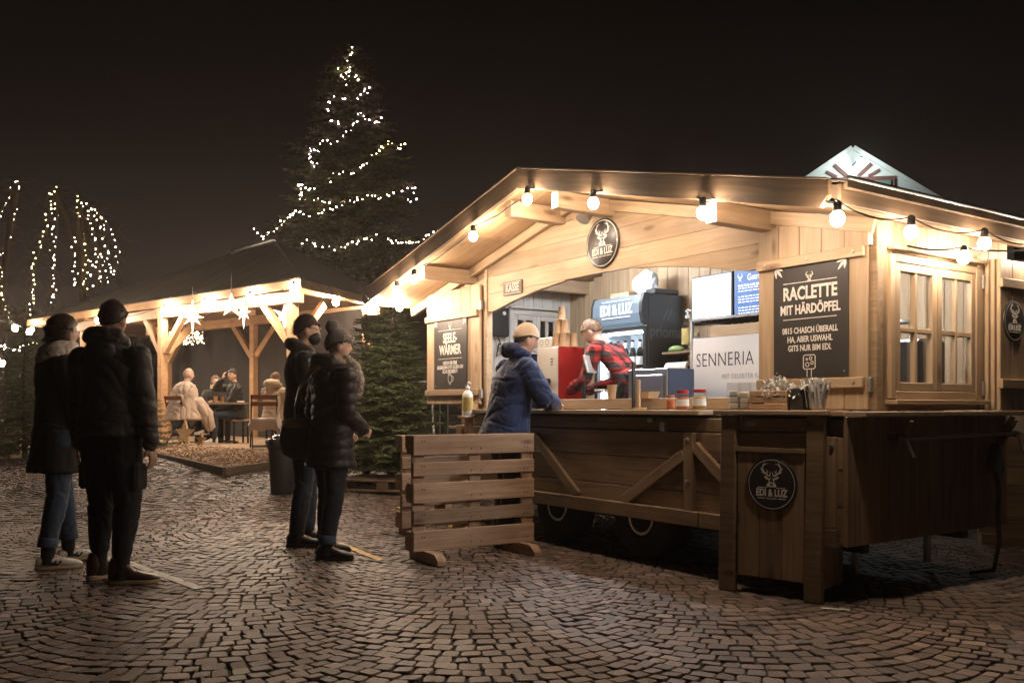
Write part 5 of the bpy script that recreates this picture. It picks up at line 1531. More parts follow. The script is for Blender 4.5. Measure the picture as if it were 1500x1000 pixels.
for row in (fl_, bk_):
    a, b = row[0], row[-1]
    d = (b-a).normalized()
    pts = [row[0]-d*0.9] + row[1:-1] + [row[-1]+d*0.25]
    for p, q in zip(pts[:-1], pts[1:]):
        dd = (q-p).normalized()
        bar('beam', pav, Vector((p.x, p.y, ZB))+dd*0.002, Vector((q.x, q.y, ZB))-dd*0.002, 0.14, 0.20, M['timber'])
    for i, p in enumerate(row):
        for q in ([row[i-1]] if i > 0 else []) + ([row[i+1]] if i < len(row)-1 else []):
            dd = (q-p).normalized()
            bar('brace', pav, Vector((p.x, p.y, 2.25))+dd*0.09, Vector((p.x, p.y, 2.97))+dd*0.82, 0.10, 0.13, M['timber'])
for p, q in zip(fl_, bk_):
    bar('beam', pav, Vector((p.x, p.y, ZB+0.17)), Vector((q.x, q.y, ZB+0.17)), 0.12, 0.14, M['timber'])
    dd = (q-p).normalized()
    bar('brace', pav, Vector((p.x, p.y, 2.25))+dd*0.09, Vector((p.x, p.y, 3.0))+dd*0.82, 0.10, 0.13, M['timber'])
# deck of boards, riser
f0, f1 = Vector((-9.0, 19.2, 0)), Vector((-3.2, 13.35, 0))
fd = (f1-f0).normalized(); fn = Vector((-fd.y, fd.x, 0)); fn = fn if fn.y > 0 else -fn
for k in range(12):
    c = (f0+f1)/2 + fn*(0.14+0.282*k)
    bar('deck_board', pav, c - fd*4.1 + Vector((0, 0, 0.43)), c + fd*4.1 + Vector((0, 0, 0.43)), 0.276, 0.04, M['deck'])
bar('deck_riser', pav, f0-fn*0.012+Vector((0, 0, 0.33)), f1-fn*0.012+Vector((0, 0, 0.33)), 0.03, 0.15, M['deck'])
# dark cloth wall at the back
M['darkcloth'] = plain('dark_cloth_wall', (0.024, 0.021, 0.019), 0.85, 0, 0.2, 1.2, 0.3, bscale=6, bdist=0.03)
w0 = bk_[0]+fn*0.35-fd*0.9; w1 = bk_[2]+fn*0.35+fd*0.3
mb = MB(); nn = 40
L_ = (w1-w0).length
vs, fs = [], []
for i in range(nn+1):
    q = w0 + fd*L_*i/nn + fn*0.03*math.sin(i*1.3)
    vs += [(q.x, q.y, 0.40), (q.x, q.y, 3.0), (q.x+fn.x*0.01, q.y+fn.y*0.01, 3.0), (q.x+fn.x*0.01, q.y+fn.y*0.01, 0.40)]
    if i:
        o_ = 4*(i-1)
        fs += [(o_, o_+4, o_+5, o_+1), (o_+2, o_+6, o_+7, o_+3), (o_+1, o_+5, o_+6, o_+2)]
link('cloth_wall', MB().add(vs, fs).mesh('cloth_wall', M['darkcloth'], 180), pav)
# festoon along the eaves
def eave(a, b, px, dz):
    A_, B_ = PV[a], PV[b]; r = (px-750)/1320
    t = (r*A_.y - A_.x)/((B_.x-A_.x) - r*(B_.y-A_.y))
    p = A_.lerp(B_, t); return Vector((p.x, p.y, dz)) + (A_.lerp(B_, 0.5)-PV['P']).normalized()*Vector((1, 1, 0)).length*0.0
def off(p): return Vector((p.x-0.06, p.y-0.08, p.z))
fp = [(off(eave('A', 'B', x, z)), True) for x, z in ((52, 3.02), (150, 3.02), (248, 3.04), (307, 3.06), (373, 3.06), (437, 3.12))]
festoon('warm bulbs strung along the front eave of the pavilion', fp, M['bulb_far'], r=0.062, sag=0.12, drop=0.12, cable_r=0.008)
fp = [(off(PV['B'])-Vector((0, 0, 0.14)), False), (off(eave('B', 'C', 498, 3.05)), True), (off(eave('B', 'C', 542, 3.05)), True)]
festoon('warm bulbs strung along the right eave of the pavilion', fp, M['bulb_far'], r=0.062, sag=0.06, drop=0.12, cable_r=0.008)
fp = [(pix(-15, 470, 18.5), True), (pix(22, 481, 18.2), True), (pix(43, 486, 18.0), True), (pix(70, 470, 19.0), False)]
festoon('pair of warm bulbs on a cable beyond the left end of the pavilion', fp, M['bulb_far'], r=0.055, sag=0.05, drop=0.12, cable_r=0.008)
festoon('single warm bulb over the tree stump at the left edge', [(pix(-25, 515, 14.2), False), (pix(3, 532, 14.2), True), (pix(-40, 545, 14.5), False)], M['bulb_far'], r=0.045, sag=0.02, drop=0.08)
# paper stars hanging from the beam
M['star'] = emit('paper_star_glow', (1.0, 0.80, 0.62), 2.4)
def paper_star(label, c, s, pts, long_=1.0, tilt=0):
    root = thing('paper_star', label, 'paper star', c, tilt, 'glowing paper stars under the pavilion beam')
    mb = MB()
    for k in range(pts):
        a = 2*math.pi*k/pts + math.pi/2
        rr = s*(long_ if abs(math.cos(a)) < 0.35 else 1.0)
        tip = Vector((rr*math.cos(a), 0, rr*math.sin(a)))
        ia, ib = a-math.pi/pts, a+math.pi/pts
        q = s*0.36
        A_, B_ = Vector((q*math.cos(ia), 0, q*math.sin(ia))), Vector((q*math.cos(ib), 0, q*math.sin(ib)))
        for sg in (-1, 1):
            F_ = Vector((0, sg*s*0.26, 0))
            mb.add([F_, A_, tip], [(0, 1, 2)]); mb.add([F_, tip, B_], [(0, 1, 2)])
    link('shade', mb.mesh('shade', M['star']), root)
    link('hanger', MB().tube([(0, 0, s*0.9), (0, 0, s+0.35)], 0.006, 5).mesh('hanger', M['cable'], 60), root)
def ps(px, py, Z): return pix(px, py, Z)
paper_star('long many pointed paper star, leftmost under the pavilion beam', ps(282, 464, 17.2), 0.22, 8, 1.65, R(25))
paper_star('flat five pointed paper star in the middle under the pavilion eave', ps(339, 447, 16.6), 0.24, 5, 1.0, R(20))
paper_star('long pointed paper star just right of the flat five pointed one', ps(357, 457, 16.6), 0.19, 8, 1.7, R(-30))
paper_star('paper star half hidden behind the right pavilion post', ps(417, 463, 17.2), 0.26, 6, 1.1, R(10))
ch_ = thing('chandelier', 'glittering crystal chandelier hanging inside the pavilion before the dark wall', 'chandelier', pix(272, 492, 20.0))
M['crystal'] = emit('crystal_glow', (1.0, 0.82, 0.55), 3.0)
mb = MB(); rg = random.Random(5)
for k in range(150):
    a = rg.uniform(0, 6.28); q = 0.40*math.sqrt(rg.uniform(0.2, 1)); z = rg.uniform(-0.16, 0.10)
    s = rg.uniform(0.008, 0.022); c = Vector((q*math.cos(a), q*math.sin(a), z))
    mb.add([c+Vector(v)*s for v in ((1,0,0),(-1,0,0),(0,1,0),(0,-1,0),(0,0,1.8),(0,0,-1.8))], [(0,2,4),(2,1,4),(1,3,4),(3,0,4),(2,0,5),(1,2,5),(3,1,5),(0,3,5)])
link('crystals', mb.mesh('crystals', M['crystal']), ch_)['kind'] = 'stuff'
for z, q in ((0.1, 0.38), (-0.1, 0.30)):
    link('hoop', MB().tube([(q*math.cos(2*math.pi*k/20), q*math.sin(2*math.pi*k/20), z) for k in range(21)], 0.012, 5).mesh('hoop', M['blackmetal'], 60), ch_)
link('rod', MB().tube([(0, 0, 0.1), (0, 0, 0.6)], 0.012, 6).mesh('rod', M['blackmetal'], 60), ch_)

# wood chip bed with timber edging
cp = [Vector((-6.2, 14.75, 0)), Vector((-3.78, 11.85, 0)), Vector((-2.9, 13.0, 0)), Vector((-3.3, 13.40, 0)), Vector((-6.65, 16.85, 0))]
def chip_z(x, y):
    d = (Vector((x, y, 0))-f0).dot(-fn)
    return rise(x, y) + 0.02 + max(0, 0.06*(1-max(0, d)/1.6))
M['chips'] = plain('wood_chips', (0.64, 0.47, 0.33), 0.85, 0, 0.5, 9)
bed = thing('wood_chip_bed', 'bed of reddish wood chips between the pavilion deck and the cobbles', 'wood chips', (0, 0, 0)); bed['kind'] = 'stuff'
mb = MB(); rg = random.Random(21)
def inside(p, poly):
    c = False
    for i in range(len(poly)):
        a, b = poly[i], poly[i-1]
        if (a.y > p.y) != (b.y > p.y) and p.x < (b.x-a.x)*(p.y-a.y)/(b.y-a.y)+a.x: c = not c
    return c
n_ = 0
while n_ < 13000:
    p = Vector((rg.uniform(-6.7, -2.8), rg.uniform(11.8, 16.9), 0))
    if not inside(p, cp): continue
    n_ += 1
    p.z = chip_z(p.x, p.y) + rg.uniform(0.0, 0.03)
    d = Vector((rg.gauss(0, 1), rg.gauss(0, 1), rg.gauss(0, 0.45))).normalized()*rg.uniform(0.012, 0.030)
    s = d.cross(Vector((rg.gauss(0, .3), rg.gauss(0, .3), 1))).normalized()*rg.uniform(0.007, 0.015)
    mb.add([p-d-s, p+d-s*0.7, p+d+s*0.8, p-d+s], [(0, 1, 2, 3)])
link('chips', mb.mesh('chips', M['chips']), bed)['kind'] = 'stuff'
for lab, a, b in (('timber edging board along the left side of the wood chip bed', cp[0], cp[1]), ('short timber edging board at the right corner of the wood chip bed', cp[1], cp[2])):
    za, zb = rise(a.x, a.y)+0.035, rise(b.x, b.y)+0.035
    d = (b-a).normalized()*0.003
    o = bar('edging_board', None, Vector((a.x, a.y, za))+d, Vector((b.x, b.y, zb))-d, 0.05, 0.14, M['weathered']); tag(o, lab, 'edging board')

# ------------------------------------------------------------------ furniture on the deck
def folding_chair(label, loc, rz):
    """bistro chair; front is local +y"""
    c = thing('folding_chair', label, 'chair', loc, rz, 'folding chairs on the pavilion deck')
    for x in (-0.2, 0.2):
        link('frame_bar', MB().tube([(x, 0.22, 0.0), (x, -0.14, 0.46), (x, -0.24, 0.86)], 0.013, 6).mesh('frame_bar', M['blackmetal'], 60), c)
        link('frame_bar', MB().tube([(x*0.9, -0.24, 0.0), (x*0.9, 0.20, 0.45)], 0.013, 6).mesh('frame_bar', M['blackmetal'], 60), c)
    for z, y in ((0.83, -0.232), (0.72, -0.205)):
        link('back_slat', boxmesh((0.43, 0.014, 0.075), M['chair_wood'], 0.003), c, T(0, y, z) @ Matrix.Rotation(R(14), 4, 'X'))
    for k in range(5):
        link('seat_slat', boxmesh((0.40, 0.07, 0.016), M['chair_wood'], 0.003), c, T(0, -0.14+0.085*k, 0.462))
    for y in (0.21, -0.23):
        link('cross_bar', MB().tube([(-0.19, y, 0.03), (0.19, y, 0.03)], 0.010, 6).mesh('cross_bar', M['blackmetal'], 60), c)
    return c
DZ = 0.452
def dk(px, Z): return Vector(((px-750)/1320*Z, Z, DZ))
CH1, CH2 = dk(268, 16.35), dk(386, 14.75)
folding_chair('folding chair with wooden slats under the person wrapped in a blanket', CH1, R(-28))
folding_chair('folding chair with wooden slats nearest the bin, empty side towards us', CH2, R(18))
M['blanket'] = fabric('cream_blanket', (0.55, 0.43, 0.34), 0.9, 120, 0.1, 0.4)
def draped(name, label, cat, Mw, mat, f, nx=18, ny=14):
    vs = [tuple(f(i/nx, j/ny)) for j in range(ny+1) for i in range(nx+1)]
    fs = [(j*(nx+1)+i, j*(nx+1)+i+1, (j+1)*(nx+1)+i+1, (j+1)*(nx+1)+i) for j in range(ny) for i in range(nx)]
    mb = MB().add(vs, fs)
    vs2 = [(v[0], v[1]+0.004, v[2]-0.012) for v in vs]
    mb.add(vs2, [tuple(reversed(q)) for q in fs])
    o = link(name, mb.mesh(name, mat, 180), None, Mw); tag(o, label, cat)
    return o
draped('blanket', 'cream blanket hanging over the seat of the chair nearest the bin', 'blanket', Matrix.Translation(CH2) @ Matrix.Rotation(R(18), 4, 'Z'), M['blanket'],
       lambda s, t: Vector((-0.24+0.48*s, 0.22-0.44*min(1, t*1.25) - 0.04*max(0, t-0.8) + 0.015*math.sin(9*s+2), 0.492 + 0.012*math.sin(11*s)*t - 0.85*max(0, t-0.78) - 0.5*max(0, 0.12-s)*2 - 0.5*max(0, s-0.88)*2)))
draped('blanket', 'cream blanket slung over the right side of the chair nearest the bin', 'blanket', Matrix.Translation(CH2) @ Matrix.Rotation(R(18), 4, 'Z'), M['blanket'],
       lambda s, t: Vector((0.20+0.07*s+0.02*math.sin(7*t+3*s), -0.28+0.30*s+0.025*math.sin(5*t), 0.84-0.10*s-0.52*t+0.05*math.sin(3.1*s))))
tb = thing('bistro_table', 'dark square bistro table with paper cups on the pavilion deck', 'table', dk(332, 16.75), R(10))
link('table_top', boxmesh((0.72, 0.62, 0.035), M['hut_low'], 0.004), tb, T(0, 0, 0.735))
link('column', MB().tube([(0, 0, 0.02), (0, 0, 0.72)], 0.03, 10).mesh('column', M['blackmetal'], 60), tb)
for k in range(4):
    a = R(45+90*k); link('leg', MB().tube([(0, 0, 0.05), (0.26*math.cos(a), 0.26*math.sin(a), 0.012)], 0.016, 6).mesh('leg', M['blackmetal'], 60), tb)
for x, y, lab in ((-0.18, -0.12, 'left of the three paper cups on the bistro table'), (-0.07, -0.05, 'middle paper cup on the bistro table'), (0.10, -0.10, 'right of the three paper cups on the bistro table')):
    o = link('paper_cup', cup_mesh(0.030, 0.040, 0.105), None, tb.matrix_basis @ T(x, y, 0.755)); tag(o, lab, 'cup', 'paper cups on the bistro table')
o = link('ashtray', boxmesh((0.13, 0.08, 0.03), M['paper'], 0.008), None, tb.matrix_basis @ T(0.27, -0.18, 0.769)); tag(o, 'small white packet on the right of the bistro table', 'packet')
def wood_star(label, c, s, rz):
    poly = []
    for k in range(10):
        a = math.pi/2 + math.pi*k/5 - (0 if 1 else 0)
        rr = s if k % 2 == 0 else s*0.43
        poly.append((rr*math.cos(a), rr*math.sin(a)+s*0.81))
    o = link('wooden_star', MB().prism(poly, -0.02, 0.02).mesh('wooden_star', M['crate']), None, Matrix.Translation(c) @ Matrix.Rotation(rz, 4, 'Z') @ Matrix.Rotation(R(-6), 4, 'X'))
    tag(o, label, 'star', 'wooden stars on the deck edge')
wood_star('larger of the two wooden stars leaning on the deck edge', dk(269, 16.02), 0.245, R(-30))
wood_star('smaller wooden star on the deck edge right of the large star', dk(294, 15.75), 0.125, R(-30))

# ------------------------------------------------------------------ stump, bin, fir pallet, ladder, container
st = thing('tree_stump', 'pale tree stump table at the left edge beside the fir', 'stump', (-8.05, 14.3, rise(-8, 14.3)))
mb = MB().lathe([(0.36, -0.05), (0.33, 0.1), (0.32, 0.40), (0.31, 0.45)], 18)
mb.v = [(x*(1+0.06*noise.noise((x*4, y*4, 0))), y*(1+0.06*noise.noise((x*4, y*4, 2))), z) for x, y, z in mb.v]
link('trunk', mb.mesh('trunk', M['pallet'], 50), st)
link('top', MB().lathe([(0.31, 0.451), (0.30, 0.456), (0.0, 0.458)], 18).mesh('top', M['crate'], 50), st)
gr = thing('fire_bowl', 'black iron fire bowl with a handle standing on the tree stump', 'fire bowl', (-8.05, 14.3, rise(-8, 14.3)+0.458))
link('bowl', MB().lathe([(0.10, 0), (0.24, 0.05), (0.30, 0.10), (0.31, 0.10), (0.24, 0.06), (0.0, 0.02)], 18).mesh('bowl', M['blackmetal'], 60), gr)
link('handle', MB().tube([(0.28, -0.05, 0.09), (0.42, -0.08, 0.10), (0.44, -0.08, 0.0), (0.44, -0.08, -0.12)], 0.014, 6).mesh('handle', M['blackmetal'], 60), gr)
bx, by = -2.66, 10.45
bn = thing('litter_bin', 'black plastic litter bin with a bin liner behind the queueing man', 'bin', (bx, by, rise(bx, by)))
link('body', MB().lathe([(0.13, 0.0), (0.135, 0.01), (0.165, 0.56), (0.175, 0.57), (0.175, 0.62), (0.165, 0.62), (0.15, 0.5)], 20, cap=False).mesh('body', M['black'], 40), bn)
M['liner'] = plain('bin_liner', (0.03, 0.03, 0.032), 0.25, 0, 0.1, 10, 0.7, bscale=25, bdist=0.02)
mb = MB().lathe([(0.172, 0.52), (0.185, 0.60), (0.18, 0.635), (0.165, 0.64), (0.13, 0.58), (0.0, 0.55)], 26)
mb.v = [(x*(1+0.05*noise.noise((x*25, y*25, z*9))), y*(1+0.05*noise.noise((x*25, y*25, z*9+4))), z+0.015*noise.noise((x*20, y*20, 7))) for x, y, z in mb.v]
link('liner', mb.mesh('liner', M['liner'], 180), bn)
link('rubbish', lumpy((0.0, 0, 0.62), (0.13, 0.12, 0.07), 3, 0.5).mesh('rubbish', M['liner'], 180), bn)

def flat_pallet(label, loc, rz):
    p = thing('flat_pallet', label, 'pallet', loc, rz)
    for k in range(6): link('slat', boxmesh((1.2, 0.10, 0.022), M['weathered'], 0.003), p, T(0, -0.35+0.14*k, 0.125))
    for y in (-0.35, 0, 0.35):
        link('runner', boxmesh((1.2, 0.09, 0.022), M['weathered'], 0.003), p, T(0, y, 0.012))
        for x in (-0.53, 0, 0.53): link('block', boxmesh((0.14, 0.09, 0.09), M['weathered'], 0.003), p, T(x, y, 0.068))
    return p
flat_pallet('weathered pallet lying flat under the cut fir tree', (-1.40, 10.75, rise(-1.4, 10.75)+0.006), R(-14))
ld = thing('ladder', 'aluminium ladder leaning at the left of the stall behind the fir', 'ladder', (-1.18, 11.6, rise(-1.18, 11.6)))
for x in (-0.20, 0.20): bar('rail', ld, (x, 0, 0.0), (x-0.10, 0.45, 1.42), 0.03, 0.07, M['galv'], (0, 1, 0))
for k in range(5):
    t = (k+0.6)/5.2
    bar('rung', ld, (-0.185-0.10*t, 0.45*t, 1.42*t), (0.185-0.10*t, 0.45*t, 1.42*t), 0.035, 0.03, M['galv'], (0, 0, 1))
M['shed'] = plain('grey_shed_paint', (0.19, 0.175, 0.155), 0.6, 0, 0.2, 2)
M['shed_dk'] = plain('grey_shed_frame', (0.10, 0.092, 0.082), 0.6, 0, 0.2, 2)
sd = thing('container_shed', 'grey panelled container with double doors behind the fir and stall', 'container', (-1.75, 13.6, 0.0), R(-6))
for k in range(3):
    for j in range(3):
        link('door_panel', boxmesh((0.60, 0.04, 0.80), M['shed'], 0.006), sd, T(0.34+0.68*k, 0.03, 0.62+0.9*j))
for k in range(4): link('upright', boxmesh((0.07, 0.06, 2.85), M['shed_dk'], 0.006), sd, T(0.0+0.68*k, 0.0, 1.45))
for j in range(4): link('crossbar', boxmesh((1.97, 0.05, 0.07), M['shed_dk'], 0.006), sd, T(1.02, 0.015, 0.17+0.9*j))
link('body', boxmesh((2.2, 2.0, 2.9), M['shed_dk'], 0.01), sd, T(1.02, 1.07, 1.46))
for k in (1.30, 1.42): link('lock_rod', MB().tube([(k-0.62, -0.05, 0.3), (k-0.62, -0.05, 2.7)], 0.012, 6).mesh('lock_rod', M['galv'], 60), sd)

# ------------------------------------------------------------------ background: half-timbered gable, neighbour stall, tree line
hs = thing('timbered_house', 'floodlit half timbered house gable showing above the stall roof', 'house', (0, 0, 0))
HX, HY = 9.45, 25.0; apex = 8.25; hw = 4.2; ev = apex-hw*0.66
M['plaster'] = plain('white_plaster', (0.72, 0.72, 0.68), 0.85, 0, 0.08, 2)
M['timber_red'] = plain('red_brown_timber', (0.16, 0.065, 0.05), 0.7, 0, 0.2, 5)
M['house_roof'] = plain('house_roof_tiles', (0.10, 0.085, 0.075), 0.8, 0, 0.2, 5)
HR = Matrix.Translation((HX, HY, 0)) @ Matrix.Rotation(R(-8), 4, 'Z')
hs.matrix_world = HR
gp = [(-hw, 0), (hw, 0), (hw, ev), (0, apex), (-hw, ev)]
link('wall', MB().prism(gp, 0.0, 9.0).mesh('wall', M['plaster']), hs)
for sg in (-1, 1):
    p, q = Vector((0, 4.62, apex+0.06)), Vector((sg*(hw+0.45), 4.62, apex-0.66*(hw+0.45)+0.06))
    link('roof', boxmesh(((q-p).length, 9.2, 0.07), M['house_roof'], 0.01), hs, frame((p+q)/2, q-p, (0, 0, 1)))
    bar('verge_board', hs, (sg*0.02, -0.03, apex+0.06), (sg*(hw+0.45), -0.03, apex-0.66*(hw+0.45)+0.06), 0.04, 0.12, M['plaster'])
def tb_(p, q, w=0.17): bar('timber', hs, (p[0], -0.012, p[1]), (q[0], -0.012, q[1]), 0.05, w, M['timber_red'])
tb_((-1.15, 7.42), (1.15, 7.42), 0.13); tb_((-2.6, 6.42), (2.6, 6.42)); tb_((-hw+0.1, 4.9), (hw-0.1, 4.9))
for x in (1.12, 1.62, 2.12, -1.12, -1.62, -2.12): tb_((x, 6.51), (x, apex-0.66*abs(x)-0.12), 0.13)
for x in (1.2, 2.4, 3.4, -1.2, -2.4, -3.4): tb_((x, 4.99), (x, min(6.33, apex-0.66*abs(x)-0.12)), 0.15)
tb_((-0.14, 7.50), (-0.50, 7.84), 0.11); tb_((0.14, 7.50), (0.50, 7.84), 0.11); tb_((0.42, 7.50), (0.72, 7.66), 0.09); tb_((-0.42, 7.50), (-0.72, 7.66), 0.09)
wf = thing('window', None, None); wf.parent = hs; wf.location = (0, -0.02, 6.93)
for x in (-0.47, 0.0, 0.47): link('frame', boxmesh((0.06, 0.06, 0.84), M['white'], 0.004), wf, T(x, 0, 0))
for z in (-0.39, 0.39): link('frame', boxmesh((1.0, 0.055, 0.07), M['white'], 0.004), wf, T(0, 0, z))
for x in (-0.235, 0.235): link('pane', boxmesh((0.40, 0.012, 0.72), plain('dark_pane', (0.10, 0.12, 0.14), 0.1), 0.001), wf, T(x, 0.012, 0))
M['shutter_green'] = plain('shutter_green', (0.16, 0.22, 0.20), 0.6, 0, 0.1)
for x in (-0.78, 0.80): link('shutter', boxmesh((0.40, 0.05, 0.86), M['shutter_green'], 0.005), hs, T(x, -0.05, 6.93))
fl2 = thing('flood_light', 'bright cool floodlight under the peak of the timbered gable', 'floodlight', HR @ Vector((0, -0.45, 7.98)), R(-8))
M['flood'] = emit('flood_glow', (0.80, 0.95, 0.95), 420.0)
link('bracket', MB().tube([(0, 0.42, -0.18), (0, -0.45, -0.16)], 0.02, 6).mesh('bracket', M['galv'], 60), fl2)
link('lamp_globe', MB().sphere((0, -0.45, -0.30), 0.075, 14, 10).mesh('lamp_globe', M['flood'], 180), fl2)
link('collar', MB().lathe([(0.05, 0.08), (0.06, 0.13), (0.02, 0.15)], 12).mesh('collar', M['galv'], 50), fl2, T(0, -0.45, -0.30))

M['cream_wall'] = plain('cream_wall', (0.50, 0.43, 0.36), 0.8, 0, 0.06, 2)
nbx = thing('neighbour_stall', 'next stall with cream wall and dark plank base at the right edge', 'stall', (3.85, 7.45, 0.0), R(-14))
for k in range(4): link('wall_panel', boxmesh((0.596, 0.05, 1.45), M['cream_wall'], 0.004), nbx, T(0.3+0.6*k, 0.0, 1.595))
for k in range(6): link('base_plank', boxmesh((2.4, 0.05, 0.138), M['hut_low'], 0.004), nbx, T(1.2, -0.01, 0.13+0.142*k))
link('foot_beam', boxmesh((2.4, 0.14, 0.09), M['hut_low'], 0.004), nbx, T(1.2, -0.05, 0.045))

rg = random.Random(77)
vs, fs, tint = [], [], []
for k in range(11000):
    x = rg.uniform(-42, 30); top = 5.5 + 2.6*noise.noise((x*0.13, 0, 0)) + 1.6*noise.noise((x*0.45, 3, 0))
    z = top*rg.random()**0.7; y = 46 + rg.uniform(-2, 2)
    s = rg.uniform(0.25, 0.7)*(1.5 if z < 3 else 1); a = Vector((rg.gauss(0, 1), rg.gauss(0, 1), rg.gauss(0, 1))).normalized()*s; b = a.cross(Vector((rg.gauss(0, 1), rg.gauss(0, 1), rg.gauss(0, 1)))).normalized()*s*0.5
    o_ = len(vs); c = Vector((x, y, z)); vs += [tuple(c-a), tuple(c+b), tuple(c+a), tuple(c-b)]; fs.append((o_, o_+1, o_+2, o_+3)); tint += [rg.random()]*4
tl = needles_obj('tree_line', vs, fs, tint, M['needles_far'], None)
tag(tl, 'dim mass of trees far behind the square', 'trees')
# ------------------------------------------------------------------ people
def solid(mb, voxel, smooth_it=6, name='body', mat=None, fold=None, seed=0):
    """melts overlapping closed pieces into one continuous skin"""
    me = mb.mesh(name, None, 180)
    o = bpy.data.objects.new('tmp', me); COL.objects.link(o)
    r_ = o.modifiers.new('r', 'REMESH'); r_.mode = 'VOXEL'; r_.voxel_size = voxel; r_.use_smooth_shade = True
    if smooth_it:
        s_ = o.modifiers.new('s', 'SMOOTH'); s_.iterations = smooth_it; s_.factor = 0.5
    dg = bpy.context.evaluated_depsgraph_get()
    out = bpy.data.meshes.new_from_object(o.evaluated_get(dg))
    bpy.data.objects.remove(o); bpy.data.meshes.remove(me)
    out.name = name
    if fold:
        amp, fx, fz = fold
        n = len(out.vertices)
        co = np.empty(n*3, np.float32); out.vertices.foreach_get('co', co); co = co.reshape(-1, 3)
        no = np.empty(n*3, np.float32); out.vertex_normals.foreach_get('vector', no); no = no.reshape(-1, 3)
        def crease(c):
            q = (c[0]*fx+seed, c[1]*fx, c[2]*fz + 1.2*noise.noise((c[0]*3, c[1]*3, c[2]*3+seed))*2)
            n1 = noise.noise(q)
            n2 = noise.noise((q[0]*2.1+5, q[1]*2.1, q[2]*1.7))
            return 0.45*noise.noise((c[0]*3.0+seed, c[1]*3.0, c[2]*3.4)) - (1-abs(n1))**7*0.75 + 0.35 - (1-abs(n2))**8*0.35
        d = np.array([crease(c) for c in co], np.float32)
        co = co + no*(d*amp)[:, None]
        out.vertices.foreach_set('co', co.reshape(-1))
    out.materials.clear()
    if mat: out.materials.append(mat)
    out.polygons.foreach_set('use_smooth', [True]*len(out.polygons))
    out.update()
    return out

def limb(mb, pts, rad, n=12):
    """round-ended tapering limb"""
    pts = [Vector(p) for p in pts]; rad = list(rad)
    d0 = (pts[0]-pts[1]).normalized(); d1 = (pts[-1]-pts[-2]).normalized()
    P = [pts[0]+d0*rad[0]*0.9, pts[0]+d0*rad[0]*0.6] + pts + [pts[-1]+d1*rad[-1]*0.6, pts[-1]+d1*rad[-1]*0.9]
    Q = [rad[0]*0.35, rad[0]*0.8] + rad + [rad[-1]*0.8, rad[-1]*0.35]
    mb.tube(P, Q, n)

def oval(mb, rings, n=20):
    """stack of oval rings (centre, rx, ry, yaw)"""
    rs = []
    for c, rx, ry, yaw in rings:
        ca, sa = math.cos(yaw), math.sin(yaw)
        rs.append([(c[0]+rx*math.cos(2*math.pi*k/n)*ca-ry*math.sin(2*math.pi*k/n)*sa, c[1]+rx*math.cos(2*math.pi*k/n)*sa+ry*math.sin(2*math.pi*k/n)*ca, c[2]) for k in range(n)])
    mb.rings(rs)

def ik(a, b, l1, l2, pole):
    a, b, pole = Vector(a), Vector(b), Vector(pole)
    d = b-a; L_ = min(d.length, (l1+l2)*0.999); d = d.normalized()
    x = (l1*l1-l2*l2+L_*L_)/(2*L_); h = math.sqrt(max(0, l1*l1-x*x))
    p = pole - d*pole.dot(d)
    p = p.normalized() if p.length > 1e-5 else d.orthogonal()
    return a+d*x+p*h, a+d*L_

def head_piece(mb, c, yaw, pitch, s=1.0, face=True):
    """skull with brow, nose, lips, chin and ears; faces +y before turning"""
    Mh = Matrix.Translation(c) @ Matrix.Rotation(yaw, 4, 'Z') @ Matrix.Rotation(pitch, 4, 'X')
    nu, nv = 32, 22
    t = MB().sphere((0, 0, 0), (1, 1, 1), nu, nv)
    vs = []
    def g(x, y, x0, y0, sx, sy): return math.exp(-((x-x0)/sx)**2-((y-y0)/sy)**2)
    for x, y, z in t.v:
        X, Y, Z = x*0.076, y*0.096, z*0.118
        if Z < 0:                                  # jaw narrows
            k = -z
            X *= 1-0.30*k*k; Y = Y*(1-0.10*k) + 0.018*k
        if y > 0:
            Y *= 0.93
            a = 1.0 if y > 0.25 else y/0.25
            Y += a*(0.026*g(X, Z, 0, -0.020, 0.013, 0.018) + 0.012*g(X, Z, 0, 0.004, 0.011, 0.022))   # nose
            Y += a*(0.007*g(X, Z, 0.028, 0.027, 0.022, 0.010) + 0.007*g(X, Z, -0.028, 0.027, 0.022, 0.010))
            Y -= a*(0.010*g(X, Z, 0.031, 0.008, 0.014, 0.011) + 0.010*g(X, Z, -0.031, 0.008, 0.014, 0.011))
            Y += a*(0.007*g(X, Z, 0, -0.056, 0.020, 0.007) + 0.009*g(X, Z, 0, -0.094, 0.018, 0.014))
            Y -= a*0.005*g(X, Z, 0, -0.073, 0.022, 0.006)
        vs.append(Mh @ (Vector((X, Y, Z))*s))
    mb.add(vs, t.f)
    for sx in (-1, 1):
        e = MB().sphere((sx*0.076, -0.006, -0.012), (0.010, 0.020, 0.032), 8, 6)
        mb.add([Mh @ (Vector(v)*s) for v in e.v], e.f)
    return Mh

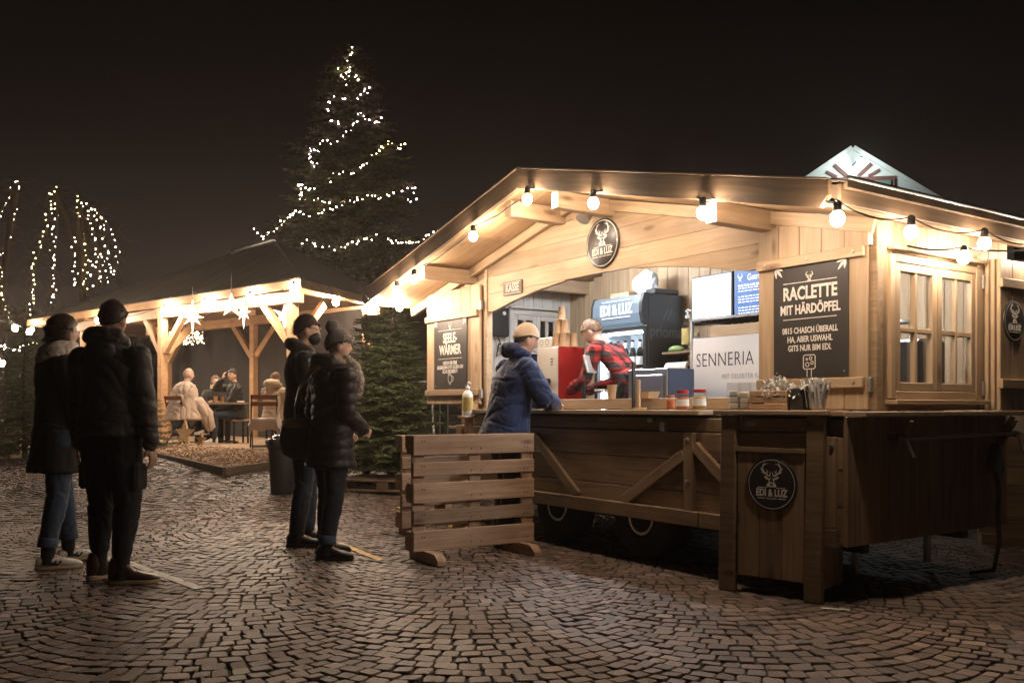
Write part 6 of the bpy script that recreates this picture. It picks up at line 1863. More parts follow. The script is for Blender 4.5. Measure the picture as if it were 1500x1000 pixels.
def hand_piece(mb, w, d, palm_n, side, s=1.0, curl=0.5):
    """palm, four unequal bent fingers, thumb off the side; w wrist, d along the hand, palm_n out of the palm"""
    d = Vector(d).normalized(); pn = Vector(palm_n); pn = (pn - d*pn.dot(d)).normalized(); sd = d.cross(pn)*side
    w = Vector(w)
    c = w + d*0.045*s
    P = [w-d*0.01*s, w+d*0.02*s, w+d*0.055*s, w+d*0.088*s]
    rs = []
    for p, rw, rt in zip(P, (0.024, 0.031, 0.040, 0.038), (0.019, 0.017, 0.015, 0.012)):
        rs.append([p + sd*rw*s*math.cos(2*math.pi*k/12) + pn*rt*s*math.sin(2*math.pi*k/12) for k in range(12)])
    mb.rings(rs)
    for i, (o_, L_) in enumerate(((-0.029, 0.072), (-0.010, 0.082), (0.010, 0.077), (0.028, 0.060))):
        p0 = w + d*0.080*s + sd*o_*s
        a1 = curl*0.6; a2 = curl*1.5
        p1 = p0 + (d*math.cos(a1) + pn*math.sin(a1))*L_*0.5*s
        p2 = p1 + (d*math.cos(a2) + pn*math.sin(a2))*L_*0.3*s
        p3 = p2 + (d*math.cos(a2*1.3) + pn*math.sin(a2*1.3))*L_*0.22*s
        limb(mb, [p0, p1, p2, p3], [0.0095*s, 0.009*s, 0.0082*s, 0.0072*s], 8)
    t0 = w + d*0.022*s - sd*0.026*s
    t1 = t0 + (d*0.7 - sd*0.7 + pn*0.35).normalized()*0.034*s
    t2 = t1 + (d*0.9 - sd*0.25 + pn*0.4).normalized()*0.030*s
    limb(mb, [t0, t1, t2], [0.013*s, 0.011*s, 0.009*s], 8)

def shoe_obj(parent, name, ankle, toe_dir, mat, sole_mat, L_=0.285, high=0.06, w=0.047, label=None):
    d = Vector(toe_dir); d.z = 0; d.normalize(); sd = Vector((d.y, -d.x, 0))
    a = Vector((ankle[0], ankle[1], 0))
    heel = a - d*0.075
    def ring(t, wd, z0, z1, n=14, sq=0.75):
        c = heel + d*L_*t
        out = []
        for k in range(n):
            x, y = math.cos(2*math.pi*k/n), math.sin(2*math.pi*k/n)
            x = math.copysign(abs(x)**sq, x); y = math.copysign(abs(y)**sq, y)
            out.append(c + sd*wd*x + Vector((0, 0, (z0+z1)/2 + (z1-z0)/2*y)))
        return out
    up = MB()
    hz = 0.085 + high
    up.rings([ring(-0.01, w*0.45, 0.025, hz*0.75), ring(0.05, w*0.75, 0.02, hz), ring(0.20, w*0.85, 0.02, hz), ring(0.36, w*0.88, 0.02, 0.088+high*0.5), ring(0.50, w*0.95, 0.02, 0.085), ring(0.70, w*1.08, 0.02, 0.066), ring(0.86, w*0.98, 0.02, 0.056), ring(0.96, w*0.62, 0.022, 0.044), ring(0.995, w*0.25, 0.025, 0.034)])
    o = link(name, up.mesh(name, mat, 180), parent)
    if label: o['label'] = label
    so = MB()
    so.rings([ring(-0.02, w*0.5, 0.0, 0.028, sq=0.4), ring(0.06, w*0.88, 0.0, 0.03, sq=0.4), ring(0.35, w*0.92, 0.0, 0.028, sq=0.4), ring(0.70, w*1.14, 0.0, 0.026, sq=0.4), ring(0.90, w*0.98, 0.0, 0.026, sq=0.4), ring(1.01, w*0.35, 0.004, 0.026, sq=0.4)])
    link('sole', so.mesh('sole', sole_mat, 40), o)
    for k, t in enumerate((0.38, 0.44, 0.50, 0.56)):
        c = heel + d*L_*t; zt = 0.092 + high*0.45*max(0, 1-(t-0.36)/0.14) - 0.045*max(0, t-0.42)
        link('lace', MB().tube([c - sd*0.026 + Vector((0, 0, zt-0.008)), c + d*0.006 + Vector((0, 0, zt)), c + sd*0.026 + Vector((0, 0, zt-0.008))], 0.0035, 5).mesh('lace', sole_mat, 60), o)
    return o

M['coat_black'] = fabric('black_wool', (0.024, 0.021, 0.019), 0.9, 240, 0.25, 0.5, 0.3)
M['parka'] = fabric('dark_parka', (0.044, 0.042, 0.043), 0.6, 300, 0.25, 0.3, 0.15)
M['puffer'] = fabric('black_puffer', (0.018, 0.017, 0.017), 0.5, 200, 0.2, 0.3, 0.1)
M['trouser_black'] = fabric('black_trousers', (0.016, 0.016, 0.018), 0.9, 260, 0.2, 0.4, 0.1)
M['jeans'] = fabric('blue_jeans', (0.055, 0.078, 0.12), 0.85, 320, 0.35, 0.4, 0.1)
M['jeans_dk'] = fabric('dark_jeans', (0.022, 0.028, 0.040), 0.85, 320, 0.3, 0.4, 0.1)
M['blue_jacket'] = fabric('navy_jacket', (0.010, 0.022, 0.075), 0.75, 200, 0.3, 0.4, 0.15)
M['scarf'] = fabric('cream_scarf', (0.74, 0.66, 0.57), 0.9, 160, 0.1, 0.6, 0.4)
M['beanie_grey'] = fabric('grey_knit', (0.13, 0.12, 0.11), 0.95, 110, 0.3, 0.9, 0.4)
M['beanie_beige'] = fabric('beige_knit', (0.48, 0.36, 0.24), 0.95, 110, 0.15, 0.8, 0.4)
M['hair_brown'] = fabric('brown_hair', (0.045, 0.025, 0.016), 0.45, 140, 0.4, 0.6, 0.1)
M['hair_dark'] = fabric('dark_hair', (0.034, 0.023, 0.017), 0.5, 160, 0.4, 0.6, 0.1)
M['hair_light'] = fabric('light_brown_hair', (0.16, 0.09, 0.05), 0.55, 160, 0.4, 0.6, 0.1)
M['fur'] = fabric('fur_trim', (0.42, 0.36, 0.31), 0.95, 60, 0.3, 1.0, 0.6)
M['beige_coat'] = fabric('beige_coat', (0.50, 0.37, 0.25), 0.85, 200, 0.1, 0.4, 0.3)
M['leather'] = plain('brown_leather', (0.055, 0.024, 0.013), 0.45, 0, 0.3, 12, 0.3)
M['boot_black'] = plain('black_boot', (0.016, 0.014, 0.013), 0.5, 0, 0.2, 12, 0.2)
M['sole_tan'] = plain('tan_sole', (0.50, 0.36, 0.22), 0.7, 0, 0.1)
M['shoe_white'] = plain('white_sneaker', (0.78, 0.73, 0.66), 0.6, 0, 0.06, 12)
M['tan_strap'] = plain('tan_strap', (0.20, 0.115, 0.055), 0.55, 0, 0.2, 12)
M['mask'] = plain('black_mask', (0.014, 0.014, 0.015), 0.8, 0, 0.1)
M['lens'] = thin_glass('spectacle_lens')
M['eye'] = plain('eye_dark', (0.03, 0.02, 0.015), 0.15, 0, 0.1)
M['lip'] = plain('lip', (0.36, 0.14, 0.11), 0.5, 0, 0.1)

def person(label, loc, heading, H, pose, dress, vox=0.009, group=None):
    """pose: local joints (x right, y forward, z up, for a 1.78 m adult); heading is the world direction faced"""
    s = H/1.78
    rz = math.atan2(-heading[0], heading[1])
    root = thing('person', label, 'person', loc, rz, group)
    P = {k: (Vector(v)*s if isinstance(v, (tuple, Vector)) and len(v) == 3 else v) for k, v in pose.items()}
    pel = P.get('pelvis', Vector((0, 0, 0.958*s))); chest = P.get('chest', Vector((0, 0, 1.40*s)))
    hd = P.get('head', Vector((0, 0.03*s, 1.665*s)))
    yaw, pitch = pose.get('yaw', 0), pose.get('pitch', 0)
    ty = pose.get('twist', 0)
    ca, sa = math.cos(ty), math.sin(ty)
    shw = pose.get('shoulder', 0.185)*s
    up = (chest-pel).normalized()
    shl = {i: chest + Vector((i*shw*ca, i*shw*sa, 0)) + up*0.03*s for i in (-1, 1)}
    hip = {i: pel + Vector((i*0.095*s, 0, -0.02*s)) for i in (-1, 1)}
    ank = {-1: P['footL'] + Vector((0, 0, 0.085*s)), 1: P['footR'] + Vector((0, 0, 0.085*s))}
    tdir = {-1: pose.get('toeL', (0, 1, 0)), 1: pose.get('toeR', (0, 1, 0))}
    hnd = {-1: P.get('handL', Vector((-0.26*s, 0.06*s, 0.86*s))), 1: P.get('handR', Vector((0.26*s, 0.06*s, 0.86*s)))}
    knee, elb, wri = {}, {}, {}
    for i in (-1, 1):
        knee[i], ank[i] = ik(hip[i], ank[i], 0.432*s, 0.425*s, pose.get('kneeL' if i < 0 else 'kneeR', Vector(tdir[i])))
        elb[i], wri[i] = ik(shl[i], hnd[i], 0.30*s, 0.27*s, pose.get('elbowL' if i < 0 else 'elbowR', Vector((i*0.5, -1, -0.2))))
    # --- body
    b = MB()
    k = dress.get('girth', 1.0)
    mid = pel.lerp(chest, 0.5)
    oval(b, [(pel+Vector((0, 0, -0.10*s)), 0.10*s, 0.08*s, ty*0.3), (pel, 0.15*s*k, 0.105*s*k, ty*0.3), (mid, 0.135*s*k, 0.095*s*k, ty*0.6), (chest-up*0.06*s, 0.165*s*k, 0.105*s*k, ty), (chest+up*0.05*s, 0.15*s, 0.085*s, ty), (chest+up*0.10*s, 0.07*s, 0.06*s, ty)])
    neck = chest + up*0.09*s
    limb(b, [neck-up*0.02*s, neck.lerp(hd, 0.45), hd-Vector((0, 0, 0.05*s))], [0.062*s, 0.055*s, 0.055*s])
    for i in (-1, 1):
        limb(b, [hip[i], hip[i].lerp(knee[i], 0.5), knee[i], knee[i].lerp(ank[i], 0.4), ank[i]], [0.085*s, 0.075*s, 0.055*s, 0.052*s, 0.038*s])
        limb(b, [ank[i], ank[i]+Vector(tdir[i]).normalized()*0.10*s+Vector((0, 0, -0.05*s))], [0.036*s, 0.03*s])
        limb(b, [shl[i], shl[i].lerp(elb[i], 0.5), elb[i], elb[i].lerp(wri[i], 0.4), wri[i]], [0.055*s, 0.046*s, 0.038*s, 0.036*s, 0.025*s])
        hdir = pose.get('hdirL' if i < 0 else 'hdirR', (wri[i]-elb[i]).normalized())
        hand_piece(b, wri[i], hdir, pose.get('palmL' if i < 0 else 'palmR', Vector((-i, 0.1, 0))), i, s*1.0, pose.get('curl', 0.55))
    Mh = head_piece(b, hd, yaw, pitch, s*dress.get('head', 1.0))
    link('body', solid(b, vox, 2, 'body', dress.get('skin', M['skin'])), root)
    L = lambda v: Mh @ (Vector(v)*s)
    # --- face details
    if dress.get('face', True):
        for i in (-1, 1):
            link('eye', MB().sphere((0, 0, 0), 0.0105*s, 8, 6).mesh('eye', M['eye'], 180), root, Matrix.Translation(L((i*0.031, 0.0695, 0.008))))
        link('mouth', MB().sphere((0, 0, 0), (0.024*s, 0.006*s, 0.006*s), 10, 6).mesh('mouth', M['lip'], 180), root, Mh @ T(0, 0.094*s, -0.073*s))
    # --- trousers
    tm, tf = dress['trousers'], dress.get('tw', 1.0)
    t = MB()
    oval(t, [(pel+Vector((0, 0, -0.13*s)), 0.11*s, 0.09*s, 0), (pel+Vector((0, 0, -0.03*s)), 0.172*s*k, 0.128*s*k, 0), (pel+Vector((0, 0, 0.09*s)), 0.158*s*k, 0.118*s*k, 0)])
    for i in (-1, 1):
        e = ank[i]+Vector((0, 0, dress.get('hem', 0.02)*s))
        kn = knee[i]
        limb(t, [hip[i], hip[i].lerp(kn, 0.5), kn, kn.lerp(e, 0.45), e], [0.105*s*tf, 0.094*s*tf, 0.075*s*tf, 0.072*s*tf, dress.get('cuffr', 0.060)*s*tf], 14)
    link('trousers', solid(t, vox*1.1, 4, 'trousers', tm, (0.010*s, 6.5, 6.0), 3), root)
    if dress.get('cuff'):
        for i in (-1, 1):
            e = ank[i]+Vector((0, 0, dress.get('hem', 0.02)*s)); dd = (knee[i]-ank[i]).normalized()
            rr = (dress.get('cuffr', 0.060)+0.007)*s*tf
            link('cuff', MB().tube([e-dd*0.035*s, e-dd*0.03*s, e+dd*0.025*s, e+dd*0.03*s], [rr*0.93, rr, rr, rr*0.93], 16).mesh('cuff', dress['cuff'], 60), root)
    for i in (-1, 1):
        e = ank[i]+Vector((0, 0, dress.get('hem', 0.02)*s)); dd = (knee[i]-ank[i]).normalized()
        link('sock', MB().tube([ank[i]-dd*0.055*s, ank[i], e+dd*0.05*s], [0.050*s, 0.047*s, 0.047*s], 12).mesh('sock', M['trouser_black'], 60), root)
    # --- jacket or coat
    j = MB()
    jr = dress.get('jw', 1.0); hem = dress.get('hemz', 0.80)*s; fl = dress.get('flare', 1.0)
    hemc = Vector((pel.x + (pel.x-chest.x)*0.2, pel.y + (pel.y-chest.y)*0.2, hem)) if 'hemc' not in pose else P['hemc']
    rings = [(hemc, 0.205*s*k*jr*fl, 0.165*s*k*jr*fl, ty*0.4), (hemc.lerp(pel, 0.5) if hem < pel.z else pel, 0.20*s*k*jr*(1+(fl-1)*.5), 0.155*s*k*jr*(1+(fl-1)*.5), ty*0.4),
             (pel+up*0.10*s, 0.182*s*k*jr, 0.138*s*k*jr, ty*0.5), (mid+up*0.06*s, 0.180*s*k*jr, 0.135*s*k*jr, ty*0.7), (chest-up*0.05*s, 0.205*s*k*jr, 0.142*s*k*jr, ty), (chest+up*0.04*s, 0.185*s*jr, 0.118*s*jr, ty), (chest+up*0.10*s, 0.10*s, 0.085*s, ty), (chest+up*0.145*s, 0.075*s, 0.075*s, ty)]
    oval(j, rings, 24)
    sw = dress.get('sleeve', 1.0)
    for i in (-1, 1):
        w2 = elb[i].lerp(wri[i], 0.97)
        limb(j, [shl[i]-up*0.01*s, shl[i].lerp(elb[i], 0.45), elb[i], elb[i].lerp(w2, 0.5), w2], [0.082*s*sw, 0.074*s*sw, 0.066*s*sw, 0.060*s*sw, 0.050*s*sw], 14)
    jm = solid(j, vox*1.1, 5, 'jacket', dress['jacket'], dress.get('fold', (0.015*s, 5.0, 9.0)), dress.get('seed', 1))
    if dress.get('quilt'):
        n = len(jm.vertices); co = np.empty(n*3, np.float32); jm.vertices.foreach_get('co', co); co = co.reshape(-1, 3)
        no = np.empty(n*3, np.float32); jm.vertex_normals.foreach_get('vector', no); no = no.reshape(-1, 3)
        ph = (co[:, 2]/s)/0.085*math.pi
        co = co + no*((np.abs(np.sin(ph))**0.6-0.7)*0.012*s*(1-np.abs(no[:, 2])))[:, None]
        jm.vertices.foreach_set('co', co.reshape(-1)); jm.update()
    jo = link(dress.get('jname', 'jacket'), jm, root)
    # --- head gear
    hk = dress.get('hair')
    def strands(o, mat, ln=0.026, n=1500):
        rg = random.Random(dress.get('seed', 1))
        me = o.data; sb = MB()
        polys = [p for p in me.polygons if p.area > 2e-6]
        up_h = Mh.to_3x3() @ Vector((0, 0, 1)); bk_h = Mh.to_3x3() @ Vector((0, -1, 0))
        for _ in range(n):
            p = rg.choice(polys); c = p.center; nn = p.normal
            if (c-hd).dot(up_h) < -0.03*s and ln < 0.04: continue
            d = (nn*(0.22 if ln < 0.04 else 0.07) - up_h*0.8 + bk_h*0.25 + Vector((rg.gauss(0, .22), rg.gauss(0, .22), rg.gauss(0, .22)))).normalized()*ln*rg.uniform(0.5, 1.1)
            x = d.cross(nn)
            if x.length < 1e-6: continue
            x = x.normalized()*0.0016
            q = c + nn*0.001
            sb.add([q-x, q+x, q+d*0.6+nn*0.003, q+d], [(0, 1, 2), (0, 2, 3)])
        so_ = link('hair_strands', sb.mesh('hair_strands', mat), o); so_['kind'] = 'stuff'
    def hairline(x, y):
        pts = ((-1.01, -0.055), (-0.45, -0.035), (-0.15, -0.002), (0.02, 0.018), (0.10, 0.010), (0.22, 0.012), (0.35, 0.045), (0.7, 0.058), (1.01, 0.062))
        for (y0, z0), (y1, z1) in zip(pts[:-1], pts[1:]):
            if y0 <= y <= y1: return z0+(z1-z0)*(y-y0)/(y1-y0) + 0.004*math.sin(x*23+y*17)
        return 0.05
    def cap_piece(scale, zcut, mat, name, back=0.0, n=40):
        mb = MB().sphere((0, 0, 0), (1, 1, 1), n, 24)
        vs = []
        for x, y, z in mb.v:
            X, Y, Z = x*0.076*scale, y*0.096*scale, z*0.118*scale
            zc = zcut(x, y)
            if Z < zc: Z = zc + (Z-zc)*0.12
            q = 1+0.02*noise.noise((x*4, y*4, z*4)) + 0.018*noise.noise((x*13, y*13, z*5))
            vs.append(tuple(L((X*q, Y*q-0.004-back, Z+0.006))))
        mb.v = vs
        o = link(name, mb.mesh(name, mat, 180), root)
        if name == 'hair': strands(o, mat)
        return o
    if hk == 'short':
        cap_piece(1.05, hairline, dress['hairm'], 'hair')
    elif hk == 'crop':
        cap_piece(1.03, hairline, dress['hairm'], 'hair')
    elif hk == 'bob':
        h = MB()
        oval(h, [(Vector((0, -0.012, -0.155))*s, 0.088*s, 0.070*s, 0), (Vector((0, -0.014, -0.09))*s, 0.100*s, 0.092*s, 0), (Vector((0, -0.012, 0.0))*s, 0.100*s, 0.106*s, 0), (Vector((0, -0.008, 0.07))*s, 0.088*s, 0.100*s, 0), (Vector((0, -0.004, 0.115))*s, 0.052*s, 0.062*s, 0), (Vector((0, 0, 0.132))*s, 0.018*s, 0.02*s, 0)], 28)
        vs = []
        for v in h.v:
            v = Vector(v)
            if v.y > 0.03*s and v.z < 0.045*s: v.y = 0.03*s + (v.y-0.03*s)*0.25
            a = math.atan2(v.x, v.y)
            v = Vector((v.x*(1+0.03*math.sin(a*14+v.z*20)), v.y*(1+0.03*math.sin(a*14+v.z*20)), v.z))
            vs.append(Mh @ v)
        h.v = [tuple(v) for v in vs]
        strands(link('hair', h.mesh('hair', dress['hairm'], 180), root), dress['hairm'], 0.05, 1800)
    elif hk == 'long':
        h = MB()
        oval(h, [(Vector((0, -0.03, -0.24))*s, 0.08*s, 0.05*s, 0), (Vector((0, -0.02, -0.12))*s, 0.098*s, 0.085*s, 0), (Vector((0, -0.012, 0.0))*s, 0.092*s, 0.10*s, 0), (Vector((0, -0.006, 0.08))*s, 0.08*s, 0.095*s, 0), (Vector((0, 0, 0.128))*s, 0.02*s, 0.02*s, 0)], 24)
        h.v = [tuple(Mh @ Vector((v[0], min(v[1], 0.045*s) if v[2] < 0.06*s else v[1], v[2]))) for v in h.v]
        link('hair', h.mesh('hair', dress['hairm'], 180), root)
    if dress.get('beanie'):
        bn_ = cap_piece(1.16, lambda x, y: (0.035 if y > 0 else 0.035+0.055*y), dress['beanie'], 'bobble_hat' if dress.get('bobble') else 'beanie')
        if dress.get('bobble'):
            pm = lumpy((0, 0, 0), 0.052*s, 2, 0.35, 18, 12)
            link('bobble', pm.mesh('bobble', dress['beanie'], 180), bn_, Mh @ T(-0.0, -0.070*s, 0.140*s))
    return root, dict(s=s, Mh=Mh, pel=pel, chest=chest, hd=hd, up=up, ank=ank, knee=knee, elb=elb, wri=wri, shl=shl, hip=hip, L=L)

def hood(root, J, mat, r=0.125, back=0.06, z=0.10, thick=0.055, seed=0, name='hood', bag=0.0):
    s = J['s']; mb = MB()
    c = J['chest'] + J['up']*z*s
    pts = []
    for k in range(13):
        a = math.pi*2*k/12
        pts.append(c + Vector((r*s*math.cos(a), -back*s + r*0.85*s*math.sin(a), (0.05 - 0.03*math.sin(a))*s)))
    mb.tube(pts, [thick*s*(1.25 if 6 < k < 12 else 0.8) for k in range(13)], 12)
    if bag: mb.sphere(tuple(c+Vector((0, -0.085*s-back*s, -0.035*s))), (0.115*s*bag, 0.055*s*bag, 0.095*s*bag), 16, 10)
    return link(name, solid(mb, 0.010, 5, name, mat, (0.012*s, 7, 9), seed), root)

def scarf(root, J, mat, r=0.10, z=0.135, th=0.05, tail=None):
    s = J['s']; mb = MB(); c = J['chest'] + J['up']*z*s
    for dz, rr in ((0.0, r), (0.055, r*0.88)):
        pts = [c + Vector((rr*s*math.cos(2*math.pi*k/16), rr*s*0.95*math.sin(2*math.pi*k/16)+0.01*s, dz*s + 0.025*s*math.sin(2*math.pi*k/16+1.0))) for k in range(17)]
        mb.tube(pts, th*s, 10)
    if tail: limb(mb, [c+Vector(p)*s for p in tail], [0.055*s]*len(tail))
    return link('scarf', solid(mb, 0.009, 3, 'scarf', mat, (0.012*s, 9, 16), 5), root)

# ---- the pair at the left
p1, J = person('woman in long black coat and cream scarf with white sneakers, leftmost of the queue', (-3.20, 6.33, 0), (0.68, 0.73), 1.765,
    dict(footL=(-0.15, 0.14, 0), footR=(0.12, -0.10, 0), toeL=(0.10, 1, 0), toeR=(0.35, 1, 0), handL=(-0.22, 0.13, 0.87), handR=(0.22, 0.14, 0.87), yaw=R(-12), pitch=R(-4), head=(0, 0.045, 1.655), chest=(0, 0, 1.39)),
    dict(trousers=M['jeans'], tw=0.98, hem=0.10, cuff=M['jeans'], jacket=M['coat_black'], hemz=0.66, flare=1.18, jw=1.0, jname='coat', hair='bob', hairm=M['hair_brown'], skin=M['skin2'], sleeve=0.98, seed=4, girth=0.97))
scarf(p1, J, M['scarf'], 0.112, 0.085, 0.042, tail=[(0.05, 0.10, 0.02), (0.06, 0.155, -0.10), (0.07, 0.165, -0.24)])
for i, nm in ((-1, 'L'), (1, 'R')):
    a = J['ank'][i]
    sh_ = shoe_obj(p1, 'sneaker', a, (0.10, 1, 0) if i < 0 else (0.35, 1, 0), M['shoe_white'], M['sole_tan'], 0.29, 0.0, 0.048)
    d = Vector((0.10, 1, 0) if i < 0 else (0.35, 1, 0)).normalized(); sd = Vector((d.y, -d.x, 0))
    mb = MB()
    for (x0, z0), (x1, z1), w in (((0.0, 0.056), (0.060, 0.034), 0.015), ((0.035, 0.044), (0.052, 0.062), 0.011), ((0.062, 0.036), (0.082, 0.060), 0.011)):
        stroke(mb, [(x0, z0), (x1, z1)], w, 0.0, 0.002)
    base = Vector((a.x, a.y, 0)) + sd*0.046
    Ms = Matrix((d, (0, 0, 1), sd)).transposed().to_4x4(); Ms.translation = base
    link('side_mark', mb.mesh('side_mark', M['black']), sh_, Ms)
p2, J = person('man in dark parka, cargo trousers and brown boots, seen from behind', (-2.57, 5.76, 0), (0.20, 0.98), 1.79,
    dict(footL=(-0.125, 0.07, 0), footR=(0.12, -0.05, 0), toeL=(0.45, 0.9, 0), toeR=(0.95, 0.42, 0), handL=(-0.26, 0.06, 0.85), handR=(0.285, 0.02, 0.83), yaw=R(4), pitch=R(-3), shoulder=0.200, head=(0.01, 0.02, 1.665)),
    dict(trousers=M['trouser_black'], tw=1.08, hem=0.105, cuffr=0.054, jacket=M['parka'], hemz=0.93, jw=1.03, hair='short', hairm=M['hair_dark'], sleeve=1.0, seed=9, girth=1.04, fold=(0.017, 5.0, 10.0)))
hood(p2, J, M['parka'], 0.105, 0.015, 0.085, 0.045, 3, 'hood', 0.95)
for i in (-1, 1):
    shoe_obj(p2, 'boot', J['ank'][i], (0.45, 0.9, 0) if i < 0 else (0.95, 0.42, 0), M['leather'], M['sole_tan'], 0.30, 0.09, 0.050)
    k = J['hip'][i].lerp(J['knee'][i], 0.62)
    mb = MB().cbox((0, 0, 0), (0.05, 0.13, 0.17), 0.018)
    link('cargo_pocket', mb.mesh('cargo_pocket', M['trouser_black'], 60), p2, Matrix.Translation(k+Vector((i*0.092, 0, 0))))

# ---- the pair in the middle
p3, J = person('man in black jacket, glasses and black mask behind the woman in the bobble hat', (-1.70, 7.32, 0), (0.93, 0.36), 1.86,
    dict(footL=(-0.10, 0.05, 0), footR=(0.10, -0.06, 0), toeL=(0.0, 1, 0), toeR=(0.2, 1, 0), handL=(-0.2, 0.2, 0.95), handR=(0.2, 0.2, 0.95), yaw=R(-4), pitch=R(-4)),
    dict(trousers=M['jeans_dk'], tw=0.98, hem=0.02, jacket=M['coat_black'], hemz=0.83, jw=1.0, hair='short', hairm=M['hair_dark'], seed=14, girth=1.0))
hood(p3, J, M['coat_black'], 0.095, 0.015, 0.08, 0.038, 5, 'collar')
s = J['s']
link('mask', MB().sphere((0, 0, 0), (0.072*s, 0.066*s, 0.056*s), 18, 12).mesh('mask', M['mask'], 180), p3, J['Mh'] @ T(0, 0.050*s, -0.055*s))
gl = link('glasses', MB().tube([(-0.078*s, -0.01*s, 0.018*s), (-0.074*s, 0.085*s, 0.012*s), (0, 0.106*s, 0.016*s), (0.074*s, 0.085*s, 0.012*s), (0.078*s, -0.01*s, 0.018*s)], 0.0028, 6).mesh('glasses', M['black'], 60), p3, J['Mh'])
for i in (-1, 1):
    link('lens_rim', MB().tube([(i*0.035*s+0.027*s*math.cos(2*math.pi*k/16), 0.104*s-abs(0.027*s*math.cos(2*math.pi*k/16)+0.0)*0.12, 0.004*s+0.019*s*math.sin(2*math.pi*k/16)) for k in range(17)], 0.002, 5).mesh('lens_rim', M['black'], 60), gl)
    shoe_obj(p3, 'shoe', J['ank'][i], (0, 1, 0) if i < 0 else (0.2, 1, 0), M['boot_black'], M['black'], 0.30, 0.03, 0.048)
p4, J = person('woman in grey bobble hat and long black puffer coat with a brown shoulder bag', (-1.36, 6.76, 0), (0.72, 0.69), 1.70,
    dict(footL=(-0.155, 0.05, 0), footR=(0.11, -0.10, 0), toeL=(0.35, 1, 0), toeR=(0.75, 0.7, 0), handL=(-0.16, 0.20, 0.98), handR=(0.12, 0.23, 1.0), yaw=R(-26), pitch=R(-6), head=(0.02, 0.06, 1.655), chest=(0.01, 0.01, 1.39), elbowR=(0.45, -1, -0.4), elbowL=(-0.45, -1, -0.4)),
    dict(trousers=M['jeans_dk'], tw=1.02, hem=0.07, cuff=M['jeans'], jacket=M['puffer'], hemz=0.70, flare=1.10, jw=1.04, quilt=True, jname='coat', hair='short', hairm=M['hair_brown'], beanie=M['beanie_grey'], bobble=True, sleeve=1.08, skin=M['skin2'], girth=1.0, seed=22, fold=(0.008, 5, 8)))
hood(p4, J, M['puffer'], 0.120, 0.02, 0.055, 0.056, 8, 'hood', 1.1)
s = J['s']
mb = MB(); c = J['chest']+J['up']*0.10*s
pts = [c+Vector(v)*s for v in ((-0.11, 0.08, 0.03), (-0.09, 0.13, -0.04), (-0.05, 0.15, -0.12), (0.0, 0.16, -0.20))]
pts2 = [c+Vector(v)*s for v in ((0.12, 0.05, 0.06), (0.145, 0.11, 0.0), (0.14, 0.15, -0.10), (0.10, 0.17, -0.22))]
for q in (pts, pts2): limb(mb, q, [0.032*s, 0.038*s, 0.038*s, 0.030*s])
fm = solid(mb, 0.007, 2, 'fur_trim', M['fur'], (0.012*s, 30, 30), 3)
link('fur_trim', fm, p4)
fz = MB(); rg = random.Random(3)
for v in fm.vertices:
    if rg.random() < 0.35:
        d = (Vector(v.normal) + Vector((rg.gauss(0, .4), rg.gauss(0, .4), rg.gauss(-0.2, .4)))).normalized()*0.018
        x = d.orthogonal().normalized()*0.0022
        fz.add([v.co-x, v.co+x, v.co+d], [(0, 1, 2)])
link('fur_hairs', fz.mesh('fur_hairs', M['fur']), p4)['kind'] = 'stuff'
# patterned hat band
mb = MB()
for k in range(15):
    a = R(-75 + 150*k/14)
    for z in (0.052, 0.075):
        mb.sphere((0.090*math.sin(a)*s, 0.112*math.cos(a)*s, (z+0.008*(k % 2))*s), 0.0065*s, 6, 4)
link('hat_pattern', mb.mesh('hat_pattern', M['white']), p4, J['Mh'])['kind'] = 'stuff'
for i in (-1, 1): shoe_obj(p4, 'shoe', J['ank'][i], (0.35, 1, 0) if i < 0 else (0.75, 0.7, 0), M['boot_black'], M['black'], 0.27, 0.02, 0.045)
bag = thing('shoulder_bag', 'brown and black shoulder bag on a tan strap at the hip of the hat woman', 'bag', p4.location, p4.rotation_euler.z)
Bc = Vector((-0.225, -0.145, 0.915))
mb = MB()
rs = []
for t, hw_, dd in ((-0.19, 0.05, 0.03), (-0.15, 0.115, 0.06), (-0.05, 0.145, 0.072), (0.05, 0.125, 0.062), (0.11, 0.095, 0.045), (0.125, 0.06, 0.02)):
    rs.append([(hw_*math.cos(2*math.pi*k/18), dd*math.sin(2*math.pi*k/18), t) for k in range(18)])
link('body', MB().rings(rs).mesh('body', M['boot_black'], 60), bag, Matrix.Translation(Bc) @ Matrix.Rotation(R(50), 4, 'Z'))
rs = [[(q[0]*1.03, q[1]*1.08, q[2]) for q in r_] for r_ in rs[3:]]
link('flap', MB().rings(rs).mesh('flap', M['tan_strap'], 60), bag, Matrix.Translation(Bc) @ Matrix.Rotation(R(50), 4, 'Z'))
stp = [Bc+Vector((-0.02, -0.02, 0.11)), Vector((-0.20, -0.185, 1.12)), Vector((-0.10, -0.212, 1.25)), Vector((0.03, -0.185, 1.38)), Vector((0.13, -0.10, 1.455)), Vector((0.15, 0.02, 1.46)), Vector((0.12, 0.15, 1.36)), Vector((-0.05, 0.22, 1.16)), Vector((-0.22, 0.10, 1.02)), Bc+Vector((0.02, 0.07, 0.10))]
mb = MB()
for a, b in zip(stp[:-1], stp[1:]): pass
rs = []
for i, p in enumerate(stp):
    t = (stp[min(i+1, len(stp)-1)]-stp[max(i-1, 0)]).normalized()
    ctr = Vector((0, 0, p.z)); n_ = (p-ctr); n_ = (n_-t*n_.dot(t)).normalized(); sd = t.cross(n_)
    rs.append([p+sd*0.019+n_*0.004, p-sd*0.019+n_*0.004, p-sd*0.019-n_*0.002, p+sd*0.019-n_*0.002])
link('strap', mb.rings(rs).mesh('strap', M['tan_strap'], 60), bag)

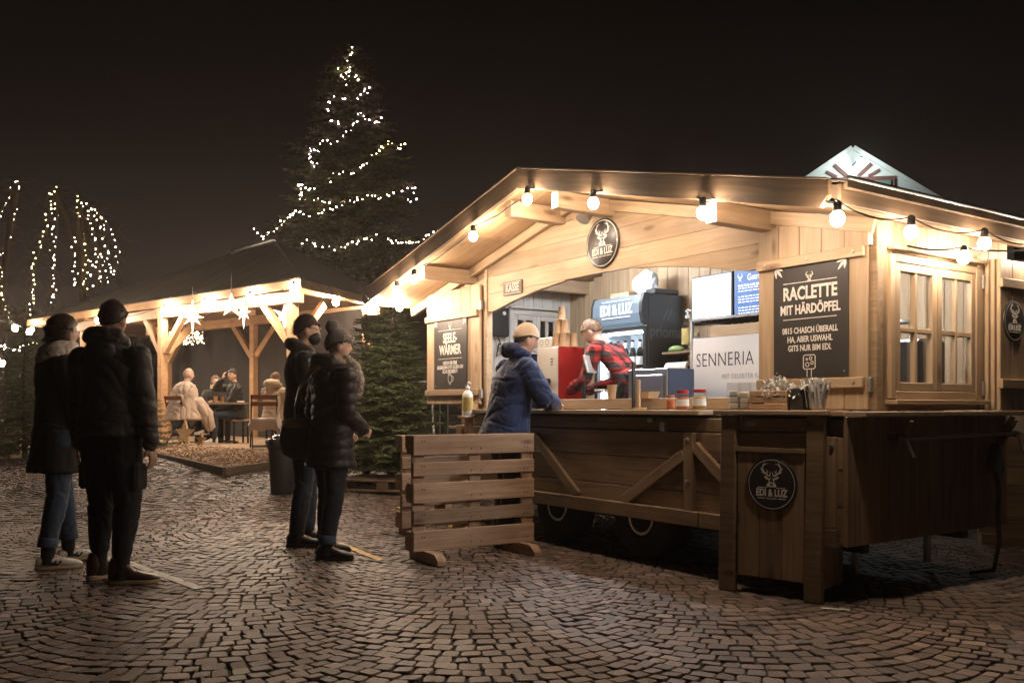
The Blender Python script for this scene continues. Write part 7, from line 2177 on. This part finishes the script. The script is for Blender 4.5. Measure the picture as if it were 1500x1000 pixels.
# ---- customer at the till
d_in = (0.90, 0.43)
p5, J = person('customer in navy jacket and beige beanie leaning on the counter at the till', (-0.03, 7.36, 0), d_in, 1.80,
    dict(footL=(-0.12, -0.02, 0), footR=(0.12, -0.10, 0), toeL=(0, 1, 0), toeR=(0.1, 1, 0), pelvis=(0, -0.03, 0.95), chest=(0, 0.07, 1.39), head=(0, 0.16, 1.655), handL=(-0.13, 0.40, 1.15), handR=(0.12, 0.36, 1.14), yaw=R(-6), pitch=R(-14), elbowL=(-1, -0.4, -0.6), elbowR=(1, -0.4, -0.6), palmL=(0, 0, -1), palmR=(0, 0, -1)),
    dict(trousers=M['trouser_black'], tw=1.06, jacket=M['blue_jacket'], hemz=0.84, jw=1.16, hair='short', hairm=M['hair_dark'], beanie=M['beanie_beige'], sleeve=1.22, girth=1.06, seed=31, fold=(0.016, 5, 9)))
for i in (-1, 1): shoe_obj(p5, 'shoe', J['ank'][i], (0, 1, 0), M['boot_black'], M['black'], 0.29, 0.03, 0.048)
hood(p5, J, M['blue_jacket'], 0.10, 0.02, 0.11, 0.045, 5, 'collar')

# ---- stallholder bending over, red and black check shirt
def plaid():
    m, nt, b, N, L_ = newmat('check_shirt')
    tc = N('ShaderNodeTexCoord'); sp = N('ShaderNodeSeparateXYZ'); L_(tc.outputs['Object'], sp.inputs[0])
    def stripe(o_, f):
        a = N('ShaderNodeMath'); a.operation = 'MULTIPLY'; a.inputs[1].default_value = f; L_(o_, a.inputs[0])
        c = N('ShaderNodeMath'); c.operation = 'SINE'; L_(a.outputs[0], c.inputs[0])
        g = N('ShaderNodeMath'); g.operation = 'GREATER_THAN'; g.inputs[1].default_value = 0.0; L_(c.outputs[0], g.inputs[0]); return g.outputs[0]
    sx, sz = stripe(sp.outputs['X'], 62), stripe(sp.outputs['Z'], 62)
    ad = N('ShaderNodeMath'); L_(sx, ad.inputs[0]); L_(sz, ad.inputs[1])
    hf = N('ShaderNodeMath'); hf.operation = 'MULTIPLY'; hf.inputs[1].default_value = 0.5; L_(ad.outputs[0], hf.inputs[0])
    rp = N('ShaderNodeValToRGB'); e = rp.color_ramp.elements
    e[0].color = (0.42, 0.035, 0.03, 1); e[1].color = (0.015, 0.012, 0.012, 1)
    k = e.new(0.5); k.color = (0.15, 0.018, 0.016, 1)
    L_(hf.outputs[0], rp.inputs[0]); L_(rp.outputs[0], b.inputs['Base Color']); b.inputs['Roughness'].default_value = 0.9
    return m
M['plaid'] = plaid()
vpos = HP(0.10, 0.95, 0.45)
hv_ = HM.to_3x3() @ Vector((-0.95, -0.32, 0))
p6, J = person('stallholder in red and black check shirt bending forward behind the counter', vpos, (hv_.x, hv_.y), 1.74,
    dict(footL=(-0.12, 0.0, 0), footR=(0.12, 0.0, 0), pelvis=(0, -0.08, 0.92), chest=(0, 0.19, 1.20), head=(0, 0.36, 1.385), handL=(-0.16, 0.50, 0.84), handR=(0.14, 0.48, 0.84), yaw=R(8), pitch=R(-32), elbowL=(-0.6, -0.6, -0.6), elbowR=(0.6, -0.6, -0.6), hemc=(0, -0.17, 0.80)),
    dict(trousers=M['trouser_black'], jacket=M['plaid'], hemz=0.80, jw=1.0, jname='shirt', hair='short', hairm=M['hair_light'], seed=41, sleeve=0.95))
for i in (-1, 1): shoe_obj(p6, 'shoe', J['ank'][i], (0, 1, 0), M['boot_black'], M['black'], 0.29, 0.03, 0.048)
mb = MB(); oval(mb, [(Vector((0, -0.11, 0.55)), 0.20, 0.15, 0), (Vector((0, -0.10, 0.95)), 0.182, 0.142, 0)], 20)
link('apron', mb.mesh('apron', M['trouser_black'], 60), p6)

# ---- people seated in the pavilion
def seated(**kw):
    d = dict(pelvis=(0, -0.02, 0.53), chest=(0, 0.02, 0.98), head=(0, 0.06, 1.245), footL=(-0.11, 0.42, 0), footR=(0.11, 0.42, 0), kneeL=(0, 0.4, 1), kneeR=(0, 0.4, 1), handL=(-0.13, 0.34, 0.62), handR=(0.13, 0.34, 0.62), hemc=(0, -0.04, 0.46))
    d.update(kw); return d
BV = 0.013
p7, J = person('bald man wrapped in a cream blanket on a pavilion chair', (CH1.x, CH1.y+0.0, DZ), (0.55, 0.83), 1.80,
    seated(yaw=R(-15), pitch=R(-5), chest=(0, 0.05, 0.98), head=(0.01, 0.11, 1.245), handL=(-0.1, 0.30, 0.7), handR=(0.1, 0.30, 0.7)),
    dict(trousers=M['trouser_black'], jacket=M['blanket'], hemz=0.46, skin=M['skin2'], seed=51), BV)
mb = MB()
oval(mb, [(Vector((0.04, 0.06, 0.44)), 0.34, 0.40, 0), (Vector((0.02, 0.04, 0.60)), 0.31, 0.33, 0), (Vector((0, 0.02, 0.80)), 0.285, 0.235, 0), (Vector((0, 0.03, 0.98)), 0.27, 0.185, 0), (Vector((0, 0.04, 1.07)), 0.19, 0.14, 0), (Vector((0, 0.06, 1.12)), 0.10, 0.09, 0)], 24)
limb(mb, [(0.25, 0.15, 0.72), (0.34, 0.28, 0.50), (0.38, 0.32, 0.30)], [0.13, 0.13, 0.10])
link('blanket_wrap', solid(mb, 0.014, 4, 'blanket_wrap', M['blanket'], (0.035, 4.5, 2.2), 6), p7)
for i in (-1, 1): shoe_obj(p7, 'shoe', J['ank'][i], (0, 1, 0), M['boot_black'], M['black'])
tbx = tb.location
p8, J = person('woman with light hair and dark jacket seated behind the bistro table', (pix(316, 600, 17.35).x, 17.35, DZ), (0.25, -0.97), 1.66,
    seated(yaw=R(8), handL=(-0.12, 0.36, 0.80), handR=(0.12, 0.36, 0.80)),
    dict(trousers=M['trouser_black'], jacket=M['coat_black'], hemz=0.46, hair='long', hairm=M['hair_light'], skin=M['skin2'], seed=61), BV)
scarf(p8, J, M['beige_coat'], 0.085, 0.10, 0.035)
for i in (-1, 1): shoe_obj(p8, 'shoe', J['ank'][i], (0, 1, 0), M['boot_black'], M['black'])
p9, J = person('man in black jacket smoking with legs crossed, right of the bistro table', (pix(348, 600, 16.85).x, 16.75, DZ), (-0.82, -0.57), 1.80,
    seated(yaw=R(18), pitch=R(3), footL=(-0.10, 0.44, 0), footR=(-0.02, 0.55, 0.16), handR=(0.08, 0.22, 1.17), handL=(-0.05, 0.36, 0.60), elbowR=(0.9, 0.3, -0.8), palmR=(0, -1, 0), hdirR=(0.1, -0.2, 1), toeR=(-0.3, 1, -0.2)),
    dict(trousers=M['jeans_dk'], jacket=M['puffer'], hemz=0.46, hair='crop', hairm=M['hair_dark'], seed=71, quilt=True, jw=1.06), BV)
for i in (-1, 1):
    so = shoe_obj(p9, 'sneaker', J['ank'][i], (0, 1, 0), M['shoe_white'], M['white'])
    if i > 0: so.location.z = J['ank'][1].z-0.085
sk_ = thing('stool', 'dark stool under the smoking man', 'stool', p9.location); sk_.rotation_euler.z = p9.rotation_euler.z
link('seat', boxmesh((0.36, 0.34, 0.04), M['hut_low'], 0.01), sk_, T(0, -0.05, 0.42))
for x in (-0.14, 0.14):
    for y in (-0.18, 0.08): link('leg', boxmesh((0.03, 0.03, 0.40), M['blackmetal'], 0.003), sk_, T(x, y, 0.20))
sk2 = copy_tree(sk_); sk2.location = p8.location; sk2['label'] = 'dark stool under the woman behind the bistro table'
p10, J = person('person in beige hooded coat seated with the back to us', (pix(401, 600, 15.7).x, 15.7, DZ), (0.35, 0.94), 1.66,
    seated(yaw=R(-20), pitch=R(-12)),
    dict(trousers=M['trouser_black'], jacket=M['beige_coat'], hemz=0.44, jw=1.12, hair='short', hairm=M['hair_light'], sleeve=1.2, seed=81, quilt=True), BV)
hood(p10, J, M['beige_coat'], 0.12, 0.03, 0.10, 0.065, 3, 'hood', 1.0)
for i in (-1, 1): shoe_obj(p10, 'shoe', J['ank'][i], (0, 1, 0), M['boot_black'], M['black'])
sk3 = copy_tree(sk_); sk3.location = p10.location; sk3['label'] = 'dark stool under the person in the beige coat'
p11, J = person('person in dark clothes cut by the left edge, beside the tree stump', (-8.98, 14.9, rise(-8.98, 14.9)), (0.95, 0.2), 1.62,
    dict(footL=(-0.10, 0.0, 0), footR=(0.10, 0.0, 0), handL=(-0.2, 0.25, 1.0), handR=(0.2, 0.25, 1.0)),
    dict(trousers=M['trouser_black'], jacket=M['coat_black'], hemz=0.80, hair='short', hairm=M['hair_dark'], seed=91), BV)
for i in (-1, 1): shoe_obj(p11, 'shoe', J['ank'][i], (0, 1, 0), M['boot_black'], M['black'])
# ---- lie things on the uneven ground
for q in (p1, p2, p3, p4, p5, bag):
    q.location.z = (gheight(q.location.x, q.location.y) if q is not bag else gheight(p4.location.x, p4.location.y)) + 0.004
# ------------------------------------------------------------------ night mist
hz = MB().box((0, 25.0, 6.9), (110.0, 60.0, 16.2))
hm = bpy.data.materials.new('haze'); hm.use_nodes = True
nt = hm.node_tree; nt.nodes.clear()
ho = nt.nodes.new('ShaderNodeOutputMaterial'); pv = nt.nodes.new('ShaderNodeVolumePrincipled')
pv.inputs['Color'].default_value = (0.97, 0.88, 0.80, 1)
pv.inputs['Density'].default_value = 0.0011
pv.inputs['Anisotropy'].default_value = 0.72
nt.links.new(pv.outputs[0], ho.inputs['Volume'])
haze = link('haze', hz.mesh('haze', hm)); haze['kind'] = 'stuff'
scn.cycles.volume_bounces = 0
